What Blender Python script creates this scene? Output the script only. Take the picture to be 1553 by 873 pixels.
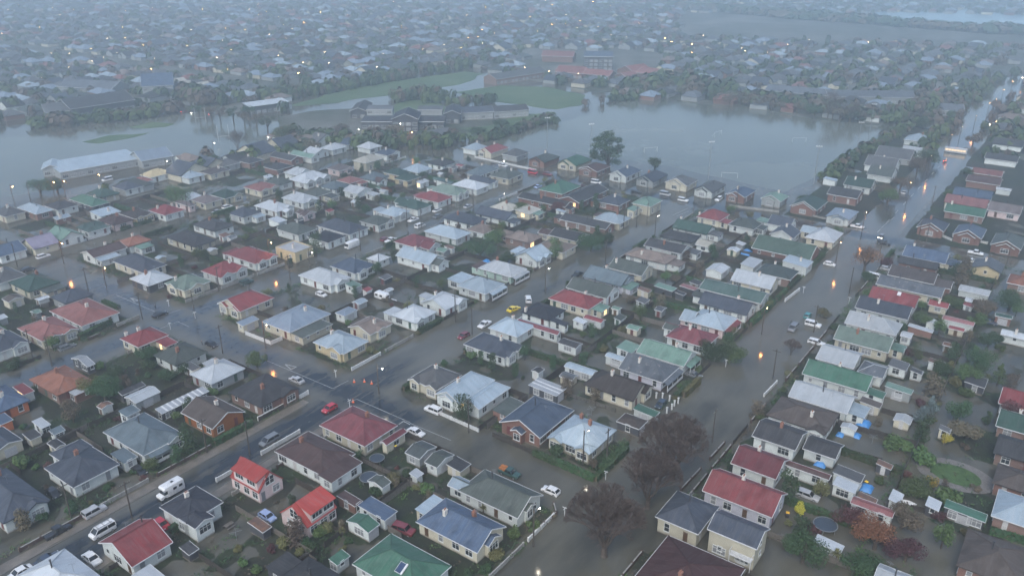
import bpy, bmesh, math, random
from mathutils import Vector, noise
random.seed(7)
R = math.radians
for o in list(bpy.data.objects): bpy.data.objects.remove(o, do_unlink=True)
SC = bpy.context.scene
COL = SC.collection
# ------------------------------------------------------------------ camera
CAM_H = 105.0; FPX = 1256.0; CX, CY, HZ = 776.5, 436.5, -110.0
PITCH = math.atan((CY - HZ) / FPX)
cam = bpy.data.cameras.new('camera'); co = bpy.data.objects.new('camera', cam); COL.objects.link(co)
co.location = (0, 0, CAM_H); co.rotation_euler = (math.pi/2 - PITCH, 0, 0)
cam.sensor_width = 36; cam.lens = FPX / 1553 * 36; cam.clip_start = .5; cam.clip_end = 9000
SC.camera = co
# ------------------------------------------------------------------ sky, sun, exposure
SUN_EL, SUN_ROT = R(48), R(200)
wd = bpy.data.worlds.new('World'); SC.world = wd; wd.use_nodes = True
nt = wd.node_tree; bg = nt.nodes['Background']
sky = nt.nodes.new('ShaderNodeTexSky'); sky.sky_type = 'NISHITA'; sky.sun_disc = False
sky.sun_elevation = SUN_EL; sky.sun_rotation = SUN_ROT; sky.air_density = 1.0; sky.dust_density = 2.0; sky.ozone_density = 0.6
nt.links.new(sky.outputs[0], bg.inputs[0]); bg.inputs[1].default_value = 0.11
sl = bpy.data.lights.new('sun', 'SUN'); so = bpy.data.objects.new('sun', sl); COL.objects.link(so)
sl.energy = 1.0; sl.angle = R(40); sl.color = (1, .99, .95)
so.rotation_euler = (math.pi/2 - SUN_EL, 0, math.pi - SUN_ROT)
SC.view_settings.view_transform = 'Standard'; SC.view_settings.look = 'None'; SC.view_settings.gamma = 1
SC.view_settings.exposure = 1.25
SC.render.engine = 'CYCLES'
SC.cycles.use_denoising = True; SC.cycles.volume_bounces = 6; SC.cycles.max_bounces = 8
SC.cycles.diffuse_bounces = 2; SC.cycles.glossy_bounces = 3; SC.cycles.transmission_bounces = 2
SC.cycles.sample_clamp_indirect = 3; SC.cycles.sample_clamp_direct = 0
HAZE = .00092
# ------------------------------------------------------------------ frames and helpers
TH = R(54.2); UA = (math.cos(TH), math.sin(TH)); UB = (math.sin(TH), -math.cos(TH))
cP, sP = math.cos(PITCH), math.sin(PITCH)
def g(x, y, z=0.0):                      # a photo pixel -> the ground (or height z)
    a = (x - CX) / FPX; b = (CY - y) / FPX
    d = (a, cP + b*sP, -sP + b*cP); t = (CAM_H - z) / -d[2]
    return d[0]*t, d[1]*t
def toAB(p): return p[0]*UA[0] + p[1]*UA[1], p[0]*UB[0] + p[1]*UB[1]
def W(a, b): return a*UA[0] + b*UB[0], a*UA[1] + b*UB[1]
TX = {'0': 0, '1': 311, '2': 622, '3': 932, '4': 1242}; TY = {'a': 698, 'b': 523, 'c': 348, 'd': 173}
KT = 311/1551
def px(t, x, y): return TX[t[1]] + float(x)*KT, TY[t[0]] + float(y)*KT
def gt(t, x, y, z=0): return g(*px(t, x, y), z)
def abt(t, x, y, z=0): return toAB(gt(t, x, y, z))
def dist(p): return math.hypot(p[0], p[1], CAM_H)

class MB:
    def __init__(s): s.v = []; s.f = []; s.m = []; s.uv = {}
    def poly(s, pts, m=0, uv=None):
        i = len(s.v); s.v += [tuple(p) for p in pts]; s.f.append(tuple(range(i, i+len(pts)))); s.m.append(m)
        if uv: s.uv[len(s.f)-1] = uv
    def box(s, x0, x1, y0, y1, z0, z1, m=0):
        i = len(s.v)
        s.v += [(x0,y0,z0),(x1,y0,z0),(x1,y1,z0),(x0,y1,z0),(x0,y0,z1),(x1,y0,z1),(x1,y1,z1),(x0,y1,z1)]
        for f in ((3,2,1,0),(4,5,6,7),(0,1,5,4),(1,2,6,5),(2,3,7,6),(3,0,4,7)):
            s.f.append(tuple(i+k for k in f)); s.m.append(m)
    def bar(s, p, q, w, h, m=0, up=(0,0,1)):
        p = Vector(p); q = Vector(q); d = (q-p)
        if d.length < 1e-5: return
        d.normalize(); u = Vector(up)
        r = d.cross(u)
        if r.length < 1e-4: r = d.cross(Vector((1,0,0)))
        r.normalize(); u = r.cross(d)
        i = len(s.v)
        for c in (p, q):
            for a, b in ((-1,-1),(1,-1),(1,1),(-1,1)): s.v.append(tuple(c + r*(a*w/2) + u*(b*h/2)))
        for f in ((0,1,2,3),(7,6,5,4),(0,4,5,1),(1,5,6,2),(2,6,7,3),(3,7,4,0)):
            s.f.append(tuple(i+k for k in f)); s.m.append(m)
    def tube(s, p, q, r0, r1, n=6, m=0, cap=False):
        p = Vector(p); q = Vector(q); d = (q-p).normalized()
        x = d.orthogonal().normalized(); y = d.cross(x); i = len(s.v)
        for c, r in ((p, r0), (q, r1)):
            for k in range(n):
                t = 2*math.pi*k/n; s.v.append(tuple(c + x*(math.cos(t)*r) + y*(math.sin(t)*r)))
        for k in range(n):
            s.f.append((i+k, i+(k+1)%n, i+n+(k+1)%n, i+n+k)); s.m.append(m)
        if cap:
            s.f.append(tuple(i+n+k for k in range(n))); s.m.append(m)
            s.f.append(tuple(i+n-1-k for k in range(n))); s.m.append(m)
    def ball(s, c, rx, ry, rz, m=0, nu=8, nv=5):
        i = len(s.v)
        for a in range(nv+1):
            t = math.pi*a/nv
            for b in range(nu):
                u = 2*math.pi*b/nu
                s.v.append((c[0]+rx*math.sin(t)*math.cos(u), c[1]+ry*math.sin(t)*math.sin(u), c[2]+rz*math.cos(t)))
        for a in range(nv):
            for b in range(nu):
                s.f.append((i+a*nu+b, i+(a+1)*nu+b, i+(a+1)*nu+(b+1)%nu, i+a*nu+(b+1)%nu)); s.m.append(m)
    def mesh(s, name, mats, smooth=False):
        me = bpy.data.meshes.new(name); me.from_pydata(s.v, [], s.f)
        for k in (mats if isinstance(mats, (list, tuple)) else [mats]): me.materials.append(k)
        if any(s.m): me.polygons.foreach_set('material_index', s.m)
        if smooth: me.polygons.foreach_set('use_smooth', [True]*len(s.f))
        if s.uv:
            l = me.uv_layers.new(name='UVMap').data
            for p in me.polygons:
                u = s.uv.get(p.index)
                if u:
                    for k, li in enumerate(p.loop_indices): l[li].uv = u[k]
        me.update(); return me
def link(name, me, parent=None, loc=(0,0,0), rz=0):
    o = bpy.data.objects.new(name, me); COL.objects.link(o); o.location = loc; o.rotation_euler = (0, 0, rz)
    if parent: o.parent = parent
    return o
def tag(o, label=None, cat=None, group=None, kind=None):
    if label: o['label'] = label
    if cat: o['category'] = cat
    if group: o['group'] = group
    if kind: o['kind'] = kind
    return o
def empty(name, loc, rz=0):
    o = bpy.data.objects.new(name, None); COL.objects.link(o); o.location = loc; o.rotation_euler = (0, 0, rz)
    o.empty_display_size = .5; return o
LABELS = {}
ORD = ['first','second','third','fourth','fifth','sixth','seventh','eighth','ninth','tenth','eleventh','twelfth','thirteenth','fourteenth',
       'fifteenth','sixteenth','seventeenth','eighteenth','nineteenth','twentieth']
def nth(i): return ORD[i] if i < len(ORD) else '%dth' % (i+1)

# ------------------------------------------------------------------ materials
def N(t, kind, **kw):
    n = t.nodes.new('ShaderNode'+kind)
    for k, v in kw.items():
        if k in n.inputs: n.inputs[k].default_value = v
        else: setattr(n, k, v)
    return n
def mat0(name, rough=.6, spec=.4, metal=0):
    m = bpy.data.materials.new(name); m.use_nodes = True; t = m.node_tree; b = t.nodes['Principled BSDF']
    b.inputs['Roughness'].default_value = rough; b.inputs['Specular IOR Level'].default_value = spec; b.inputs['Metallic'].default_value = metal
    return m, t, b
def rgb(c): return (c[0], c[1], c[2], 1)
def mixc(t, fac, a, b, mode='MIX'):
    n = t.nodes.new('ShaderNodeMix'); n.data_type = 'RGBA'; n.blend_type = mode
    for sock, v in ((0, fac), (6, a), (7, b)):
        if hasattr(v, 'links'): t.links.new(v, n.inputs[sock])
        else: n.inputs[sock].default_value = v if sock == 0 else rgb(v)
    return n.outputs[2]
def ramp(t, src, a, b):
    n = N(t, 'MapRange'); n.clamp = True
    n.inputs[1].default_value = a; n.inputs[2].default_value = b; t.links.new(src, n.inputs[0]); return n.outputs[0]
def coord(t, which='Object', scale=(1,1,1)):
    tc = t.nodes.new('ShaderNodeTexCoord'); mp = N(t, 'Mapping'); mp.inputs['Scale'].default_value = scale
    t.links.new(tc.outputs[which], mp.inputs['Vector']); return mp.outputs[0]
def noisef(t, vec, scale, detail=3, rough=.55):
    n = N(t, 'TexNoise', Scale=scale, Detail=detail, Roughness=rough); t.links.new(vec, n.inputs['Vector']); return n.outputs['Fac']
def plain(name, c, rough=.6, spec=.4, metal=0, var=.12, scale=2.0):
    m, t, b = mat0(name, rough, spec, metal)
    f = noisef(t, coord(t), scale)
    t.links.new(mixc(t, ramp(t, f, .3, .7), [x*(1-var) for x in c], [min(1, x*(1+var)) for x in c]), b.inputs['Base Color'])
    return m
def emis(name, c, s):
    m, t, b = mat0(name); b.inputs['Base Color'].default_value = rgb(c)
    b.inputs['Emission Color'].default_value = rgb(c); b.inputs['Emission Strength'].default_value = s; return m

ROOF = {  # code: (words, colour, tiled?)
 'sl': ('slate blue', (.095,.12,.165), 0), 'sb': ('pale steel blue', (.20,.275,.32), 0), 'rd': ('dull red', (.23,.045,.05), 0),
 'wh': ('off-white', (.46,.51,.55), 0), 'nv': ('blue-black', (.05,.06,.085), 1), 'dg': ('charcoal grey', (.075,.08,.09), 1),
 'rb': ('bright red', (.40,.055,.045), 0), 'br': ('brown', (.135,.08,.075), 0), 'mr': ('maroon', (.175,.045,.055), 0),
 'bl': ('blue', (.12,.19,.31), 0), 'gn': ('green', (.06,.17,.115), 0), 'ru': ('rust-stained brown', (.16,.10,.08), 0),
 'gg': ('grey-green', (.115,.145,.13), 0), 'gz': ('weathered grey-green', (.12,.15,.15), 0), 'rm': ('deep red', (.22,.05,.055), 0),
 'tb': ('brown tiled', (.105,.085,.075), 1), 'gb': ('blue-grey', (.17,.20,.235), 0), 'lw': ('pale ribbed grey', (.42,.46,.49), 0),
 'pg': ('pale green', (.19,.27,.225), 0), 'oc': ('terracotta', (.26,.105,.065), 1), 'pk': ('faded pinkish red', (.28,.12,.12), 0),
 'gr': ('mid grey', (.17,.18,.19), 0), 'lg': ('light green', (.17,.30,.24), 0), 'lb': ('pale blue-grey', (.33,.42,.49), 0),
 'bs': ('steel blue', (.10,.15,.23), 0), 'st': ('white-striped', (.3,.33,.36), 0), 'bk': ('dark brown tiled', (.075,.062,.058), 1),
 'md': ('dark maroon tiled', (.10,.04,.042), 1), 'tn': ('tan', (.27,.215,.185), 1), 'dk': ('dark green', (.04,.095,.075), 0),
 'ge': ('two-tone green', (.10,.17,.13), 0), 'sg': ('slate green', (.09,.13,.13), 0), 'tg': ('teal green', (.11,.20,.18), 0),
 'cr': ('cream', (.43,.42,.36), 0), 'll': ('lilac', (.26,.24,.33), 0), 'gp': ('pinkish grey', (.25,.21,.21), 0),
 'lu': ('light slate blue', (.22,.29,.37), 0), 'rr': ('dull terracotta red', (.24,.095,.085), 1), 'db': ('dark taupe', (.11,.095,.095), 1),
 'pr': ('pinkish red', (.24,.09,.09), 0), 'yl': ('straw yellow', (.48,.40,.23), 0)}
WALL = {'W': ('white', (.535,.575,.56)), 'C': ('cream', (.475,.45,.355)), 'G': ('grey', (.26,.28,.28)), 'P': ('pink', (.56,.455,.44)),
 'B': ('brick', (.17,.09,.07)), 'Y': ('yellow-beige', (.47,.40,.25)), 'O': ('orange', (.5,.15,.06)), 'K': ('dark', (.06,.065,.075)),
 'L': ('pale lilac', (.48,.49,.55)), 'M': ('mint', (.36,.48,.42)), 'R': ('red', (.3,.06,.05)), 'X': ('timber', (.30,.11,.035))}
def roof_mat(code):
    w, c, tiled = ROOF[code]; c = [.84*x*(.88 if c[0] > 1.6*c[1] and c[0] > .15 else .85 if max(c) >= .33 else .72 if c[1] > 1.12*c[2] else .52) for x in c]
    m, t, b = mat0('roof_'+w.replace(' ', '_').replace('-', '_'), .55 if not tiled else .7, .22)
    tc = t.nodes.new('ShaderNodeTexCoord'); oi = t.nodes.new('ShaderNodeObjectInfo')
    sep = N(t, 'SeparateXYZ'); t.links.new(tc.outputs['UV'], sep.inputs[0])
    obj = tc.outputs['Object']
    big = noisef(t, obj, .35, 4, .65); fine = noisef(t, obj, 3.5, 3)
    mp = N(t, 'Mapping'); mp.inputs['Scale'].default_value = (1.6, .12, 1); t.links.new(tc.outputs['UV'], mp.inputs['Vector'])
    streak = noisef(t, mp.outputs[0], 1.6, 3, .7)
    # sheets (iron) or courses (tile), each a little different
    mul = N(t, 'Math', operation='MULTIPLY'); mul.inputs[1].default_value = 1/.76 if not tiled else 1/.34
    t.links.new(sep.outputs[1 if tiled else 0], mul.inputs[0])
    fl = N(t, 'Math', operation='FLOOR'); t.links.new(mul.outputs[0], fl.inputs[0])
    wn = N(t, 'TexWhiteNoise', noise_dimensions='2D') if False else N(t, 'TexWhiteNoise')
    cmb = N(t, 'CombineXYZ'); t.links.new(fl.outputs[0], cmb.inputs[0]); t.links.new(oi.outputs['Random'], cmb.inputs[1])
    t.links.new(cmb.outputs[0], wn.inputs['Vector'])
    v = .2
    c1 = mixc(t, wn.outputs['Value'], [x*(1-v*.5) for x in c], [min(.8, x*(1+v*.5)) for x in c])
    gy = sum(c)/3
    fade = [x*.6 + gy*.4 + .035 for x in c]; dirt = [x*(.55 if max(c) < .25 else .8)+.006 for x in c]
    c2 = mixc(t, ramp(t, streak, .42, .72), c1, fade)
    c3 = mixc(t, ramp(t, big, .48, .72), c2, dirt)
    hs = N(t, 'HueSaturation'); t.links.new(c3, hs.inputs['Color'])
    mr = N(t, 'MapRange'); mr.inputs[3].default_value = .82; mr.inputs[4].default_value = 1.18; t.links.new(oi.outputs['Random'], mr.inputs[0]); t.links.new(mr.outputs[0], hs.inputs['Value'])
    cc = hs.outputs[0]
    if code in ('ru', 'lw', 'gb'):
        cc = mixc(t, ramp(t, noisef(t, obj, .9, 5, .7), .6 if code != 'ru' else .45, .72), cc, (.22,.11,.06) if code == 'ru' else (.36,.33,.30))
    t.links.new(cc, b.inputs['Base Color'])
    # corrugation / tile relief
    wv = N(t, 'TexWave', Scale=(3.3 if not tiled else 1.0), Distortion=0.0); wv.bands_direction = 'Y' if tiled else 'X'
    t.links.new(tc.outputs['UV'], wv.inputs['Vector'])
    bp = N(t, 'Bump', Strength=.2, Distance=.03); t.links.new(wv.outputs['Fac'], bp.inputs['Height']); t.links.new(bp.outputs[0], b.inputs['Normal'])
    t.links.new(ramp(t, fine, .2, 2.0), b.inputs['Roughness']) if False else None
    return m
_rm = {}
def RM(c):
    if c not in _rm: _rm[c] = roof_mat(c)
    return _rm[c]
def wall_mat(code):
    w, c = WALL[code]
    m, t, b = mat0('wall_'+w.replace('-', '_'), .7, .3)
    tc = t.nodes.new('ShaderNodeTexCoord'); oi = t.nodes.new('ShaderNodeObjectInfo')
    big = noisef(t, tc.outputs['Object'], .5, 4)
    c1 = mixc(t, ramp(t, big, .35, .75), c, [x*.82 for x in c])
    if code == 'B':
        br = N(t, 'TexBrick', Scale=4.0); br.inputs['Color1'].default_value = (.21,.10,.075,1); br.inputs['Color2'].default_value = (.14,.075,.06,1); br.inputs['Mortar'].default_value = (.25,.23,.21,1)
        mp = N(t, 'Mapping'); mp.inputs['Rotation'].default_value = (R(90), 0, 0); t.links.new(tc.outputs['Object'], mp.inputs[0]); t.links.new(mp.outputs[0], br.inputs['Vector'])
        c1 = mixc(t, .5, br.outputs['Color'], c1)
    hs = N(t, 'HueSaturation'); t.links.new(c1, hs.inputs['Color'])
    mr = N(t, 'MapRange'); mr.inputs[3].default_value = .8; mr.inputs[4].default_value = 1.12; t.links.new(oi.outputs['Random'], mr.inputs[0]); t.links.new(mr.outputs[0], hs.inputs['Value'])
    sp = N(t, 'SeparateXYZ'); t.links.new(tc.outputs['Object'], sp.inputs[0])
    # muddy splash band left by the flood, ragged along its top
    ad = N(t, 'Math', operation='MULTIPLY_ADD'); ad.inputs[1].default_value = .5; t.links.new(noisef(t, tc.outputs['Object'], 1.2, 4), ad.inputs[0]); t.links.new(sp.outputs[2], ad.inputs[2])
    c2 = mixc(t, ramp(t, ad.outputs[0], .75, .35), hs.outputs[0], (.16,.14,.115))
    t.links.new(c2, b.inputs['Base Color'])
    if code not in 'B':
        wv = N(t, 'TexWave', Scale=2.2); wv.bands_direction = 'Z'; wv.wave_profile = 'SAW'; t.links.new(tc.outputs['Object'], wv.inputs['Vector'])
        bp = N(t, 'Bump', Strength=.3, Distance=.02); t.links.new(wv.outputs['Fac'], bp.inputs['Height']); t.links.new(bp.outputs[0], b.inputs['Normal'])
    return m
_wm = {}
def WM(c):
    if c not in _wm: _wm[c] = wall_mat(c)
    return _wm[c]
M = {}
M['trim'] = plain('white_trim', (.52,.53,.53), .5); M['frame'] = plain('window_frame', (.50,.52,.51), .4)
M['glass'], _t, _b = mat0('window_glass', .06, .6); _b.inputs['Base Color'].default_value = (.022,.028,.034,1)
M['curtain'] = plain('curtained_glass', (.20,.21,.22), .08, .6)
M['lit'] = emis('lit_window', (1, .62, .25), 1.1)
M['brick'] = plain('chimney_brick', (.22,.11,.08), .8); M['cpot'] = plain('terracotta_pot', (.28,.13,.08), .7); M['plaster'] = plain('chimney_plaster', (.5,.48,.44), .8)
M['iron'] = plain('dark_iron', (.05,.05,.055), .5); M['door'] = plain('door_paint', (.12,.05,.05), .4); M['gdoor'] = plain('garage_door', (.34,.35,.36), .5)
M['timber'] = plain('weathered_timber', (.042,.036,.031), .8, var=.35, scale=1.5); M['paleboard'] = plain('pale_timber', (.12,.108,.095), .8, var=.3)
M['conc'] = plain('pale_concrete', (.24,.235,.22), .8, var=.25, scale=.8); M['whitewall'] = plain('painted_wall', (.48,.49,.48), .7, var=.15)
M['brickwall'] = plain('low_brick_wall', (.075,.048,.04), .8, var=.3, scale=3)
M['pole'] = plain('tarred_pole', (.055,.047,.04), .8, var=.3); M['steel'] = plain('galvanised_steel', (.20,.21,.22), .5, metal=.2)
M['tyre'] = plain('tyre_rubber', (.018,.018,.018), .8); M['rim'] = plain('wheel_rim', (.35,.36,.37), .3, metal=.7)
M['carglass'], _t, _b = mat0('car_glass', .05, .7); _b.inputs['Base Color'].default_value = (.015,.018,.02,1)
M['headoff'] = plain('lamp_glass', (.55,.56,.56), .1, .7); M['tailoff'] = plain('tail_lamp', (.25,.02,.02), .2, .6)
M['head'] = emis('headlight_on', (1, .93, .72), 18); M['tail'] = emis('tail_lamp_on', (1, .08, .05), 25)
M['sodium'] = emis('sodium_lamp', (1, .55, .22), 60); M['whitelamp'] = emis('pale_lamp', (1, .95, .85), 45); M['fardot'] = emis('far_lamp', (1, .68, .40), 36)
M['skin'] = plain('skin', (.42,.27,.2), .6); M['orange'] = plain('orange_plastic', (.75,.14,.04), .5); M['tarp'] = plain('blue_tarp', (.05,.20,.46), .45)
M['hivis'] = plain('rain_jacket', (.05,.06,.08), .6); M['solar'] = plain('solar_glass', (.03,.05,.10), .1, .7)
def leaf(name, c1, c2, c3=None, rough=.65):
    m, t, b = mat0(name, rough, .25); oi = t.nodes.new('ShaderNodeObjectInfo')
    o = coord(t); f = noisef(t, o, 1.1, 3); f2 = noisef(t, o, 7, 2)
    a = mixc(t, ramp(t, f, .3, .7), c1, c2); a = mixc(t, ramp(t, f2, .35, .8), a, c3 or [x*1.35 for x in c2])
    hs = N(t, 'HueSaturation'); t.links.new(a, hs.inputs['Color'])
    for k, lo, hi in (('Value', .72, 1.3), ('Hue', .475, .525)):
        mr = N(t, 'MapRange'); mr.inputs[3].default_value = lo; mr.inputs[4].default_value = hi; t.links.new(oi.outputs['Random'], mr.inputs[0]); t.links.new(mr.outputs[0], hs.inputs[k])
    t.links.new(hs.outputs[0], b.inputs['Base Color']); return m
M['dkleaf'] = leaf('evergreen_leaf', (.016,.034,.016), (.036,.066,.026)); M['mdleaf'] = leaf('garden_leaf', (.03,.058,.02), (.065,.10,.032))
M['olive'] = leaf('olive_leaf', (.06,.068,.028), (.11,.105,.042)); M['gold'] = leaf('golden_leaf', (.20,.17,.02), (.36,.31,.05))
M['rust'] = leaf('autumn_leaf', (.10,.052,.028), (.19,.095,.045)); M['wine'] = leaf('wine_leaf', (.045,.022,.024), (.085,.035,.035))
M['bluefir'] = leaf('blue_fir_leaf', (.05,.075,.075), (.10,.13,.13)); M['brownleaf'] = leaf('brown_shrub', (.055,.045,.034), (.10,.08,.055))
M['bark'] = plain('bark', (.07,.056,.046), .85, var=.35, scale=3); M['twig'] = plain('reddish_twig', (.070,.052,.044), .85, var=.3)
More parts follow.
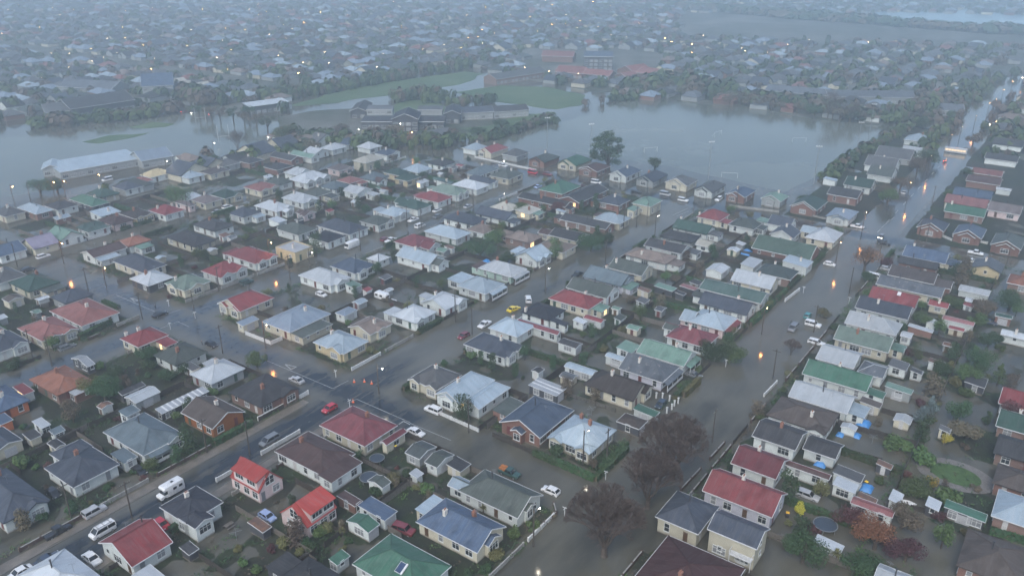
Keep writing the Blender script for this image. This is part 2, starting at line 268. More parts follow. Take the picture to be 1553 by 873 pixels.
HOUSE_TXT = '''
a0 -330 190 375 295 h sl W bE.5-.95,.6 c.7,.2
a0 335 55 905 25 h sl W /b0:375,820,700,765,h,sl
b0 780 655 1395 675 h sb W bE.62-1,.7 pE.05-.6 /b0:890,505,1065,490,m,sb /b0:830,830,1045,842,m,sb,2.6
a0 745 620 1305 615 a rd W k.9,.3
a0 100 885 770 885 h wh W
a0 1240 370 1551 395 h nv W bE0-.5,2.6 z3.6
a0 1000 880 1260 885 m wh W z2.4 S
a0 1360 665 1470 685 m dg K z2 S
a1 190 210 615 215 D rb P g dS
a1 565 480 1020 440 D rb P g dE
b1 525 800 1135 820 h br W c.45,.25 l8 /a1:850,115,1195,12,m,br,2.9
b1 865 605 1455 605 h mr C l14 /b1:1325,735,1525,655,a,mr,2.7
a1 1145 350 1465 380 m bl W z2.6 G
a1 1065 450 1350 465 a gn W z2.5 G
a1 1000 275 1190 312 m br B z2.3 S
a1 1115 780 1861 795 h gn W v.3,.62 l12
a1 940 755 1090 715 m gn W z2.4 S
a1 540 905 1060 890 h dg K
a1 325 475 500 500 m ru K z2.2 S
a2 45 460 725 500 bE bl C bE.3-.7,.8 w.35,.3 c.75,.62
a2 365 225 1005 260 bE gg W bE.3-.6,.5 k.5,.35
a2 98 12 345 -45 b gg W z2.6 G
a2 -50 -60 212 -105 b gz G z2.5 G
a2 -5 105 48 100 m wh W z2.2 S
a3 475 490 790 350 h sl C z3.6 /a3:705,515,1175,515,b,sl,5.3
a3 665 225 1310 250 b rm L z3.4 /a3:1265,325,1345,297,m,rm,2.8
a3 880 18 1325 -8 b mr W z3.3 /a3:1292,30,1640,112,b,br,2.9
b3 1040 685 1455 670 b dg W z3.2 /b3:1425,780,1735,757,b,dg,2.8
b3 1150 527 1700 518 h tb W bS.72-1,.8 z3.2
b3 1315 385 1840 395 b wh W z3.2 k.4,.5
b3 1420 215 1955 277 b gn W z3.2
b4 -25 100 340 65 b lw W z3.2 /b4:290,200,535,165,bE,gb,3
b4 110 -50 570 -15 b pg C z3.2
c4 195 705 625 728 bW lw W z3.2 w.3,.4
c4 273 588 705 628 b sl W z3.2
c4 372 512 765 525 b rd W z3.2 y.4,.6
c4 432 410 960 455 b gb C z3.2 k.5,.3
c4 520 340 905 355 b db B z3.2
c4 595 245 905 280 b dg B z3.2
c4 628 195 998 195 b bl C z3.2 w.6,.15
c4 1165 285 1395 285 a gb Y z2.8
c4 1048 455 1310 462 b lw W z2.6 G
c4 1420 400 1680 385 h oc B c.5,.4
c4 825 565 990 568 b rd C z2.6
c4 925 675 1190 700 b pk W z2.5 G
c4 810 700 895 690 a lw W z2.3 S
c4 672 735 868 760 m wh B z2.2 S
c4 600 800 725 785 b lw W z2.6 G
c4 1375 790 1590 800 b wh W z2.6
c4 1325 650 1475 652 b dk B z2.6 G
b4 498 318 714 340 m lg G z2.7 G
b4 280 425 480 440 m tb C z2.5 G
b4 165 615 287 628 a wh W z2 S
b4 513 160 697 140 m gr W z2.6 G
b4 670 195 792 200 m dg W z2.4 S
b4 905 640 1000 640 m gr C z2.4 S
b4 1090 285 1288 257 m dg K z2.4 G
b4 1480 470 1700 440 b rd W
b4 1465 645 1700 600 b dk B
b4 1385 830 1700 810 b dg B
a4 1375 185 1720 130 h tb B
a4 1305 415 1750 340 h lb B
a4 1040 790 1640 690 h tb B k.5,.4
a4 945 358 1284 412 m gn K z2.4 G
a4 803 345 962 325 m wh K z2.4 S
a4 240 318 577 378 b pr W z2.7 G
a4 105 182 307 172 m wh W z2.5 S
a4 105 98 347 108 m gr W z2.5 S
a4 525 300 642 255 m wh W z2.2 S
a4 410 900 740 885 b lw W z2.6
a4 -40 620 190 645 m wh G z2.3 S
a3 110 930 990 810 h md W
b3 30 175 490 165 bW gb L pE0-1
b3 165 52 622 72 b lg W pE.1-.9
b2 1310 295 1820 305 bE bk C bE.55-1,.9
b3 130 490 352 505 m gn W z2.5 G
b3 5 575 262 570 h tb K z2.4 G
b2 1045 690 1560 640 h lb C bS0-.3,.7 bS.68-1,.7 c.85,.25 c.6,.62
b2 675 580 1240 490 aS bs B bS.38-.62,1.4 k.55,.4
b2 885 310 1192 325 m st K z2.6 G
b2 262 402 640 262 aS lb W bS.2-.8,.6 /b2:390,436,757,320,aS,lb
b2 -10 255 415 235 h gr C bS0-.35,.6 bS.62-1,.6 w.55,.5
b2 400 205 552 172 a gr W z2.6 G
c2 403 865 846 888 h sl W bE.1-.5,.8 bE.65-.95,.6
c2 590 742 908 752 h lb W /c2:805,700,1150,772,b,mr,2.9
c2 835 622 1172 610 h nv W w.05,.1 /c2:1050,692,1207,706,m,nv,2.7
c2 1045 520 1425 555 h rd C l12
c2 1180 437 1563 470 b gg W
c2 1305 354 1707 355 b sb L bE.2-.8,.8 w.8,.3
c2 1496 287 1847 287 b gg C w.3,.1
c3 75 187 435 230 h tn W w.2,.35 k.7,.3
c3 220 120 577 135 b dg W
c3 340 50 640 60 h dg G
d3 435 855 735 885 b dk W w.7,.02
d3 620 775 872 758 h rd C w.1,.03
d3 860 835 1105 835 h gg W
d3 1172 905 1402 897 a sl W
d3 1212 838 1372 823 b sl W
d4 -103 930 185 900 h wh C
c3 1037 137 1560 153 b ge B
c3 1062 320 1380 330 h sg B
c3 1272 250 1490 260 m lb W z3.2
c3 878 380 1240 395 b wh C z3
c3 638 443 1180 488 b tg W z3.4
c3 633 552 1062 588 b sl W
c3 553 690 930 670 h lb P pE0-1,rd
c3 385 805 790 800 h mr W w.45,.45
c3 683 303 880 283 a wh W z2.6 G
c3 952 265 1120 232 m wh W z2.6 S
c3 298 432 472 442 m lg K z2.2 S
c3 493 432 632 442 m pk K z2.2 S
c3 160 542 267 530 m gr G z2.4 S
c3 455 480 542 482 m dg K z2.2 S
c3 610 112 767 106 b cr W z2.6
c2 1230 690 1342 690 m wh W z2.4 S
c2 1310 665 1477 682 b rd W z2.3 G
b2 1155 160 1432 197 b lb W z2.5 G
b2 1107 -18 1312 -10 b dg W z2.6 G
b2 1475 80 1700 115 b lb W z2.6 G
b2 1560 25 1745 5 m lg W z2.4 S
c0 65 400 455 395 h dk C c.75,.3
c0 5 525 190 510 b tb C z2.6 G
c0 395 515 668 503 h sl G k.5,.3
c0 370 612 905 625 h rr W l10
c0 130 745 590 745 h rr C bE.6-1,.8 bE.15-.5,.6 w.55,.35
c0 -150 345 195 348 h gr W
c0 -10 205 205 150 a bl W e10
c0 215 132 425 102 a ll C e10
c0 455 88 600 48 b lg W e11
c0 583 -15 835 -30 h tg W
d0 855 838 1010 797 h br P e11
d0 1020 792 1185 745 h bk Y e11 bE.02-.42,.6 bE.58-.98,.6
d0 1200 752 1368 732 h rd W e11 w.9,.4 w.2,.3
d0 1412 690 1551 662 h gp P e10
d1 0 680 140 632 h gp C e10
d1 148 640 285 602 h dk C e10 bE.5-1,.6
c0 610 175 962 137 a br W w.6,.4
c0 872 92 1100 92 h oc W
c0 825 228 1252 268 h sl C k.6,.6
c0 980 370 1310 360 h wh K
c0 1243 405 1595 388 h pg C bS.2-.65,.7 bE.2-.7,.7 w.2,.3
c0 1520 312 1878 287 h rd W bE.02-.4,.5 bE.58-.98,.5
c1 160 187 553 195 h rm W bE.1-.45,.7 bE.6-.95,.7
c1 520 137 812 137 f lw Y z3.6
c1 770 53 1012 70 h nv W
c0 1219 45 1636 78 h dg C
c0 1451 -40 1736 -22 h dg W
d1 170 750 428 742 h sl W w.35,.2
d1 370 692 668 700 h wh W bE.5-1,.5
d1 578 633 828 648 h wh W bE.3-.7,.5
c1 537 -5 803 10 h gg W
c1 828 -35 1240 -15 h sl W
d1 708 763 843 743 b br P z2.6
d1 470 800 627 800 m wh W z2.6 G
c1 705 345 1092 365 h wh W bE.2-.7,1.2 k.6,.2
c1 1050 420 1197 415 m lg W z2.6 G
c1 945 275 1297 265 h bs W bE.1-.5,1 /c1:1220,216,1402,206,h,lw,2.9
c1 95 555 520 515 aS rd C bS.04-.42,.6 bS.58-.96,.6 k.7,.4
c1 430 695 1005 610 h lu C
c1 230 710 415 675 m lu C z2.6 G
c1 975 630 1162 606 h lu W z2.6 G
c1 1095 740 1397 720 aS tn C bE.3-.7,.6 /c1:1085,718,1240,672,m,tb,2.6
c1 816 850 1237 842 h lb Y bS.5-.95,.7 w.5,.2
c1 1406 646 1754 620 h wh W bE.02-.38,.7 k.4,.3
c2 80 548 431 523 aS wh W bE.55-1,.7 w.6,.05 /c2:60,505,212,508,m,wh,2.9
c2 355 425 715 410 h lb W pE.15-1 /c2:275,378,490,352,m,lb,2.8
c2 515 290 880 297 h lw M pE0-1
c2 785 197 1077 180 a lb W bE.1-.45,.6 bE.55-.9,.6 /c2:750,168,882,142,m,lb,2.8
c2 710 55 995 57 h tn B
c2 950 125 1265 117 h tn C
c2 1047 40 1352 40 b dg C w.6,.4
c2 -125 90 195 78 h mr W
c2 -110 195 208 237 b lb W
c2 103 12 455 28 h lb W
d2 245 783 514 823 h sl W
d2 444 878 613 883 h tn W
d2 487 750 795 775 b sl W
d2 593 708 846 708 h cr C
d2 788 733 962 733 m cr C z2.8
d1 1167 808 1411 808 h gg W bE.5-1,.5
d1 1302 743 1528 743 h lb W bE.3-.7,.5
d2 -110 688 110 708 h dk W
d2 35 628 269 648 h rd W w.7,.3
d2 140 572 429 588 h pg W bE.1-.45,.6 bE.6-.95,.6
d2 314 533 569 549 h wh W
d2 409 489 668 504 h sl W bE.5-1,.5
d2 444 454 688 409 h sb W w.6,.4
d2 600 465 860 450 h gg C
d2 970 570 1290 545 h gn B
d2 810 628 1240 672 b dg B
d2 1120 640 1500 570 a dg B
d2 1130 795 1520 850 b dg B
d2 1410 660 1665 650 h sl B
d3 130 672 362 652 h lg C z4.2 /d3:90,722,200,705,m,lg,3.4
d2 1386 788 1664 788 h lb C
d2 425 262 587 245 h lb W
d2 540 285 765 247 aS rd C bS.1-.5,.6
d2 690 302 900 290 h gr G
d2 890 345 1135 322 aS gg B bS.2-.7,.6
d2 1108 367 1382 342 aS gn C bS.1-.6,.6
d2 1268 412 1522 392 aS br B bS.2-.7,.6
d3 -45 455 235 412 aS bs W bS.2-.7,.8
d3 158 490 412 456 aS sl G bS.2-.7,.6
d3 378 515 632 500 aS gr C bS.2-.7,.6
d3 608 572 850 532 aS gr W bS.2-.7,.6
d3 838 605 1070 577 aS bl B bS.1-.6,.6
d3 1105 637 1320 620 aS lg G bS.2-.7,.6
d3 1325 692 1620 655 aS dk B bS.1-.9,.6
d4 50 770 300 737 aS lu W bS.3-.8,.8
d4 60 602 345 592 b dg B z3.4
d4 185 532 440 522 b dk W
d4 360 452 602 432 b gg W
d4 340 382 622 372 b gr W
d4 420 312 740 302 b gr G
d4 640 192 860 182 h lb W
d4 620 272 832 282 b lw W
d4 25 492 150 492 m lb W z2.7 G
d4 1150 442 1402 442 b rr B
d4 1110 502 1392 502 b br B
d4 1335 562 1467 562 b lw W z2.5 G
d4 1010 602 1302 642 b bl W
d4 945 662 1282 692 b pk C
d4 945 732 1267 752 b gn B w.5,.1
d4 1270 722 1532 742 b gp P
d4 1250 332 1520 332 b dg W
d4 1310 222 1560 215 b dg W
d4 738 853 987 828 aS sl B bS.2-.8,.7
d4 1012 906 1270 871 aS bs B bS.2-.8,.7
d4 1295 985 1566 938 aS gg B bS.2-.8,.7
d1 590 440 730 460 h wh W e10 bE0-1,.4
d1 720 515 960 465 h wh W e11 bE.02-.3,.5 bE.36-.64,.5 bE.7-.98,.5
d1 920 410 1120 400 h gp P bE.5-.95,.6
d1 415 585 565 540 h rr C e11 bE.02-.45,.5 bE.55-.98,.5
d1 480 515 690 500 h gg W e10
d1 740 600 955 590 h gg C
d1 1070 585 1230 580 b lw W z3.4
d1 870 545 1050 550 h sb W
d1 1010 505 1210 490 h rr B
d1 1165 480 1390 470 h sb W
d1 1345 440 1570 440 h dk Y
d1 1160 360 1360 330 h cr C e9 z4.5
d1 1330 305 1475 285 h bs W e9 bE.4-1,.6
d1 1145 245 1320 245 h lw W
d1 940 270 1075 245 h wh W e9
d1 1070 235 1175 205 h bs W e9
d1 740 285 960 270 b lw W
d1 640 300 860 320 b lg W
d1 665 245 810 235 h dg W
d1 480 315 700 340 b dg B
d1 440 400 670 390 h dg B
d1 230 350 430 350 h dg B
d1 800 215 1010 180 b gr W
d1 -30 440 190 420 h db C
d1 60 380 270 365 h gr G
d1 433 478 525 470 m wh W z2.5
d0 -60 740 170 745 h gr C
d0 130 705 400 725 h lb B
d0 330 690 520 705 h dg W
d0 515 640 855 660 h gn K
d0 650 600 890 600 h dk C
d0 850 550 1080 545 h sl W
d0 990 500 1190 490 h rr W
d0 1130 480 1310 440 h yl W
d0 1390 480 1540 460 h lb W
d0 725 765 880 745 m lb W z2.8
d0 395 790 545 770 m lb B z2.5
d0 1340 640 1500 635 m wh W z2.8
d0 570 860 830 850 h tg W
d2 -60 420 170 410 h lb W
d2 130 370 345 360 h dg W
d2 190 505 345 515 m tg W z2.6
d2 -60 500 60 480 h dk Y
d2 40 520 150 505 m lw W z2.6
b0 222 258 680 275 h oc B c.5,.4
b0 100 325 258 345 m rd W z2.6 G
b0 -195 395 225 415 h bl O
b0 -70 560 122 570 m bl O z2.7 G
b0 -185 700 182 715 b sl C z2.7 G
b0 245 585 375 602 m wh W z2.4 S
b0 372 655 492 640 m sb W z2.3 S
b0 930 395 1222 352 a wh G z2.6 G
b0 885 365 1110 300 m dg K z2.4 G
b0 540 100 695 150 a st K z2.6 S
c0 920 830 1275 795 h rd C w.45,.3 w.12,.08
b0 820 108 1180 -5 m pk C z2.4 G
b0 1160 75 1569 49 h gg W
b0 1085 240 1551 85 m lg C z2.1 S
b0 1434 218 1854 175 h wh G w.5,.5
b0 1177 492 1579 347 m st K z2.4 S
b0 1369 509 1842 509 b tb X
b1 177 354 705 321 h dg B bE.55-1,.8
c0 -190 850 175 863 h sl W bE.5-1,.8
c0 -45 670 58 660 m wh G z2.4 S
'''
# ------------------------------------------------------------------ houses: one line each, read off the site
# tile, corner, opposite corner, roof form, roof, walls, then options
rects = []           # (a0,a1,b0,b1) footprints, for placing everything else
class Hs: pass
HOUSES = []
def parse():
    for ln in HOUSE_TXT.strip().split('\n'):
        q = ln.split('/'); w = q[0].split(); h = Hs()
        h.t = w[0]; x1, y1, x2, y2 = [float(v) for v in w[1:5]]
        h.kind, h.roof, h.wall = w[5], w[6], w[7]
        h.z = 3.0; h.bays = []; h.porch = []; h.chim = []; h.out = None; e = None; gr = False; h.dorm = None; h.hand = None
        for o in w[8:]:
            k = o[0]; r = o[1:]
            if k == 'z': h.z = float(r)
            elif k == 'e' and r: e = float(r)
            elif o == 'g': gr = True
            elif o in ('G', 'S'): h.out = o
            elif k == 'b':
                s = r[0]; a, pr = (r[1:].split(',') + ['.6'])[:2] if ',' in r else (r[1:], '.6')
                f = a.split('-'); h.bays.append((s, float(f[0]), float(f[1]), float(pr)))
            elif k == 'p':
                s = r[0]; rr = r[1:].split(','); f = rr[0].split('-'); h.porch.append((s, float(f[0]), float(f[1]), rr[1] if len(rr) > 1 else None))
            elif k in 'cwkyv' and ',' in r: f = r.split(','); h.chim.append((k, float(f[0]), float(f[1])))
            elif k == 'd': h.dorm = r
        z = 0 if gr else h.z
        p = abt(h.t, x1, y1, z); r = abt(h.t, x2, y2, z)
        h.a0, h.a1 = p[0], r[0]
        h.b1 = r[1]; h.b0 = (max(p[1], r[1]) - e) if e else p[1]
        if e: h.b1 = max(p[1], r[1])
        h.a0, h.a1 = min(h.a0, h.a1), max(h.a0, h.a1); h.b0, h.b1 = min(h.b0, h.b1), max(h.b0, h.b1)
        h.wings = []
        for u in q[1:]:
            t, rest = u.split(':'); v = rest.strip().split(',')
            wz = float(v[6]) if len(v) > 6 else h.z
            p = abt(t, v[0], v[1], wz); r = abt(t, v[2], v[3], wz)
            h.wings.append([min(p[0], r[0]), max(p[0], r[0]), min(p[1], r[1]), max(p[1], r[1]), v[4], v[5], wz])
        if not h.out and h.kind not in 'D' and h.z > 2.7:      # the far eave often hides behind the ridge
            if h.a1-h.a0 < 9.4 and h.t[0] != 'a' or h.a1-h.a0 < 7: h.a1 = h.a0 + max(8.8 if h.t[0] != 'a' else 8, h.a1-h.a0)
            if h.b1-h.b0 < 8.2: h.b0 = h.b1 - 8.6
            if h.b1-h.b0 > 17.5 and h.kind == 'h': h.b0 = h.b1-17.5
            if h.a1-h.a0 > 15: h.a1 = h.a0 + 15 if h.kind not in 'a' else h.a1
        else:
            h.a1 = max(h.a1, h.a0 + 2.0); h.b1 = max(h.b1, h.b0+2.0)
        HOUSES.append(h)
    # neighbours never share ground: pull overlapping footprints apart along the shallower overlap
    for it in range(4):
        for i, h in enumerate(HOUSES):
            for k in HOUSES[i+1:]:
                if h.kind == 'D' and k.kind == 'D': continue
                oa = min(h.a1, k.a1) - max(h.a0, k.a0) + .7; ob = min(h.b1, k.b1) - max(h.b0, k.b0) + .7
                if oa <= 0 or ob <= 0: continue
                big, sm = (h, k) if (h.a1-h.a0)*(h.b1-h.b0) > (k.a1-k.a0)*(k.b1-k.b0) else (k, h)
                if oa < ob:
                    lo, hi = (h, k) if h.a0+h.a1 < k.a0+k.a1 else (k, h)
                    if lo is sm and lo.out: sh = oa; lo.a0 -= sh*.5; lo.a1 -= sh
                    else: lo.a1 -= oa
                else:
                    lo, hi = (h, k) if h.b0+h.b1 < k.b0+k.b1 else (k, h)
                    if sm.out:
                        if sm is lo: lo.b1 -= ob
                        else: hi.b0 += ob
                    else: lo.b1 -= ob*.5; hi.b0 += ob*.5
    bad = [h for h in HOUSES if h.a1-h.a0 < 1.2 or h.b1-h.b0 < 1.2]
    for h in bad: HOUSES.remove(h)
parse()
for h in HOUSES:
    rects.append((h.a0, h.a1, h.b0, h.b1))
    for w in h.wings: rects.append(tuple(w[:4]))
# additions at the back of the houses and sheds along the rear fences
rx = random.Random(31)
def vacant(a0, a1, b0, b1, own=None, m=.5): return not any(r is not own and r[0]-m < a1 and r[1]+m > a0 and r[2]-m < b1 and r[3]+m > b0 for r in rects)
BACKS = [(-68, -30, 1, -18), (-100, -66, -1, -99), (-130, -100, 1, -99), (-170, -140, -1, -172), (-206, -172, 1, -172), (-246, -210, -1, -246), (-281, -248, 1, -246)]
for h in list(HOUSES):
    if h.out or h.kind in 'D' or h.z > 3.5: continue
    cb = (h.b0+h.b1)/2
    for lo, hi, sg, back in BACKS:
        if not (lo < cb < hi) or (h.a0+h.a1)/2 > 312: continue
        w_ = h.a1-h.a0; own = next(r for r in rects if r[0] == h.a0 and r[2] == h.b0 and r[1] == h.a1)
        if not h.wings and rx.random() < .72:
            d = rx.uniform(2.6, 5.2); f = rx.uniform(.4, .75)*w_; a0 = h.a0 + (w_-f)*rx.choice([.08, .5, .92]); k = rx.choice(['m', 'm', 'b']); 
            b0, b1 = (h.b1-1.2, h.b1+d) if sg > 0 else (h.b0-d, h.b0+1.2)
            if vacant(a0, a0+f, b0, b1, own): h.wings.append([a0, a0+f, b0, b1, k, h.roof if rx.random() < .6 else rx.choice(['lb', 'gr', 'lw', 'gg', 'br', 'lg']), 2.45 if k == 'm' else 2.7]); rects.append((a0, a0+f, b0, b1))
        for q in range(2):
            if rx.random() < .5: continue
            sa, sb = rx.uniform(1.8, 3.6), rx.uniform(1.8, 4.2); a0 = rx.uniform(h.a0-1, h.a1-sa+1); b0 = back - sg*(rx.uniform(.5, 4.5)) - (sb if sg > 0 else 0)
            if vacant(a0, a0+sa, b0, b0+sb):
                n = Hs(); n.auto = 1; n.t = h.t; n.kind = rx.choice(['m', 'm', 'a', 'b']); n.roof = rx.choice(['lb', 'gr', 'lw', 'gg', 'wh', 'lg', 'ru', 'rd', 'dg', 'gb']); n.wall = rx.choice('WGGCWK'); n.z = rx.uniform(2, 2.4); n.bays = []; n.porch = []; n.chim = []; n.out = 'S'; n.dorm = None; n.hand = None; n.wings = []
                n.a0, n.a1, n.b0, n.b1 = a0, a0+sa, b0, b0+sb; HOUSES.append(n); rects.append((a0, a0+sa, b0, b0+sb))
        break


# ------------------------------------------------------------------ the setting: flood water, streets, yards, fields, sea
def clamp(x, a, b): return max(a, min(b, x))
A_ST = [(-60, 8.6), (-134.5, 8.2), (-207, 7.4), (-285.5, 6.2)]     # long streets: centre (B) and half width between fences
B_ST = [(119.5, 7.6), (312, 5.0)]                                   # cross streets: centre (A)
def flood_colour(t, o):
    mp = N(t, 'Mapping'); mp.inputs['Rotation'].default_value = (0, 0, -TH); t.links.new(o, mp.inputs[0])
    st = N(t, 'Mapping'); st.inputs['Scale'].default_value = (.35, 1.3, 1); t.links.new(mp.outputs[0], st.inputs[0])
    big = noisef(t, o, .018, 4, .6); mid = noisef(t, st.outputs[0], .11, 5, .62); fin = noisef(t, o, .45, 4, .6)
    c = mixc(t, ramp(t, mid, .36, .66), (.034,.035,.029), (.098,.094,.073))
    c = mixc(t, ramp(t, big, .40, .66), c, (.106,.102,.083))
    c = mixc(t, ramp(t, fin, .55, .8), c, (.078,.074,.056))
    return c, mid
def flood_mat():
    m, t, b = mat0('flood_water', .09, .5); b.inputs['IOR'].default_value = 1.33
    o = t.nodes.new('ShaderNodeTexCoord').outputs['Object']; c, mid = flood_colour(t, o)
    t.links.new(c, b.inputs['Base Color'])
    r = N(t, 'MapRange'); r.inputs[3].default_value = .06; r.inputs[4].default_value = .16; t.links.new(mid, r.inputs[0]); t.links.new(r.outputs[0], b.inputs['Roughness'])
    bp = N(t, 'Bump', Strength=.12, Distance=.06); t.links.new(noisef(t, o, .9, 4, .6), bp.inputs['Height'])
    bp2 = N(t, 'Bump', Strength=.05, Distance=.02); t.links.new(noisef(t, o, 5, 2), bp2.inputs['Height']); t.links.new(bp.outputs[0], bp2.inputs['Normal'])
    t.links.new(bp2.outputs[0], b.inputs['Normal']); return m
M['flood'] = flood_mat()
w = MB(); w.box(-2900, 2900, -700, 2900, -2.0, 0.0)
tag(link('flood_water', w.mesh('flood_water', M['flood'])), kind='structure')
def asphalt_mat(nm='wet_asphalt', k=1.0):
    """a street under a skin of water: dark wet asphalt on the crown, silted flood water over the gutters and the ends"""
    m, t, b = mat0(nm, .12, .5); tc = t.nodes.new('ShaderNodeTexCoord'); o = tc.outputs['Object']; fc, mid = flood_colour(t, o)
    mp = N(t, 'Mapping'); mp.inputs['Rotation'].default_value = (0, 0, -TH); t.links.new(o, mp.inputs[0])
    st = N(t, 'Mapping'); st.inputs['Scale'].default_value = (.14, 1.0, 1); t.links.new(mp.outputs[0], st.inputs[0])
    a = noisef(t, st.outputs[0], .5, 5, .65)
    c = mixc(t, ramp(t, a, .52, .68), mixc(t, ramp(t, noisef(t, o, .6, 4), .3, .7), (.011*k,.014*k,.017*k), (.024*k,.028*k,.031*k)), (.085,.078,.058))
    sp = N(t, 'SeparateXYZ'); t.links.new(tc.outputs['UV'], sp.inputs[0])
    def tri(sock, k):
        s_ = N(t, 'Math', operation='SUBTRACT'); s_.inputs[0].default_value = 1; t.links.new(sock, s_.inputs[1])
        mn = N(t, 'Math', operation='MINIMUM'); t.links.new(sock, mn.inputs[0]); t.links.new(s_.outputs[0], mn.inputs[1])
        q = N(t, 'Math', operation='MULTIPLY'); q.inputs[1].default_value = k; t.links.new(mn.outputs[0], q.inputs[0]); return q.outputs[0]
    mn = N(t, 'Math', operation='MINIMUM'); t.links.new(tri(sp.outputs[0], 6), mn.inputs[0]); t.links.new(tri(sp.outputs[1], 2.2), mn.inputs[1])
    ad = N(t, 'Math', operation='MULTIPLY_ADD'); ad.inputs[1].default_value = 1.5; t.links.new(noisef(t, st.outputs[0], .3, 5, .65), ad.inputs[0]); t.links.new(mn.outputs[0], ad.inputs[2])
    t.links.new(mixc(t, ramp(t, ad.outputs[0], 1.02, 1.55), fc, c), b.inputs['Base Color']); r = N(t, 'MapRange'); r.inputs[3].default_value = .06; r.inputs[4].default_value = .22
    t.links.new(noisef(t, o, .25, 4), r.inputs[0]); t.links.new(r.outputs[0], b.inputs['Roughness'])
    bp = N(t, 'Bump', Strength=.1, Distance=.03); t.links.new(noisef(t, o, 1.5, 4), bp.inputs['Height']); t.links.new(bp.outputs[0], b.inputs['Normal']); return m
M['asphalt'] = asphalt_mat(); M['drowned'] = asphalt_mat('drowned_asphalt', 2.6)
def sheet(name, mat, outline, z, parent=None, th=None):
    b = MB(); pts = [(p[0], p[1], z) for p in outline]
    ar = sum(pts[i][0]*pts[(i+1) % len(pts)][1]-pts[(i+1) % len(pts)][0]*pts[i][1] for i in range(len(pts)))
    b.poly(pts if ar > 0 else pts[::-1]); return link(name, b.mesh(name, mat), parent)
def ragged(a0, a1, b0, b1, step, amp, sd):
    """a rectangle in street coordinates with wandering edges, where the road crown rises out of the flood"""
    out = []; n = int((a1-a0)/step)
    for i in range(n+1): a = a0+(a1-a0)*i/n; out.append(W(a, b0 + amp*noise.noise((a*.13, sd, 0))*1.6 + amp*.5*noise.noise((a*.6, sd, 3))))
    for i in range(n+1): a = a1-(a1-a0)*i/n; out.append(W(a, b1 + amp*noise.noise((a*.13, sd+9, 0))*1.6 + amp*.5*noise.noise((a*.6, sd+9, 3))))
    return out
def road(a0, a1, b0, b1, z, cross=False, mt='asphalt'):
    mb = MB(); uv = [(0,0),(1,0),(1,1),(0,1)] if not cross else [(0,0),(0,1),(1,1),(1,0)]
    P = [(*W(a0,b0),z),(*W(a1,b0),z),(*W(a1,b1),z),(*W(a0,b1),z)]; mb.poly(P[::-1], 0, uv[::-1]); tag(link('road', mb.mesh('road', M[mt])), kind='structure')
road(-60, 152, -141.5, -128, .004); road(40, 150, -214, -201, .004, False, 'drowned'); road(316, 760, -68, -53, .004, False, 'drowned')
road(113.5, 126, -262, -150, .008, True, 'drowned'); road(113.5, 126, -160, -108, .012, True); road(305.5, 318, -262, -10, .008, True)
M['paint'] = plain('worn_road_paint', (.27,.28,.27), .5, var=.35, scale=1.2)
mk = MB()
def dash(t, x1, y1, x2, y2, w=.16, z=.016):
    p, q = gt(t, x1, y1), gt(t, x2, y2); d = Vector((q[0]-p[0], q[1]-p[1], 0)); n = Vector((-d.y, d.x, 0)).normalized()*w/2
    mk.poly([(p[0]-n.x,p[1]-n.y,z),(q[0]-n.x,q[1]-n.y,z),(q[0]+n.x,q[1]+n.y,z),(p[0]+n.x,p[1]+n.y,z)])
for s in ('b1 450 110 965 328', 'b1 965 328 1085 268', 'b1 1080 440 1145 408', 'b1 1145 408 1551 585', 'b2 0 590 310 720', 'c0 880 495 1170 620', 'c0 1225 650 1365 605',
          'c0 1210 750 1345 695', 'c0 1345 695 1430 735', 'd4 470 860 570 780', 'd3 470 770 560 735', 'd3 440 765 555 712'):
    q = s.split(); dash(q[0], *map(float, q[1:]))
for s in ('b1 605 145 690 165', 'b1 690 165 650 185', 'b1 650 185 605 145', 'c0 985 515 1045 535', 'c0 1045 535 1020 545', 'c0 1020 545 985 515', 'b1 1465 600 1500 575', 'b1 1500 575 1551 600'):
    q = s.split(); dash(q[0], *map(float, q[1:]), w=.3, z=.020)
for k in range(12): a = 318+k*14; p = W(a, -60.4); mk.poly([(*W(a,-60.5), .016), (*W(a,-60.3), .016), (*W(a+5,-60.3), .016), (*W(a+5,-60.5), .016)][::-1])
tag(link('road_marking', mk.mesh('road_marking', M['paint'])), kind='structure')
# kerbs and footpaths show where the closest street climbs out of the water
kb = MB()
def kerbline(a0, a1, b0, b1): 
    P = [W(a0,b0), W(a1,b0), W(a1,b1), W(a0,b1)]; i = len(kb.v)
    kb.v += [(*p, -.2) for p in P] + [(*p, .1) for p in P]
    for f in ((0,1,2,3),(7,6,5,4),(0,4,5,1),(1,5,6,2),(2,6,7,3),(3,7,4,0)): kb.f.append(tuple(i+k for k in f)); kb.m.append(0)
for a0, a1 in ((30, 71), (75, 88), (91, 110)): kerbline(a0, a1, -140.3, -140.0)
for a0, a1 in ((30, 58), (62, 76), (79, 110)): kerbline(a0, a1, -130.0, -129.7)
tag(link('kerb', kb.mesh('kerb', plain('wet_kerb', (.11,.105,.095), .5))), kind='structure')
M['foot'] = plain('muddy_footpath', (.13,.115,.095), .35, .5, var=.3, scale=.5)
for a0, a1, b0, b1, s in ((30, 111, -142.6, -140.3, 2), (30, 111, -129.7, -127.4, 4)):
    tag(sheet('footpath', M['foot'], ragged(a0, a1, b0, b1, 1.5, .25, s), .06), kind='structure')

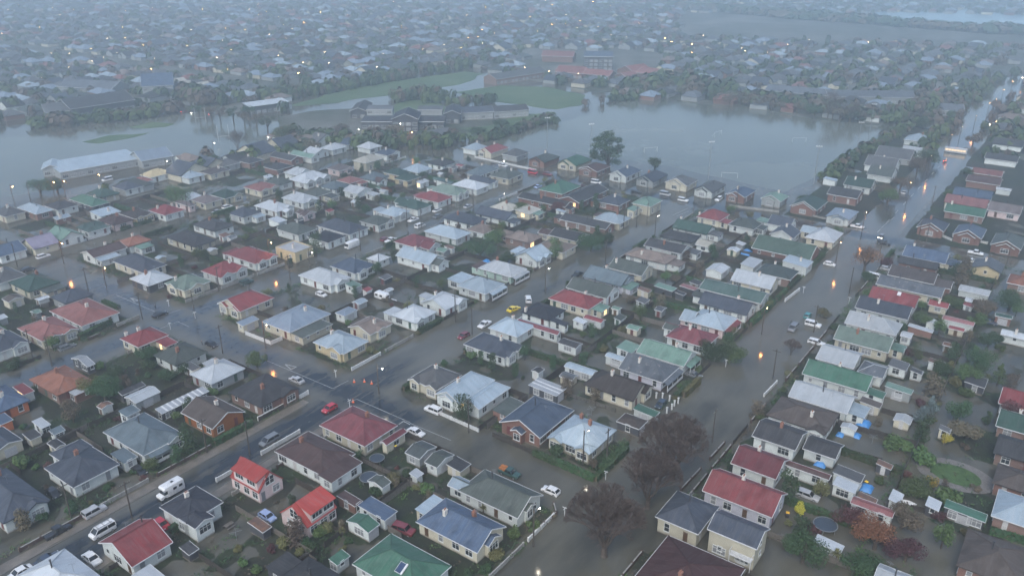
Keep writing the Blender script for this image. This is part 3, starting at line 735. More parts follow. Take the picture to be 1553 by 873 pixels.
# --- yard ground: a sheet of soil and lawn with real heights; only what stands above the flood is kept
def ground_mat():
    m, t, b = mat0('yard_soil', .75, .3); o = coord(t)
    f = noisef(t, o, .12, 5, .6); f2 = noisef(t, o, .9, 5, .65); f3 = noisef(t, o, .05, 3)
    c = mixc(t, ramp(t, f2, .38, .66), (.013,.016,.011), (.030,.034,.023))
    c = mixc(t, ramp(t, f, .47, .60), c, (.022,.036,.014)); c = mixc(t, ramp(t, noisef(t, o, 4, 3), .55, .8), c, (.04,.048,.024))
    c = mixc(t, ramp(t, f3, .5, .7), c, (.042,.040,.032))
    t.links.new(c, b.inputs['Base Color'])
    bp = N(t, 'Bump', Strength=.6, Distance=.12); t.links.new(noisef(t, o, 3, 4, .7), bp.inputs['Height']); t.links.new(bp.outputs[0], b.inputs['Normal']); return m
M['soil'] = ground_mat()
LAWNS = [(abt('a4',1030,110), 3.2), (abt('c0',170,660), 5.5), (abt('c0',1180,110), 5), (abt('c1',440,110), 5), (abt('a4',1150,360), 5), (abt('b4',1300,770), 5), (abt('a0',830,850), 3), (abt('c0',960,660), 3.5), (abt('d4',420,800), 4), (abt('d4',670,840), 4)]
def in_street(a, b, m=0):
    for c, hw in A_ST:
        if abs(b-c) < hw+m: return True
    for c, hw in B_ST:
        if abs(a-c) < hw+m: return True
    return False
def yard_h(a, b):
    ds = min([abs(b-c)-hw for c, hw in A_ST]+[abs(a-c)-hw for c, hw in B_ST])
    n = noise.noise((a*.055, b*.055, 1.7))*.6 + noise.noise((a*.16, b*.16, 8))*.42 + noise.noise((a*.5, b*.5, 3))*.16
    bias = -.10
    if -31 < b < 40: bias = -.16
    if b < -140: bias = -.06
    if b < -140 and a < 112: bias = .04
    if a > 311: bias = .22
    if -112 < b < -70 and a < 112: bias = .05
    for (p, r) in LAWNS:
        d = math.hypot(a-p[0], b-p[1])
        if d < r+2: bias += .9*clamp((r+2-d)/2, 0, 1)
    h = n*.55 + bias
    if ds < 1.6: h = min(h, (ds-.5)*.25)
    return h*.35
def house_near(a, b):
    d = 9.
    for r in rects:
        da = max(r[0]-a, 0, a-r[1]); db = max(r[2]-b, 0, b-r[3])
        if da < 4 and db < 4: d = min(d, math.hypot(da, db))
    return d
def yards(a0, a1, b0, b1, st):
    na, nb = int((a1-a0)/st)+1, int((b1-b0)/st)+1; hh = []
    near = {}
    for r in rects:
        for i in range(int((r[0]-3-a0)/st), int((r[1]+3-a0)/st)+2):
            for k in range(int((r[2]-3-b0)/st), int((r[3]+3-b0)/st)+2):
                a, b = a0+i*st, b0+k*st; da = max(r[0]-a, 0, a-r[1]); db = max(r[2]-b, 0, b-r[3]); d = math.hypot(da, db)
                if d < 3: near[(i, k)] = min(near.get((i, k), 9), d)
    out = MB(); idx = {}
    H = [[0]*nb for _ in range(na)]
    for i in range(na):
        for k in range(nb):
            a, b = a0+i*st, b0+k*st; h = yard_h(a, b)
            if not in_street(a, b, .3):
                d = near.get((i, k))
                if d is not None: h += .045*(1-d/3) if h > -.2 else 0
            H[i][k] = clamp(h, -.4, .16)
    for i in range(na-1):
        for k in range(nb-1):
            if max(H[i][k], H[i+1][k], H[i][k+1], H[i+1][k+1]) > .0:
                f = []
                for (p, q) in ((i, k), (i+1, k), (i+1, k+1), (i, k+1)):
                    if (p, q) not in idx: idx[(p, q)] = len(out.v); out.v.append((*W(a0+p*st, b0+q*st), H[p][q]))
                    f.append(idx[(p, q)])
                out.f.append(tuple(f[::-1])); out.m.append(0)
    o = link('ground', out.mesh('ground', M['soil'], True)); tag(o, kind='structure')
yards(28, 312, -330, 44, 1.3)
yards(318, 520, -96, 60, 2.2)
# garden ring with an oval lawn
def ell(c, ra, rb, n=40): return [W(c[0]+ra*math.cos(2*math.pi*k/n), c[1]+rb*math.sin(2*math.pi*k/n)) for k in range(n)]
M['lawn'] = plain('short_lawn', (.045,.085,.025), .8, var=.3, scale=1.5); M['gravel'] = plain('gravel_path', (.14,.13,.12), .7, var=.25, scale=2)
LC = abt('a4', 1030, 112)
tag(sheet('path', M['gravel'], ell(LC, 5.6, 7.6), .175), kind='structure'); tag(sheet('lawn', M['lawn'], ell(LC, 3.6, 4.9), .195), kind='structure')
# --- playing fields and far land
def field_mat():
    m, t, b = mat0('wet_grass', .7, .3); o = coord(t); f = noisef(t, o, .03, 5, .65)
    c = mixc(t, ramp(t, f, .35, .65), (.052,.095,.038), (.085,.125,.055)); c = mixc(t, ramp(t, noisef(t, o, .2, 4), .6, .7), c, (.11,.115,.10)); t.links.new(c, b.inputs['Base Color']); return m
M['field'] = field_mat()
def farmat():
    m, t, b = mat0('far_gardens', .8, .3); o = coord(t); f = noisef(t, o, .05, 5, .7); f2 = noisef(t, o, .012, 3)
    c = mixc(t, ramp(t, f, .4, .62), (.045,.055,.035), (.10,.10,.085)); c = mixc(t, ramp(t, f2, .5, .65), c, (.14,.14,.125)); t.links.new(c, b.inputs['Base Color']); return m
M['fargr'] = farmat()
def pxpoly(s): v = list(map(float, s.split())); return [g(v[i], v[i+1]) for i in range(0, len(v), 2)]
def wob(pts, amp, sd, step=6):
    out = []
    for i, p in enumerate(pts):
        q = pts[(i+1) % len(pts)]; n = max(1, int(math.hypot(q[0]-p[0], q[1]-p[1])/step))
        for k in range(n):
            x = p[0]+(q[0]-p[0])*k/n; y = p[1]+(q[1]-p[1])*k/n
            out.append((x+amp*noise.noise((x*.05, y*.05, sd)), y+amp*noise.noise((x*.05, y*.05, sd+7))))
    return out
FIELD_POLYS = ['440 160 520 137 610 122 700 109 735 112 700 128 640 138 560 148 500 157 450 161', '690 140 760 130 830 132 893 146 880 160 840 166 780 158 720 152',
    '570 170 620 152 660 152 690 172 640 176 600 178', '125 215 160 206 200 204 228 201 190 212 150 219', '196 192 230 186 268 188 250 193 215 195', '700 195 740 190 800 172 845 172 800 185 745 205',
    '690 205 735 195 742 204 715 214', '262 240 300 236 296 246 266 247', '785 150 850 146 880 152 840 160']
for i, s in enumerate(FIELD_POLYS): tag(sheet('grass_field', M['field'], wob(pxpoly(s), 4, i), .05+.004*i), kind='structure')
LAND = ['-400 185 0 182 55 182 100 172 200 168 270 158 300 162 345 176 385 160 420 148 520 130 700 104 740 100 760 118 850 128 905 140 960 138 1050 158 1120 160 1230 180 1330 190 1345 186 1420 150 1500 120 1640 105 1900 60 1500 52 1000 12 770 -12 400 -20 -100 0 -500 60',
        '1340 200 1240 262 1225 285 1320 320 1335 300 1420 220 1470 170 1420 152 1345 188']
tag(sheet('ground', M['fargr'], wob(pxpoly(LAND[0]), 6, 20, 15), .03), kind='structure')
tag(sheet('ground', M['fargr'], wob(pxpoly('420 178 470 168 560 164 640 168 700 180 800 176 800 186 720 206 650 212 640 224 560 215 480 220 430 214'), 4, 30), .04), kind='structure')
tag(sheet('ground', M['fargr'], wob([W(*p) for p in [(322,-45),(322,70),(640,90),(760,40),(760,-48),(520,-48)]], 2, 33, 10), .02), kind='structure')
def sea_mat():
    m, t, b = mat0('sea', .25, .5); o = coord(t)
    mp = N(t, 'Mapping'); mp.inputs['Rotation'].default_value = (0, 0, R(35)); mp.inputs['Scale'].default_value = (.25, 1.6, 1); t.links.new(o, mp.inputs[0])
    f = noisef(t, mp.outputs[0], .012, 5, .65)
    t.links.new(mixc(t, ramp(t, f, .56, .66), (.20,.31,.36), (.6,.65,.66)), b.inputs['Base Color']); return m
sea_line = [(930,-14),(1000,2),(1060,9),(1120,15),(1180,20),(1240,25),(1300,30),(1380,36),(1440,40),(1500,43),(1560,45),(1640,50),(1800,58)]
sp = [g(*p) for p in sea_line]; tag(sheet('sea', sea_mat(), [(p[0], p[1]) for p in sp] + [(2880, sp[-1][1]+20), (2880, 2880), (sp[0][0]+150, 2880)], .06), kind='structure')
M['sand'] = plain('wet_sand', (.52,.54,.53), .5, var=.1, scale=.05)
tag(sheet('beach', M['sand'], sp + [(p[0]+28*math.cos(R(-35)), p[1]-26) for p in sp][::-1], .055), kind='structure')
# the flooded park and the flooded sports field: paler, finer silt over grass
M['parkflood'] = (lambda mt: mt)(bpy.data.materials.new('silted_park_water')); M['parkflood'].use_nodes = True; t = M['parkflood'].node_tree; b = t.nodes['Principled BSDF']; o = coord(t)
t.links.new(mixc(t, ramp(t, noisef(t, o, .012, 5, .6), .35, .65), (.078,.088,.070), (.125,.132,.106)), b.inputs['Base Color']); b.inputs['IOR'].default_value = 1.33
b.inputs['Roughness'].default_value = .14; bp = N(t, 'Bump', Strength=.1, Distance=.06); t.links.new(noisef(t, o, .7, 4), bp.inputs['Height']); t.links.new(bp.outputs[0], b.inputs['Normal'])
tag(sheet('flood_water', M['parkflood'], wob(pxpoly('742 214 800 198 880 178 950 152 1045 154 1200 172 1345 188 1332 206 1235 270 1196 290 1120 276 1010 252 900 236 800 222'), 2, 41), .012), kind='structure')
tag(sheet('flood_water', M['parkflood'], wob(pxpoly('-200 330 0 300 60 290 80 245 260 228 330 236 420 222 440 190 400 176 300 170 200 184 100 205 0 210 -200 230'), 3, 43), .012), kind='structure')
# --- haze
hz = MB(); hz.box(-2950, 2950, -750, 2950, -3, 111)
hm = bpy.data.materials.new('haze'); hm.use_nodes = True; t = hm.node_tree; t.nodes.clear()
out = t.nodes.new('ShaderNodeOutputMaterial'); pv = t.nodes.new('ShaderNodeVolumePrincipled')
pv.inputs['Color'].default_value = (.87,.945,1.0,1); pv.inputs['Density'].default_value = HAZE; pv.inputs['Anisotropy'].default_value = .74
t.links.new(pv.outputs[0], out.inputs['Volume']); tag(link('haze', hz.mesh('haze', hm)), kind='stuff')

# --- shared window meshes: the frame is the part, the pane its sub-part; they face local -y
def window_mesh(w, hgt, mull, transom):
    f = MB(); d = .07; b = .11
    f.box(-w/2-b, w/2+b, -d, .02, -b, 0); f.box(-w/2-b, w/2+b, -d, .02, hgt, hgt+b)
    f.box(-w/2-b, -w/2, -d, .02, 0, hgt); f.box(w/2, w/2+b, -d, .02, 0, hgt)
    for k in range(1, mull+1): x = -w/2 + w*k/(mull+1); f.box(x-.045, x+.045, -d+.01, .01, 0, hgt)
    if transom: f.box(-w/2, w/2, -d+.02, .005, hgt*transom-.04, hgt*transom+.04)
    f.box(-w/2-b-.06, w/2+b+.06, -d-.06, -.001, -b-.07, -b)
    p = MB(); p.box(-w/2, w/2, -.03, .01, 0, hgt)
    return f.mesh('window', M['frame']), {k: p.mesh('pane', M[k]) for k in ('glass', 'curtain', 'lit')}
WIN = {'d': window_mesh(1.5, 1.45, 1, .68), 't': window_mesh(2.3, 1.45, 2, .68), 's': window_mesh(.75, .9, 0, 0), 'l': window_mesh(.95, 1.7, 0, .5)}
dm = MB(); dm.box(-.45, .45, -.05, .02, 0, 2.0); dm.box(-.5, .5, -.07, .01, 2.0, 2.08); DOORS = [dm.mesh('door', plain(n_, c_, .4)) for n_, c_ in (('red_door', (.12,.04,.04)), ('grey_door', (.16,.17,.18)), ('white_door', (.45,.45,.44)), ('green_door', (.04,.08,.06)), ('brown_door', (.09,.055,.035)))]; DOOR = DOORS[1]
dm = MB(); dm.box(-1.25, 1.25, -.05, .02, 0, 2.05)
for k in range(4): dm.box(-1.2, 1.2, -.065, -.05, .05+k*.5, .47+k*.5)
GDOOR = dm.mesh('garage_door', M['gdoor'])
def chimney_mesh(k):
    m = MB()
    if k in 'wc':
        m.box(-.38, .38, -.3, .3, -1.2, 1.15, 0); m.box(-.44, .44, -.36, .36, 1.0, 1.16, 0)
        m.tube((-.17,0,1.15), (-.17,0,1.5), .12, .10, 8, 1, True); m.tube((.17,0,1.15), (.17,0,1.5), .12, .10, 8, 1, True)
        return m.mesh('chimney', [M['plaster'] if k == 'w' else M['brick'], M['cpot']])
    if k == 'k':
        m.tube((0,0,-.6), (0,0,1.5), .13, .13, 8, 0, True); m.tube((0,0,1.5), (0,0,1.72), .2, .2, 8, 0, True); return m.mesh('flue', M['iron'])
    if k == 'y': m.box(-.7, .7, -.5, .5, -.2, .12, 0); m.box(-.6, .6, -.4, .4, .12, .15, 1); return m.mesh('skylight', [M['trim'], M['headoff']])
    m.box(-1.0, 1.0, -.75, .75, .06, .14, 0); m.box(-.93, .93, -.68, .68, .14, .16, 1); m.tube((-1.05,-.8,.22), (1.05,-.8,.22), .2, .2, 8, 0, True); return m.mesh('solar_panel', [M['trim'], M['solar']])
CH = {k: chimney_mesh(k) for k in 'wckyv'}
a = MB(); a.tube((0,0,-.3), (0,0,1.9), .025, .025, 5)
for k in range(5): a.bar((-.5+.05*k, -.5+.25*k, 1.85), (.5-.05*k, -.5+.25*k, 1.85), .025, .025)
a.bar((0,-.55,1.85), (0,.55,1.85), .03, .03); AERIAL = a.mesh('aerial', M['steel'])

TAN = {}
def wing_roof(mb, tr, rc, x0, x1, y0, y1, z, kind, pitch, oh=.42):
    """kind: h hip, x gable with its ridge along x, y along y; an upper-case end list keeps some ends hipped. Returns ridge height."""
    base = kind[0]; X0, X1, Y0, Y1 = x0-oh, x1+oh, y0-oh, y1+oh; tp = math.tan(pitch)
    if base == 'h': base = 'x' if (X1-X0) >= (Y1-Y0) else 'y'; hip = (1, 1)
    else: hip = (('0' in kind[1:])*1, ('1' in kind[1:])*1)
    if base == 'x':
        s = (Y1-Y0)/2; rz = z + s*tp; ym = (Y0+Y1)/2
        P = lambda x, y, zz: (x, y, zz); A0, A1, B0, B1 = X0, X1, Y0, Y1
    else:
        s = (X1-X0)/2; rz = z + s*tp
        P = lambda x, y, zz: (y, x, zz); A0, A1, B0, B1 = Y0, Y1, X0, X1
    m = (B0+B1)/2; L = A1-A0
    i0 = min(s, L/2-.05)*hip[0]; i1 = min(s, L/2-.05)*hip[1]
    e = [P(A0,B0,z), P(A1,B0,z), P(A1,B1,z), P(A0,B1,z)]; r = [P(A0+i0,m,rz), P(A1-i1,m,rz)]
    sl = math.hypot(s, rz-z)
    fl = base == 'y'
    def face(pts, uv, dz=0):
        up = [(p[0], p[1], p[2]+dz) for p in pts]
        if fl != (dz < 0): up = up[::-1]; uv = uv[::-1]
        mb.poly(up, 0, uv)
    tops = [([e[0], e[1], r[1], r[0]], [(0,0),(L,0),(L-i1,sl),(i0,sl)]), ([e[2], e[3], r[0], r[1]], [(0,0),(L,0),(L-i0,sl),(i1,sl)])]
    Wd = B1-B0
    if hip[1]: tops.append(([e[1], e[2], r[1]], [(0,0),(Wd,0),(Wd/2,sl)]))
    if hip[0]: tops.append(([e[3], e[0], r[0]], [(0,0),(Wd,0),(Wd/2,sl)]))
    for p, u in tops: face(p, u); face(p, u, -.13)
    loop = [e[0], e[1]] + ([] if hip[1] else [r[1]]) + [e[2], e[3]] + ([] if hip[0] else [r[0]])
    for k in range(len(loop)):
        p, q = loop[k], loop[(k+1) % len(loop)]
        pts = [p, q, (q[0], q[1], q[2]-.13), (p[0], p[1], p[2]-.13)]
        mb.poly(pts[::-1] if not fl else pts, 0, [(0,0),(1,0),(1,.1),(0,.1)])
        c = ((x0+x1)/2, (y0+y1)/2); d = Vector((q[0]-p[0], q[1]-p[1], 0)); n = Vector((d.y, -d.x, 0)).normalized()
        if n.dot(Vector(((p[0]+q[0])/2-c[0], (p[1]+q[1])/2-c[1], 0))) < 0: n = -n
        off = n*.045
        tr.bar((p[0]+off.x, p[1]+off.y, p[2]-.075), (q[0]+off.x, q[1]+off.y, q[2]-.075), .075, .2)
    if rc is not None:
        up = .035
        rc.bar((r[0][0], r[0][1], rz+up), (r[1][0], r[1][1], rz+up), .3, .07)
        for hh, cs in ((hip[0], (e[0], e[3])), (hip[1], (e[1], e[2]))):
            if hh:
                rr = r[0] if cs[0] is e[0] else r[1]
                for c in cs: rc.bar((c[0], c[1], c[2]+up), (rr[0], rr[1], rz+up), .24, .06)
    return rz
def gable_wall(mb, x0, x1, y0, y1, z, kind, pitch, oh=.42):
    mb.box(x0, x1, y0, y1, -.3, z+.02)
    base = kind[0]
    if base == 'h': return
    tp = math.tan(pitch)
    if base == 'x':
        s = (y1-y0)/2; a, b = x0+.004, x1-.004
        if '0' in kind[1:]: a += s
        if '1' in kind[1:]: b -= s
        zz = z-.1+(s+oh)*tp; zb = z-.1+oh*tp; m = (y0+y1)/2
        i = len(mb.v); mb.v += [(a,y0,z-.2),(a,y1,z-.2),(a,y1,zb),(a,m,zz),(a,y0,zb),(b,y0,z-.2),(b,y1,z-.2),(b,y1,zb),(b,m,zz),(b,y0,zb)]
    else:
        s = (x1-x0)/2; a, b = y0+.004, y1-.004
        if '0' in kind[1:]: a += s
        if '1' in kind[1:]: b -= s
        zz = z-.1+(s+oh)*tp; zb = z-.1+oh*tp; m = (x0+x1)/2
        i = len(mb.v); mb.v += [(x1,a,z-.2),(x0,a,z-.2),(x0,a,zb),(m,a,zz),(x1,a,zb),(x1,b,z-.2),(x0,b,z-.2),(x0,b,zb),(m,b,zz),(x1,b,zb)]
    for f in ((0,4,3,2,1),(5,6,7,8,9),(0,1,6,5),(1,2,7,6),(2,3,8,7),(3,4,9,8),(4,0,5,9)):
        mb.f.append(tuple(i+k for k in f)); mb.m.append(0)
# side -> local frame. local x = up the street (A), local y = -B.
KIND = {'h': 'h', 'a': 'x', 'b': 'y', 'aS': 'x1', 'aN': 'x0', 'bE': 'y1', 'bW': 'y0'}
def put_win(root, typ, pane, side, u, z, rect):
    x0, x1, y0, y1 = rect
    loc, rz = {'E': ((u, y0, z), 0), 'W': ((u, y1, z), math.pi), 'S': ((x0, u, z), -math.pi/2), 'N': ((x1, u, z), math.pi/2)}[side]
    f, p = WIN[typ]
    w = link('window', f, root, loc, rz); link('pane', p[pane], w); return w
def wall_windows(rnd, root, rect, side, z, lod, skip=(), floors=1, door=False, lo=None, hi=None):
    x0, x1, y0, y1 = rect
    a, b = (x0, x1) if side in 'EW' else (y0, y1)
    if lo is not None: a, b = lo, hi
    L = b-a
    if L < 1.6 or z < 2.25: return
    n = max(1, int(L/(3.1 if lod == 0 else 4.0)))
    dk = rnd.randrange(n) if door and n > 1 else -1
    for fl in range(floors):
        for k in range(n):
            u = a + L*(k+.5)/n + rnd.uniform(-.25, .25)
            if any(s0-.9 < u < s1+.9 for s0, s1 in skip): continue
            if fl == 0 and k == dk:
                loc, rz = {'E': ((u, y0, .45), 0), 'W': ((u, y1, .45), math.pi), 'S': ((x0, u, .45), -math.pi/2), 'N': ((x1, u, .45), math.pi/2)}[side]
                link('door', rnd.choice(DOORS), root, loc, rz); continue
            typ = rnd.choice('ddtsl') if L/n > 2.7 else rnd.choice('dsl')
            zz = (1.0 if typ != 's' else 1.45) + fl*2.5
            if z - zz < 1.6 and typ in 'dtl': zz = max(.7, z-1.95)
            r = rnd.random(); pane = 'lit' if r < .012 else 'curtain' if r < .4 else 'glass'
            put_win(root, typ, pane, side, u, zz, rect)
def roof_h(x, y, x0, x1, y0, y1, z, kind, pitch, oh=.42):
    d = []
    if kind[0] in 'hy' : d += [x-x0+oh, x1+oh-x]
    if kind[0] in 'hx' : d += [y-y0+oh, y1+oh-y]
    return z + max(0, min(d))*math.tan(pitch)
def build_house(h, idx):
    rnd = random.Random(idx*13+5)
    ca, cb = (h.a0+h.a1)/2, (h.b0+h.b1)/2; X, Y = W(ca, cb); h.c = (ca, cb); h.pos = (X, Y)
    dd = dist((X, Y)); lod = 0 if dd < 265 else 1 if dd < 400 else 2
    nm = {'G': 'garage', 'S': 'shed', None: 'house'}[h.out]
    root = empty(nm, (X, Y, 0), TH); h.root = root; h.lod = lod; h.nm = nm
    loc = lambda a0, a1, b0, b1: (a0-ca, a1-ca, cb-b1, cb-b0)
    x0, x1, y0, y1 = loc(h.a0+.4, h.a1-.4, h.b0+.4, h.b1-.4)
    if h.out == 'S' or h.a1-h.a0 < 3: x0, x1, y0, y1 = loc(h.a0+.15, h.a1-.15, h.b0+.15, h.b1-.15)
    wall, roof, trim, cap = MB(), MB(), MB(), MB()
    rect = (x0, x1, y0, y1); z = h.z; pitch = R(rnd.uniform(25, 29))
    if h.kind in ('a', 'b') and not h.out and h.roof in ('lw', 'lu', 'gb', 'dg', 'tg'): pitch = R(20)
    if h.roof in ('lu', 'tn', 'br', 'rr') or h.kind == 'h' and ROOF[h.roof][2]: pitch = R(20)
    if h.out: pitch = R(16)
    oh = .42 if not h.out else .18
    if h.kind == 'D': return dormer_house(h, root, rect, rnd)
    if h.kind in 'mf':
        s = .35 if h.out else .55
        if h.kind == 'f':
            wall.box(x0, x1, y0, y1, -.3, z-.35); t = .18
            wall.box(x0, x1, y0, y0+t, z-.35, z+.35); wall.box(x0, x1, y1-t, y1, z-.35, z+.35); wall.box(x0, x0+t, y0+t, y1-t, z-.35, z+.35); wall.box(x1-t, x1, y0+t, y1-t, z-.35, z+.35)
            roof.poly([(x0+t,y0+t,z-.1),(x1-t,y0+t,z-.1),(x1-t,y1-t,z+.05),(x0+t,y1-t,z+.05)], 0, [(0,0),(x1-x0,0),(x1-x0,y1-y0),(0,y1-y0)])
            for q in ((x0,x1,y0-.03,y0),(x0,x1,y1,y1+.03),(x0-.03,x0,y0,y1),(x1,x1+.03,y0,y1)): trim.box(*q, z+.2, z+.38)
        else:
            za, zb = z, z+s
            i = len(wall.v); wall.v += [(x0,y0,-.3),(x1,y0,-.3),(x1,y1,-.3),(x0,y1,-.3),(x0,y0,za-.06),(x1,y0,za-.06),(x1,y1,zb-.06),(x0,y1,zb-.06)]
            open_side = h.wall == 'K' and h.roof in ('st',)
            for f in ((3,2,1,0),(4,5,6,7),(0,1,5,4),(1,2,6,5),(2,3,7,6),(3,0,4,7)): wall.f.append(f); wall.m.append(0)
            o = .22; k = s/(y1-y0)*o
            q = [(x0-o,y0-o,za-k),(x1+o,y0-o,za-k),(x1+o,y1+o,zb+k),(x0-o,y1+o,zb+k)]
            L, D = x1-x0+2*o, y1-y0+2*o
            roof.poly(q, 0, [(0,0),(L,0),(L,D),(0,D)]); roof.poly([(p[0],p[1],p[2]-.07) for p in q][::-1], 0, [(0,0),(L,0),(L,D),(0,D)])
            for k in range(4):
                p, r = q[k], q[(k+1) % 4]; roof.poly([p, (p[0],p[1],p[2]-.07), (r[0],r[1],r[2]-.07), r], 0, [(0,0),(0,.1),(1,.1),(1,0)])
            for p, r in ((q[0], q[1]), (q[1], q[2]), (q[3], q[0])): trim.bar((p[0],p[1],p[2]-.05), (r[0],r[1],r[2]-.05), .06, .13)
        H = lambda x, y: z+.3
        if h.roof == 'st':
            for k in range(1, int((x1-x0)/1.5)+1):
                x = x0 + k*(x1-x0)/(int((x1-x0)/1.5)+1); zz = lambda y: z + (y-y0)*s/(y1-y0)+.015
                trim.bar((x, y0-.15, zz(y0)-.01), (x, y1+.15, zz(y1)+.02), .45, .03)
    else:
        k = KIND[h.kind]
        rz = wing_roof(roof, trim, cap if lod < 2 else None, *rect, z, k, pitch, oh); gable_wall(wall, *rect, z, k, pitch, oh)
        H = lambda x, y, k=k: roof_h(x, y, *rect, z, k, pitch, oh)
    skip = {s: [] for s in 'ENWS'}
    for (s, f0, f1, pr) in h.bays:                     # projecting gabled bays
        if s == 'E':
            u0, u1 = x0+(x1-x0)*f0, x0+(x1-x0)*f1; ri = (u0, u1, y0-pr, y0+(u1-u0)/2+.3); kk = 'y1'
        elif s == 'S':
            u0, u1 = y1-(y1-y0)*f1, y1-(y1-y0)*f0; ri = (x0-pr, x0+(u1-u0)/2+.3, u0, u1); kk = 'x1'
        skip[s].append((u0, u1))
        wing_roof(roof, trim, cap if lod < 2 else None, *ri, z+.03, kk, pitch, .3); gable_wall(wall, *ri, z+.03, kk, pitch, .3)
        put_win(root, 't' if u1-u0 > 3 else 'd', 'glass' if rnd.random() < .7 else 'curtain', s, (u0+u1)/2, max(.8, z-2.05), ri)
    for wv in h.wings:
        ri = loc(wv[0]+.3, wv[1]-.3, wv[2]+.3, wv[3]-.3)
        if ri[1]-ri[0] < 1 or ri[3]-ri[2] < 1: continue
        wz = wv[6]; wr = MB(); wt = MB(); ww = MB(); k = wv[4]
        if k == 'm':
            r0, r1, r2, r3 = ri; ww.box(r0, r1, r2, r3, -.3, wz-.05)
            o = .25; sl_ = .3; L, D = r1-r0+2*o, r3-r2+2*o
            q = [(r0-o,r2-o,wz-.02),(r1+o,r2-o,wz-.02),(r1+o,r3+o,wz+sl_),(r0-o,r3+o,wz+sl_)]
            wr.poly(q, 0, [(0,0),(L,0),(L,D),(0,D)]); wr.poly([(p[0],p[1],p[2]-.07) for p in q][::-1], 0, [(0,0),(L,0),(L,D),(0,D)])
            for j in range(4):
                p, r = q[j], q[(j+1) % 4]; wr.poly([p, (p[0],p[1],p[2]-.07), (r[0],r[1],r[2]-.07), r], 0, [(0,0),(0,.1),(1,.1),(1,0)])
            trim.bar((q[0][0],q[0][1],q[0][2]-.05), (q[1][0],q[1][1],q[1][2]-.05), .06, .14); trim.bar((q[1][0],q[1][1],q[1][2]-.05), (q[2][0],q[2][1],q[2][2]-.05), .06, .14)
        else:
            wing_roof(wr, trim, cap if lod < 2 else None, *ri, wz+.015, KIND[k], pitch, .35); gable_wall(ww, *ri, wz+.015, KIND[k], pitch, .35)
        link('wing_roof', wr.mesh('wing_roof', RM(wv[5])), root); link('wing_wall', ww.mesh('wing_wall', WM(h.wall)), root)
        two = 2 if wz > 4.6 else 1
        if lod < 2:
            for s in 'ES': wall_windows(rnd, root, ri, s, wz/two, lod, floors=two)
    for (s, f0, f1, col) in h.porch:                   # lean-to verandah with posts
        u0, u1 = x0+(x1-x0)*f0, x0+(x1-x0)*f1; o = 1.9; pr = MB(); zt, zb = z-.12, z-.62
        q = [(u0,y0-o,zb),(u1,y0-o,zb),(u1,y0-.35,zt),(u0,y0-.35,zt)]
        pr.poly(q, 0, [(0,0),(u1-u0,0),(u1-u0,1.6),(0,1.6)]); pr.poly([(p[0],p[1],p[2]-.06) for p in q][::-1], 0, [(0,0),(u1-u0,0),(u1-u0,1.6),(0,1.6)])
        for j in range(4):
            p, r = q[j], q[(j+1) % 4]; pr.poly([p, (p[0],p[1],p[2]-.06), (r[0],r[1],r[2]-.06), r], 0, [(0,0),(0,.1),(1,.1),(1,0)])
        link('verandah_roof', pr.mesh('verandah_roof', RM(col or h.roof)), root)
        fl = MB(); fl.box(u0, u1, y0-o+.1, y0-.002, -.2, .42); link('verandah_floor', fl.mesh('verandah_floor', M['timber']), root)
        tb = MB(); tb.box(u0, u1, y0-o+.16, y0-o+.22, .42, 1.1); link('verandah_rail', tb.mesh('verandah_rail', M['trim']), root)
        n = max(2, int((u1-u0)/2.4)+1); pm = MB(); pm.box(-.06, .06, -.06, .06, .42, zb); pme = pm.mesh('verandah_post', M['trim'])
        for j in range(n): link('verandah_post', pme, root, (u0+.1+(u1-u0-.2)*j/(n-1), y0-o+.19, 0))
    link('wall', wall.mesh('wall', WM(h.wall)), root)
    if roof.v: link('roof', roof.mesh('roof', RM(h.roof)), root)
    if trim.v: link('fascia', trim.mesh('fascia', M['trim'] if rnd.random() < .75 or h.out else RM(h.roof)), root)
    if cap.v: link('ridge_cap', cap.mesh('ridge_cap', RM(h.roof)), root)
    two = 2 if z > 4.6 else 1
    if getattr(h, 'auto', 0):
        link('door', rnd.choice(DOORS), root, (x0, (y0+y1)/2, .1), -math.pi/2)
    elif h.out is None or lod == 0:
        sides = 'ESWN' if lod == 0 and not h.out else 'ES' if lod < 2 or h.out else 'E'
        if lod == 2 and h.kind[0] == 'a' and h.bays: sides = 'S'
        for s in sides:
            if h.out and s == 'E' and h.out == 'G': continue
            wall_windows(rnd, root, rect, s, z/two, lod, skip[s], two, door=(s in 'ES' and not h.out))
    if h.out == 'G' and lod < 2:
        if x1-x0 > 2.6: link('garage_door', GDOOR, root, ((x0+x1)/2, y0, 0), 0)
        else: link('garage_door', GDOOR, root, (x0, (y0+y1)/2, 0), -math.pi/2)
    for (k, fa, fb) in h.chim:
        cx, cy = x0+(x1-x0)*fa, y1-(y1-y0)*fb
        o = link({'w': 'chimney', 'c': 'chimney', 'k': 'flue', 'y': 'skylight', 'v': 'solar_panel'}[k], CH[k], root, (cx, cy, H(cx, cy)+.02))
        if k in 'yv':
            e = .1; o.rotation_euler = (math.atan2(H(cx,cy+e)-H(cx,cy-e), 2*e), -math.atan2(H(cx+e,cy)-H(cx-e,cy), 2*e), 0)
    if not h.chim and not h.out:
        k = rnd.choice('wckkw'); cx, cy = x0+(x1-x0)*rnd.uniform(.3, .7), y0+(y1-y0)*rnd.uniform(.3, .7)
        link('flue' if k == 'k' else 'chimney', CH[k], root, (cx, cy, H(cx, cy)))
    if not h.out and lod < 2 and rnd.random() < .6:
        cx, cy = x0+(x1-x0)*rnd.uniform(.25, .75), y0+(y1-y0)*rnd.uniform(.25, .75); link('aerial', AERIAL, root, (cx, cy, H(cx, cy)), rnd.uniform(0, 3))
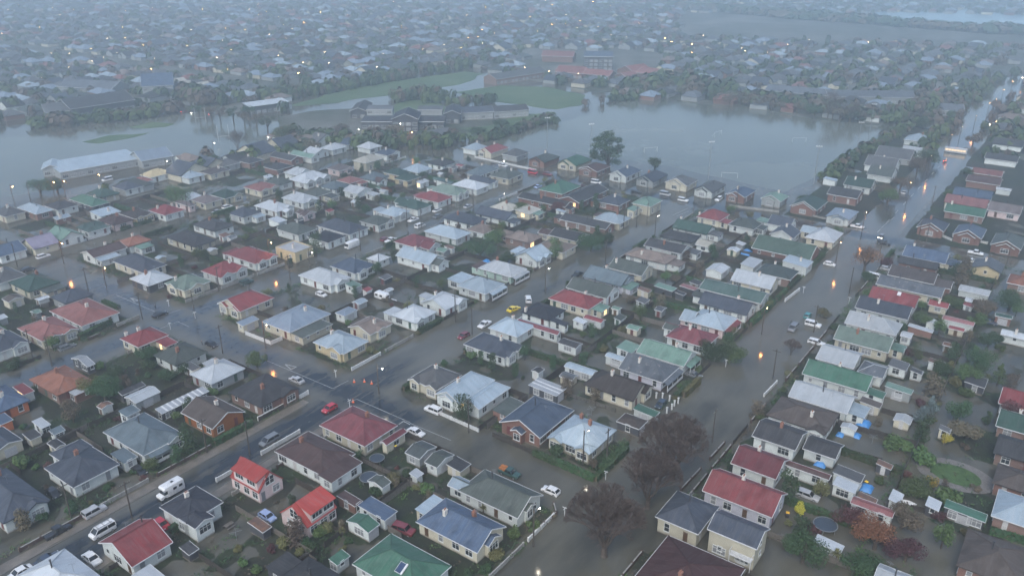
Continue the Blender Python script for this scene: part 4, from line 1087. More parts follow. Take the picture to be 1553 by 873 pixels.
def dormer_house(h, root, rect, rnd):
    """two storeys under one steep roof, a broad dormer on one slope"""
    x0, x1, y0, y1 = rect; rx = h.dorm == 'E'         # ridge along x when the dormer looks out of the E slope
    wall, roof, trim = MB(), MB(), MB(); z = 2.9; rz = 6.1; o = .14
    if rx: P = lambda u, v, zz: (u, v, zz); a0, a1, b0, b1 = x0, x1, y0, y1
    else: P = lambda u, v, zz: (v, -u, zz); a0, a1, b0, b1 = -y1, -y0, x0, x1
    m = (b0+b1)/2
    def hexa(pts, mb):
        i = len(mb.v); mb.v += [P(*p) for p in pts]
        for f in ((3,2,1,0),(4,5,6,7),(0,1,5,4),(1,2,6,5),(2,3,7,6),(3,0,4,7)): mb.f.append(tuple(i+k for k in f)); mb.m.append(0)
    hexa([(a0,b0,-.3),(a1,b0,-.3),(a1,b1,-.3),(a0,b1,-.3),(a0,b0,z),(a1,b0,z),(a1,b1,z),(a0,b1,z)], wall)
    zi = rz-.15
    for ua, ub in ((a0, a0+.25), (a1-.25, a1)):
        i = len(wall.v); wall.v += [P(ua,b0+.05,z),P(ua,b1-.05,z),P(ua,m,zi),P(ub,b0+.05,z),P(ub,b1-.05,z),P(ub,m,zi)]
        for f in ((0,2,1),(3,4,5),(0,1,4,3),(1,2,5,4),(2,0,3,5)): wall.f.append(tuple(i+k for k in f)); wall.m.append(0)
    def slab(pts, mb=roof):
        p = [P(*q) for q in pts]; L = (Vector(p[1])-Vector(p[0])).length; D = (Vector(p[3])-Vector(p[0])).length
        uv = [(0,0),(L,0),(L,D),(0,D)]; mb.poly(p, 0, uv); lo = [(q[0],q[1],q[2]-.12) for q in p]; mb.poly(lo[::-1], 0, uv)
        for k in range(4): mb.poly([p[k], lo[k], lo[(k+1)%4], p[(k+1)%4]], 0, [(0,0),(0,.1),(1,.1),(1,0)])
        for j, k in ((1, 2), (3, 0)): trim.bar((p[j][0],p[j][1],p[j][2]-.08), (p[k][0],p[k][1],p[k][2]-.08), .1, .22)
    sl_ = (rz-z)/((b1-b0)/2); zo = z - o*sl_
    slab([(a0-o,b0-o,zo),(a1+o,b0-o,zo),(a1+o,m,rz),(a0-o,m,rz)]); slab([(a1+o,b1+o,zo),(a0-o,b1+o,zo),(a0-o,m,rz),(a1+o,m,rz)])
    d0, d1 = a0+1.1, a1-.35; db = b0+.03; dz = 5.35
    hexa([(d0,db,z-.3),(d1,db,z-.3),(d1,m-.2,z-.3),(d0,m-.2,z-.3),(d0,db,dz-.08),(d1,db,dz-.08),(d1,m-.2,rz+.02),(d0,m-.2,rz+.02)], wall)
    slab([(d0-.3,db-.4,dz-.1),(d1+.3,db-.4,dz-.1),(d1+.3,m+.1,rz+.16),(d0-.3,m+.1,rz+.16)])
    link('wall', wall.mesh('wall', WM('P')), root); link('roof', roof.mesh('roof', RM('rb')), root); link('bargeboard', trim.mesh('bargeboard', RM('rb')), root)
    s1, s2 = ('E', 'S') if rx else ('S', 'E')
    dr = (d0, d1, db, m) if rx else (db, m, -d1, -d0)
    c = (lambda u: u) if rx else (lambda u: -u)
    for f in (.25, .75): put_win(root, 't', 'glass', s1, c(d0+(d1-d0)*f), 3.7, dr)
    for f in (.2, .55, .85): put_win(root, 'd', 'glass', s1, c(a0+(a1-a0)*f), .9, rect)
    for f in (.35, .6): put_win(root, 'l', 'glass', s2, (c(1)*0 + ((b0+b1)/2 + (f-.5)*4)), 3.3, rect)
    put_win(root, 'd', 'curtain', s2, (b0+b1)/2+1.2, .9, rect)
    link('door', DOOR, root, (rect[0], (b0+b1)/2-2, .3) if s2 == 'S' else ((b0+b1)/2-2, rect[2], .3), -math.pi/2 if s2 == 'S' else 0)
for i, h in enumerate(HOUSES): build_house(h, i)

# --- which row of which street each house fronts, and its label
ROWS = [('R1', -62, -31, 'on the kerb opposite the bare street trees'), ('R2', -96, -66, 'on the wide street beside the bare trees'),
        ('R3', -130, -100, 'across the street from the yellow car'), ('R4', -168, -140, "on the yellow car's side of its street"),
        ('R5', -204, -170, "on the near kerb of the white van's street"), ('R6', -246, -212, "on the far kerb of the white van's street"),
        ('R7', -280, -247, 'on the near kerb of the lakeside street'), ('R8', -360, -281, 'on the lakeside street nearest the flooded field'),
        ('R0', -31, 40, 'in the gardens behind the opposite kerb')]
def block(a): return 'near' if a < 118 else 'mid' if a < 311 else 'far'
BLK = {'near': 'in the closest block', 'mid': '', 'far': 'beyond the far crossroads'}
SHORT = {'R1': 'opposite the bare trees', 'R2': 'along the bare-tree street', 'R3': 'across from the yellow car', 'R4': "on the yellow car's side", 'R5': "on the white van's near kerb",
         'R6': "on the white van's far kerb", 'R7': "on lakeside street", 'R8': 'nearest the flooded field', 'R0': 'in the back gardens'}
groups = {}
for h in HOUSES:
    m = (h.c[1]); fr = h.b0 if m > -66 or -130 < m < -100 or -204 < m < -172 or -280 < m < -247 else h.b1
    h.row = min(ROWS, key=lambda r: abs((r[1]+r[2])/2-h.c[1]))[0]; h.blk = block(h.c[0])
    groups.setdefault((h.row, h.blk, h.nm), []).append(h)
rowtxt = {r[0]: r[3] for r in ROWS}
for (row, blk, nm), l in groups.items():
    l.sort(key=lambda h: h.c[0])
    for i, h in enumerate(l):
        h.ord = i; rw = ROOF[h.roof][0]; ww = WALL[h.wall][0]
        form = {'h': 'hipped', 'm': 'lean-to', 'f': 'flat', 'D': 'dormered'}.get(h.kind[0], 'gabled')
        where = rowtxt[row].replace('on the ', '') if False else rowtxt[row]
        pos = nth(i) if len(l) > 1 else 'only one'
        b = {'near': ' in the near block', 'mid': '', 'far': ' past the crossroads'}[blk]
        h.ref = '%s-roofed %s' % (rw, nm); h.place = rowtxt[row]
        if nm == 'house': s = '%s house, %s roof, %s %s%s' % (ww, rw, pos, where, b)
        else: s = '%s %s, %s roof, %s %s%s' % (ww, nm, rw, pos, where, b)
        while len(s.split()) > 16 and b: b = {' in the near block': ' nearby', ' past the crossroads': ' beyond'}.get(b, ''); s = '%s %s, %s roof, %s %s%s' % (ww, nm, rw, pos, where, b)
        h.lab = s; h.short = '%s %s %s%s' % (pos, nm, SHORT[row], {'near': ', nearby', 'mid': '', 'far': ', past crossroads'}[blk])
        tag(h.root, s, nm, {'house': 'houses of the flooded streets', 'garage': 'garages and outbuildings', 'shed': 'garden sheds'}[nm])
for h in HOUSES:
    if h.kind == 'D': h.root['label'] = 'pink two-storey house, bright red roof, its wide dormer facing the %s' % ('motorhome side' if h.dorm == 'S' else 'garden with shrubs')

# ------------------------------------------------------------------ plants
def leaf_mesh(name, mat, rad, hgt, n, size, rnd, shape='dome', base=0.0, lobes=7):
    """leaf clumps through the crown's volume, gathered in uneven lobes with gaps between them"""
    m = MB(); cs = []
    for k in range(lobes):
        if shape == 'cone':
            t = (k+.5)/lobes; a = rnd.uniform(0, 6.28); rr = rad*(1-t)*.55; cs.append((rr*math.cos(a), rr*math.sin(a), base+hgt*t, rad*(1-t)*.75+.25, hgt/lobes*1.0))
        elif shape == 'column':
            t = (k+.5)/lobes; a = rnd.uniform(0, 6.28); cs.append((rad*.25*math.cos(a), rad*.25*math.sin(a), base+hgt*t, rad*(.95-.5*abs(t-.4)), hgt/lobes*.9))
        elif shape == 'tier':
            a = rnd.uniform(0, 6.28); z = (k+.5)/lobes*.8+.12; rr = rad*rnd.uniform(.35, .85)*(1-(z-.4)**2*2.0); cs.append((rr*math.cos(a), rr*math.sin(a), base+hgt*z, rad*rnd.uniform(.2, .36), hgt*rnd.uniform(.07, .12)))
        elif shape == 'umbrella':
            a = rnd.uniform(0, 6.28); rr = rad*math.sqrt(rnd.random())*.8; cs.append((rr*math.cos(a), rr*math.sin(a), base+hgt*rnd.uniform(.4, .85)-rr*.12, rad*rnd.uniform(.28, .42), hgt*rnd.uniform(.16, .3)))
        else:
            a = rnd.uniform(0, 6.28); rr = rad*math.sqrt(rnd.random())*.66; s = rnd.uniform(.34, .55)
            cs.append((rr*math.cos(a), rr*math.sin(a), base+hgt*rnd.uniform(.3, .72)*(1-.35*(rr/rad)), rad*s, hgt*s*.62))
    for k in range(n):
        c = rnd.choice(cs); v = Vector((rnd.gauss(0, 1), rnd.gauss(0, 1), rnd.gauss(0, 1))).normalized()*(rnd.random()**.33)
        p = Vector((c[0]+v.x*c[3], c[1]+v.y*c[3], max(base+.02, c[2]+v.z*c[4])))
        s = size*rnd.uniform(.6, 1.35); d = (v + Vector((rnd.gauss(0, .6), rnd.gauss(0, .6), .5+rnd.gauss(0, .5)))).normalized()
        x = d.orthogonal().normalized(); y = d.cross(x); a = rnd.uniform(0, 6.28); x, y = x*math.cos(a)+y*math.sin(a), y*math.cos(a)-x*math.sin(a)
        m.poly([p-x*s*.5, p+y*s*.32-d*s*.1, p+x*s*.5, p-y*s*.32-d*s*.1])
    return m.mesh(name, mat)
def bare_mesh(h, rad, rnd, depth=6, r0=.42, fork=.18, spread=.55):
    """trunk and main limbs in one mesh, all the finer branching in another"""
    tk, tw = MB(), MB()
    top = h*fork; tk.tube((0,0,-.3), (0,0,.5), r0*1.35, r0, 10); tk.tube((0,0,.5), (0,0,top), r0, r0*.8, 10)
    def grow(p, d, L, r, lv):
        q = p + d*L
        mb = tk if lv <= 1 else tw
        mid = p + d*L*.5 + Vector((rnd.gauss(0, .03), rnd.gauss(0, .03), 0))*L
        n = 7 if lv <= 1 else 4 if lv <= 3 else 3
        mb.tube(p, mid, r, r*.82, n); mb.tube(mid, q, r*.82, r*.62, n)
        if lv >= depth: return
        k = 3
        for i in range(k):
            ax = d.orthogonal().normalized(); ax.rotate(__import__('mathutils').Quaternion(d, rnd.uniform(0, 6.28)))
            nd = (d + ax*rnd.uniform(.25, .62) + Vector((0, 0, .10))).normalized()
            s = mid if (i == 0 and lv > 0) else q
            grow(s, nd, L*rnd.uniform(.62, .84), max(.022, r*.6 if lv < 3 else r*.62), lv+1)
    nl = 6
    for i in range(nl):
        a = 6.28*i/nl + rnd.uniform(-.3, .3); sp = rnd.uniform(.35, .95)*spread*rad/h*2
        d = Vector((math.cos(a)*sp, math.sin(a)*sp, 1)).normalized()
        grow(Vector((0, 0, top*rnd.uniform(.75, 1))), d, h*rnd.uniform(.24, .3), r0*.5, 0)
    return tk, tw
def fit(mb, h, rad):
    zs = max(v[2] for v in mb.v); rs = sorted(math.hypot(v[0], v[1]) for v in mb.v)[int(len(mb.v)*.985)]
    return h/zs, rad/rs
PLACED = []
def bare_tree(pos, h, rad, label, sd, depth=6, mat='twig', grp=None, r0=.42):
    rnd = random.Random(sd); tk, tw = bare_mesh(h, rad, rnd, depth, r0); sz, sr = fit(tw, h, rad)
    def rnd_in(v):
        x, y, z = v[0]*sr*1.12, v[1]*sr*1.12, v[2]*sz*1.08 if v[2] > 0 else v[2]; k = math.sqrt((x/rad)**2+(y/rad)**2+((z-h*.56)/(h*.47))**2)
        if k > 1 and z > h*.3: q = (1-.10*(noise.noise((x*.9, y*.9, z*.9+sd))+.4))/k; x, y, z = x*q, y*q, h*.56+(z-h*.56)*q
        return (x, y, z)
    tk.v = [rnd_in(v) for v in tk.v]; tw.v = [rnd_in(v) for v in tw.v]
    root = empty('bare_tree', (pos[0], pos[1], 0), rnd.uniform(0, 6)); link('trunk', tk.mesh('trunk', M['bark'], True), root); link('crown', tw.mesh('crown', M[mat]), root)
    return tag(root, label, 'tree', grp)
def gp(x, y): return g(x, y)
BT = 'bare street trees by the near junction'
bare_tree(gp(916, 842), 14.0, 7.4, 'closest of the three big bare trees, at the corner by the white hatchback', 11, 7, grp=BT, r0=.55)
bare_tree(gp(982, 770), 13.0, 6.4, 'middle one of the three big bare trees, half hidden behind the closest', 12, 7, grp=BT, r0=.5)
bare_tree(gp(1020, 727), 14.5, 8.0, 'farthest of the three big bare trees, standing in the water beside a black pole', 13, 7, grp=BT, r0=.55)
bare_tree(gp(1199, 538), 4.6, 2.6, 'small bare tree standing in the flooded road beside three cars', 14, 5, r0=.12)
bare_tree(gp(361.5, 233), 12, 5.0, 'lone bare tree standing in the flooded playing field', 15, 5, r0=.3)
bare_tree(gp(1262, 182), 17, 8.5, 'tall spreading bare tree on the far shore of the flooded park', 16, 5, r0=.4)
bare_tree(gp(1288, 186), 12, 7, 'lower bare tree beside the tall one on the far park shore', 17, 5, r0=.35)
def leafy(name, pos, rad, h, mat, label, cat='tree', shape='dome', n=900, size=.42, trunk=.25, sd=0, lobes=9, base=None, grp=None, lean=0):
    rnd = random.Random(sd); base = base if base is not None else h*trunk
    root = empty(name, (pos[0], pos[1], 0), rnd.uniform(0, 6))
    m = MB(); r = max(.1, rad*.07); m.tube((0,0,-.3), (0,0,base+.1), r*1.3, r, 8)
    for k in range(5):
        a = rnd.uniform(0, 6.28); m.tube((0,0,max(.1,base*.8)), (rad*.5*math.cos(a), rad*.5*math.sin(a), base+(h-base)*.5), r*.6, r*.15, 5)
    m.tube((0,0,base), (rnd.uniform(-.3,.3), rnd.uniform(-.3,.3), base+(h-base)*.7), r*.9, r*.15, 6)
    link('trunk', m.mesh('trunk', M['bark']), root)
    link('crown', leaf_mesh('crown', M[mat], rad, h-base, n, size, rnd, shape, base, lobes), root)
    PLACED.append((*toAB(pos), rad)); return tag(root, label, cat, grp)
rt = leafy('street_tree', gp(1310, 413), 5.2, 10.5, 'rust', 'brown-leaved street tree standing alone in the flooded wide road', n=1700, size=.36, trunk=.26, sd=3, lobes=20)
tk, tw = bare_mesh(10, 5, random.Random(5), 5, .3); sz, sr = fit(tw, 10, 4.6)
bb = MB(); bb.v = [(v[0]*sr, v[1]*sr, v[2]*sz) for v in tw.v]; bb.f = tw.f; bb.m = tw.m; link('branch', bb.mesh('branch', M['twig']), rt)
leafy('pine_tree', gp(922, 252), 10.5, 17, 'dkleaf', 'tall dark tree with tiered gaps on the edge of the flooded park', shape='tier', n=5200, size=.7, trunk=.06, sd=8, lobes=24)
TREES = '''993 257 3.6 6.5 dkleaf dome|small round dark tree above the grey roofs at the park edge
434 217 6.5 10 mdleaf umbrella|flat-topped tree beside the flooded playing field
480 389 2.8 9 dkleaf column|dark upright tree beside the cream flat-roofed shop
269 312 8 9.5 mdleaf dome|largest dark round tree behind the lakeside houses
62 296 6.5 8 dkleaf dome|dark tree clump at the corner of the long sports hall
88 292 5 7 dkleaf dome|dark bush between the street lamps by the sports hall
160 606 4.8 6.5 dkleaf dome|broad dark garden tree beside the white garage
138 596 3.6 5 olive dome|olive tree next to the terracotta-roofed brick house
112 640 2.4 6 brownleaf column|brown upright shrub behind the pale steel blue house
172 575 3.0 5 dkleaf dome|dark tree behind the curved garden fence
258 577 3.0 4 dkleaf dome|dark bush at the near end of the hedge beside the white roof
283 566 3.0 4.2 dkleaf dome|dark bush at the far end of the hedge beside the white roof
222 548 3.6 5 dkleaf dome|dark tree against the grey-green roofed house
390 556 3.0 5 mdleaf dome|bushy tree at the corner beside the white roof
703 640 2.6 7.2 dkleaf column|dark pointed tree in front of the white twin-gabled villa
1083 545 5.0 6.5 dkleaf dome|large dark tree at the bend of the wide street
1106 548 4.5 6 mdleaf dome|tree clump beside the pale green roof on the wide street
728 391 6.5 8.5 dkleaf dome|largest evergreen in the gardens behind the mint house
752 372 5 7 mdleaf dome|round tree behind the tan-roofed brick house
752 360 3 6 olive dome|olive tree beside the many-sided tan roof
768 398 4 4 dkleaf dome|low dark bush behind the mint house
842 394 2.8 8 mdleaf column|clipped column tree beside the twin-gabled pale house
896 380 6 7 dkleaf dome|dark tree on the street corner by the tan-roofed house
914 374 5 6 dkleaf dome|second dark tree on the street corner by the tan-roofed house
1217 852 4.2 6.5 dkleaf dome|big dark round tree beside the trampoline
1326 832 4.6 8 rust dome|rust-brown autumn tree in front of the pinkish red roof
1285 796 3.4 4.6 wine dome|dark purple shrub beside the rust-brown tree
1366 800 4 5.5 brownleaf dome|bare-looking brown tree behind the rust-brown tree
1308 868 4.6 4.2 dkleaf dome|dark green bush in front of the white shed roof
1372 850 4.2 5 wine dome|reddish thicket by the round pond of water
1392 750 3.8 4.2 mdleaf dome|clipped green bush beside the golden shrub
1410 738 1.6 2.8 gold dome|golden round shrub beside the oval lawn
1425 788 2.0 2.6 wine dome|small crimson shrub by the green lean-to roof
1215 780 1.6 3.2 gold dome|yellow shrub beside the silver wagon
1405 650 3.3 8.5 bluefir cone|blue-grey fir in the flooded back gardens
1451 638 3.2 6.5 dkleaf dome|dark tree next to the blue-grey fir
1465 580 3.8 6 mdleaf dome|round green tree in the far back gardens
1478 560 4.2 7.5 dkleaf dome|tallest dark tree in the back gardens
1430 570 3.2 5 dkleaf dome|dark bush behind the white-walled garage
1512 584 2.6 6 mdleaf cone|pointed green tree near the back sheds
1525 634 4.6 5 wine dome|dark wine-red tree beside the red roof at the edge
1466 664 4.2 4.5 brownleaf dome|brown thicket behind the grey shed
1431 674 1.9 3 gold dome|yellow-green shrub at the corner of the grey shed
1388 548 1.9 5.2 mdleaf column|slim green tree behind the garden sheds
1457 420 4 5 dkleaf dome|dark tree behind the beige gabled cottage
1443 465 3.4 4.4 mdleaf dome|bush beside the white pitched outbuilding
1530 470 5 7.5 dkleaf dome|large evergreen below the orange-roofed house
1490 478 5 5.6 brownleaf dome|brown leafless thicket beside the evergreen
1478 497 3.6 5 mdleaf dome|green tree between the back gardens and pinkish roof
1395 494 3 4.6 mdleaf dome|round tree in front of the red conservatory
1412 463 2.4 4 mdleaf dome|light green bush against the pale blue-grey roof
1498 524 4 5 dkleaf dome|dark tree near the parked dark car in the gardens
1316 425 3 3.2 dkleaf dome|low bush under the brown-leaved street tree
1345 404 2.6 3.4 wine dome|reddish shrub beside the brown-leaved street tree
1322 452 3.0 3.2 mdleaf dome|hedge bush in front of the red roof
1250 480 2.5 2.8 olive dome|olive bush by the flooded front garden
1340 300 5.5 8 brownleaf dome|brown street tree beside the orange lamp
1365 288 5 7 brownleaf dome|second brown street tree near the orange lamp
1345 312 5 8 mdleaf dome|green street tree at the far crossroads
1405 250 6 9 dkleaf dome|dark tree cluster by the far street lamp
1390 262 5 8 brownleaf dome|brown tree cluster beyond the far street lamp
1400 195 5.5 8 dkleaf dome|round dark tree behind the far pale house
1475 220 5 7 brownleaf dome|brown tree beside the bus
1465 270 3.5 5 dkleaf dome|dark bush at the far right kerb
1440 300 3.5 4 mdleaf dome|bush on the far verge
1360 205 5 5 mdleaf dome|green bush on the park edge
725 205 6 5 dkleaf dome|dark hedge clump along the park shore near the school
760 192 6 5 dkleaf dome|dark hedge clump along the park shore beyond the school
682 215 5 5 dkleaf dome|dark bush beside the low white school hut
787 325 5 5.5 mdleaf dome|green tree behind the long dark roof
850 322 4.5 5.5 wine dome|reddish tree between the dark brick units
575 290 3.5 4 dkleaf dome|dark bush behind the white roofed villas
585 292 3 3.4 rust dome|russet shrub in the gardens behind the villas
470 230 6 7 brownleaf dome|brown tree cluster near the flooded avenue
455 225 5 7 dkleaf dome|dark tree cluster near the flooded avenue
520 205 7 7 brownleaf dome|brown thicket in front of the school
600 205 6 7 brownleaf dome|brown trees in front of the dark school block
640 270 3.5 4 dkleaf dome|dark shrub behind the white cottage
1217 310 3.5 5 dkleaf dome|dark shrub beside the dark green gabled house
1110 322 3 4 mdleaf dome|green shrub beside the far cross street'''
for i, ln in enumerate(TREES.split('\n')):
    d, lab = ln.split('|'); q = d.split(); x, y, r, h = map(float, q[:4]); far = y < 260
    leafy('tree' if h > 4.4 else 'shrub', gp(x, y), r, h, q[4], lab, 'tree' if h > 4.4 else 'shrub', q[5], int((620 if far else 1700)*max(.5, min(2.2, (r/3)**1.5))), (.75 if far else .36) if r > 2 else .26, .18 if h > 4.4 else .05, 50+i, 9 if r > 2.4 else 6)
# avenue of dark trees standing in the flood beside the playing field
AV = [(905,540),(960,545),(1000,556),(1060,562),(1110,576),(1165,582),(1215,606),(870,500),(930,515),(1130,545),(1295,640)]
for i, (x, y) in enumerate(AV):
    leafy('avenue_tree', gp(x/2.987, y/2.987), random.uniform(4.5, 6), random.uniform(9, 11), 'brownleaf' if i % 3 else 'dkleaf', 'dark avenue tree standing in flood water beside the playing field', 'tree', 'umbrella', 420, .8, .38, 200+i, 9, grp='avenue of dark trees by the playing field')
# trees along the far park shore
for i in range(22):
    x = 950 + 17*i + random.uniform(-5, 5); y = 143 + max(0, (x-1010))*.155 + random.uniform(-4, 3)
    leafy('shore_tree', gp(x, y), random.uniform(4.5, 7), random.uniform(7, 12), random.choice(['brownleaf', 'dkleaf', 'brownleaf', 'olive' if i == 12 else 'brownleaf']), 'brownish tree in the line along the far park shore', 'tree', 'dome', 330, .95, .25, 300+i, 8, grp='trees along the far park shore')
# palms / cabbage trees
def palm(pos, h, label, sd, cat='palm'):
    rnd = random.Random(sd); root = empty('cabbage_tree', (*pos, 0)); m = MB(); m.tube((0,0,-.2), (0,0,h*.6), .14, .11, 7); link('trunk', m.mesh('trunk', M['bark']), root)
    c = MB()
    for k in range(70):
        a = rnd.uniform(0, 6.28); e = rnd.uniform(-.3, 1.2); d = Vector((math.cos(a)*math.cos(e), math.sin(a)*math.cos(e), math.sin(e))); L = h*.38*rnd.uniform(.7, 1.1)
        p = Vector((0,0,h*.6)); q = p+d*L*.6; r = p+d*L+Vector((0,0,-L*.25)); s = d.cross(Vector((0,0,1))).normalized()*.07
        c.poly([p-s*.5, q-s, q+s, p+s*.5]); c.poly([q-s, r, q+s])
    link('crown', c.mesh('crown', M['olive']), root); tag(root, label, cat); PLACED.append((*toAB(pos), 1.2))
palm(gp(1267, 853), 3.6, 'spiky palm in the flooded garden in front of the white shed', 1); palm(gp(1303, 622), 3.2, 'spiky cabbage tree beside the cream-walled garage', 2)
palm(gp(520, 813), 2.4, 'yellow-green spiky palm in front of the green garage', 3); palm(gp(733, 779), 2.6, 'spiky palm against the chimney of the grey-green house', 4); palm(gp(988, 455), 3, 'small palm in the back garden near the grey shed', 5)
# --- shrubs: a dozen kinds, scattered through the yards
SHK = [('mdleaf', 'green'), ('dkleaf', 'dark green'), ('olive', 'olive'), ('brownleaf', 'brown'), ('dkleaf', 'dark green'), ('mdleaf', 'green'), ('wine', 'dark red'), ('olive', 'olive')]
SHM = []
for i in range(16):
    k = SHK[i % 8]; r = random.Random(900+i); tall = i in (3, 9, 12)
    SHM.append((leaf_mesh('foliage', M[k[0]], 1.0, 1.5 if not tall else 2.8, 620, .26, r, 'column' if tall else 'dome', 0, 7), k[1], 'upright' if tall else 'round'))
st = MB(); st.tube((0,0,-.3), (0,0,.6), .07, .05, 6)
for k in range(4): st.tube((0,0,.2), (.35*math.cos(k*1.6), .35*math.sin(k*1.6), .8), .04, .015, 4)
STEM = st.mesh('stem', M['bark'])
def free(a, b, m):
    if in_street(a, b, .2): return False
    for r in rects:
        if r[0]-m < a < r[1]+m and r[2]-m < b < r[3]+m: return False
    return True
def house_at(a, b):
    return min((h for h in HOUSES if h.nm == 'house'), key=lambda h: math.hypot(max(h.a0-a, 0, a-h.a1), max(h.b0-b, 0, b-h.b1)))
SHRUBS = []; rs = random.Random(42); tries = 0
WEIGHT = lambda a, b: (1.0 if a < 116 else .7 if a < 230 else .5)*(1.5 if (b > -32 or (b < -145 and a < 120)) else .8)
while len(SHRUBS) < 232 and tries < 20000:
    tries += 1; a = rs.uniform(34, 306); b = rs.uniform(-300, 34)
    X, Y = W(a, b); 
    if Y < 60: continue
    v = Vector((X, Y*cP - (0-CAM_H)*-sP, 0)) if False else None
    zc = Y*cP + CAM_H*sP; sx = CX + FPX*X/zc; sy = CY - FPX*(Y*sP - CAM_H*cP)/zc
    if not (-10 < sx < 1563 and 250 < sy < 885): continue
    if rs.random() > WEIGHT(a, b): continue
    lot = min([abs(b-c) for c in (-99, -172, -246, -18)]+[abs(abs(b-c)-hw-1.2) for c, hw in A_ST])
    if lot > 3 and rs.random() < .55: continue
    r = rs.uniform(.6, 1.6)*(.8 if a < 118 and b < -60 else 1)*(1.3 if b > -32 else 1)*(1.6 if rs.random() < .22 else 1)
    if not free(a, b, r*.8): continue
    if any(math.hypot(a-p[0], b-p[1]) < (r+p[2])*.6 for p in PLACED): continue
    PLACED.append((a, b, r)); SHRUBS.append((a, b, r, rs.randrange(16)))
HAND = '581 744 2,597 731 2,634 741 2,651 748 0,618 721 1,571 752 1,431 828 2,451 826 3,463 828 1,487 812 0,497 806 2,439 856 0,391 868 0,475 835 1,267 635 0,281 643 2,258 628 3,12 796 1,66 788 1,40 800 3,642 599 0,700 533 3,714 545 0,734 545 2,584 581 1,600 589 1,518 611 2,500 629 2,383 561 1,780 816 0,788 794 0,752 846 2,772 792 1,992 800 1,1020 796 0,1195 569 2,1213 545 0,1135 637 6,1147 631 3,1180 618 1,690 640 1,620 612 0,845 690 1,860 600 3,902 607 3,1000 470 3,975 500 1,1060 420 3,1040 395 3,1120 470 0,1150 480 1,1165 465 2,1210 440 0,1190 470 0,1225 430 2,330 430 0,350 440 1,290 470 1,245 470 2,180 485 0,205 520 1,150 560 0,230 560 1,20 560 1,60 590 0,320 600 0,300 610 3'
for q in HAND.split(','):
    x, y, k = q.split(); a, b = toAB(gp(float(x), float(y)))
    if free(a, b, .3): SHRUBS.append((a, b, rs.uniform(1.3, 2.1), int(k))); PLACED.append((a, b, 1.6))
for (a, b, r, k) in SHRUBS:
    me, colr, shp = SHM[k]; X, Y = W(a, b); root = empty('shrub', (X, Y, 0), rs.uniform(0, 6)); root.scale = (r, r, r*rs.uniform(.75, 1.15))
    link('foliage', me, root); link('stem', STEM, root); h = house_at(a, b)
    side = 'just beyond' if a > h.a1 else 'just before' if a < h.a0 else 'behind' if (abs(b-h.c[1]) and ((h.row in ('R1', 'R0', 'R3', 'R5', 'R7')) == (b > h.c[1]))) else 'in front of'
    root['_h'] = '%s|%s|%s|%s' % (colr, shp, side, HOUSES.index(h)); tag(root, 'x', 'shrub', 'shrubs in the flooded gardens')
SHOBJ = [o for o in COL.objects if o.get('_h')]
seen = {}
for o in SHOBJ: seen.setdefault(o['_h'], []).append(o)
for key, l in seen.items():
    c, s, side, hi = key.split('|'); h = HOUSES[int(hi)]; l.sort(key=lambda o: -o.scale[0])
    for i, o in enumerate(l):
        sz = '' if len(l) == 1 else ['biggest ', 'smaller ', 'third-biggest ', 'fourth-biggest '][min(i, 3)]
        o['label'] = '%s%s shrub %s %s' % (sz, c, side, h.short)
    for o in l: del o['_h']
# --- small garden trees, a few kinds copied through the yards
GT = []
for i, (mt, shp, hh) in enumerate((('dkleaf', 'dome', 5.2), ('mdleaf', 'dome', 4.4), ('brownleaf', 'dome', 4.6), ('dkleaf', 'column', 5.6), ('mdleaf', 'dome', 5), ('olive', 'dome', 4.2))):
    r = random.Random(700+i); m = MB(); m.tube((0,0,-.3), (0,0,1.6), .16, .11, 7)
    for k in range(4): m.tube((0,0,1.2), (.9*math.cos(k*1.7), .9*math.sin(k*1.7), 2.6), .08, .03, 5)
    GT.append((leaf_mesh('crown', M[mt], 2.0 if shp == 'dome' else 1.3, hh-.9, 900, .33, r, shp, .9, 11), m.mesh('trunk', M['bark']), {'dkleaf': 'dark green', 'mdleaf': 'green', 'brownleaf': 'brown', 'olive': 'olive'}[mt]))
n = 0; tries = 0; glab = {}
while n < 85 and tries < 20000:
    tries += 1; a = rs.uniform(34, 306); b = rs.choice([rs.uniform(-300, -140), rs.uniform(-300, -140), rs.uniform(-32, 34), rs.uniform(-120, -66)]); X, Y = W(a, b)
    if Y < 60: continue
    zc = Y*cP + CAM_H*sP; sx = CX + FPX*X/zc; sy = CY - FPX*(Y*sP - CAM_H*cP)/zc
    if not (0 < sx < 1553 and 240 < sy < 885) or (a < 118 and b > -140): continue
    s = rs.uniform(.6, 1.2)
    if not free(a, b, 1.1*s) or any(math.hypot(a-p[0], b-p[1]) < (1.8*s+p[2])*.6 for p in PLACED): continue
    cr, tk_, colr = GT[rs.randrange(6)]; PLACED.append((a, b, 1.8*s)); n += 1
    root = empty('garden_tree', (X, Y, 0), rs.uniform(0, 6)); root.scale = (s, s, s*rs.uniform(.85, 1.15)); link('crown', cr, root); link('trunk', tk_, root); h = house_at(a, b)
    tag(root, '%s garden tree %s %s' % (colr, 'next to' if abs(a-h.c[0]) > 5 else 'at the back of' if ((h.row in ('R1', 'R0', 'R3', 'R5', 'R7')) == (b > h.c[1])) else 'in front of', h.short), 'tree', 'small garden trees'); glab.setdefault(root['label'], []).append(root)
for l in glab.values():
    if len(l) > 1:
        for i, o in enumerate(sorted(l, key=lambda o: -o.scale[0])): o['label'] = ['bigger ', 'smaller ', 'third-biggest '][min(i, 2)] + o['label']
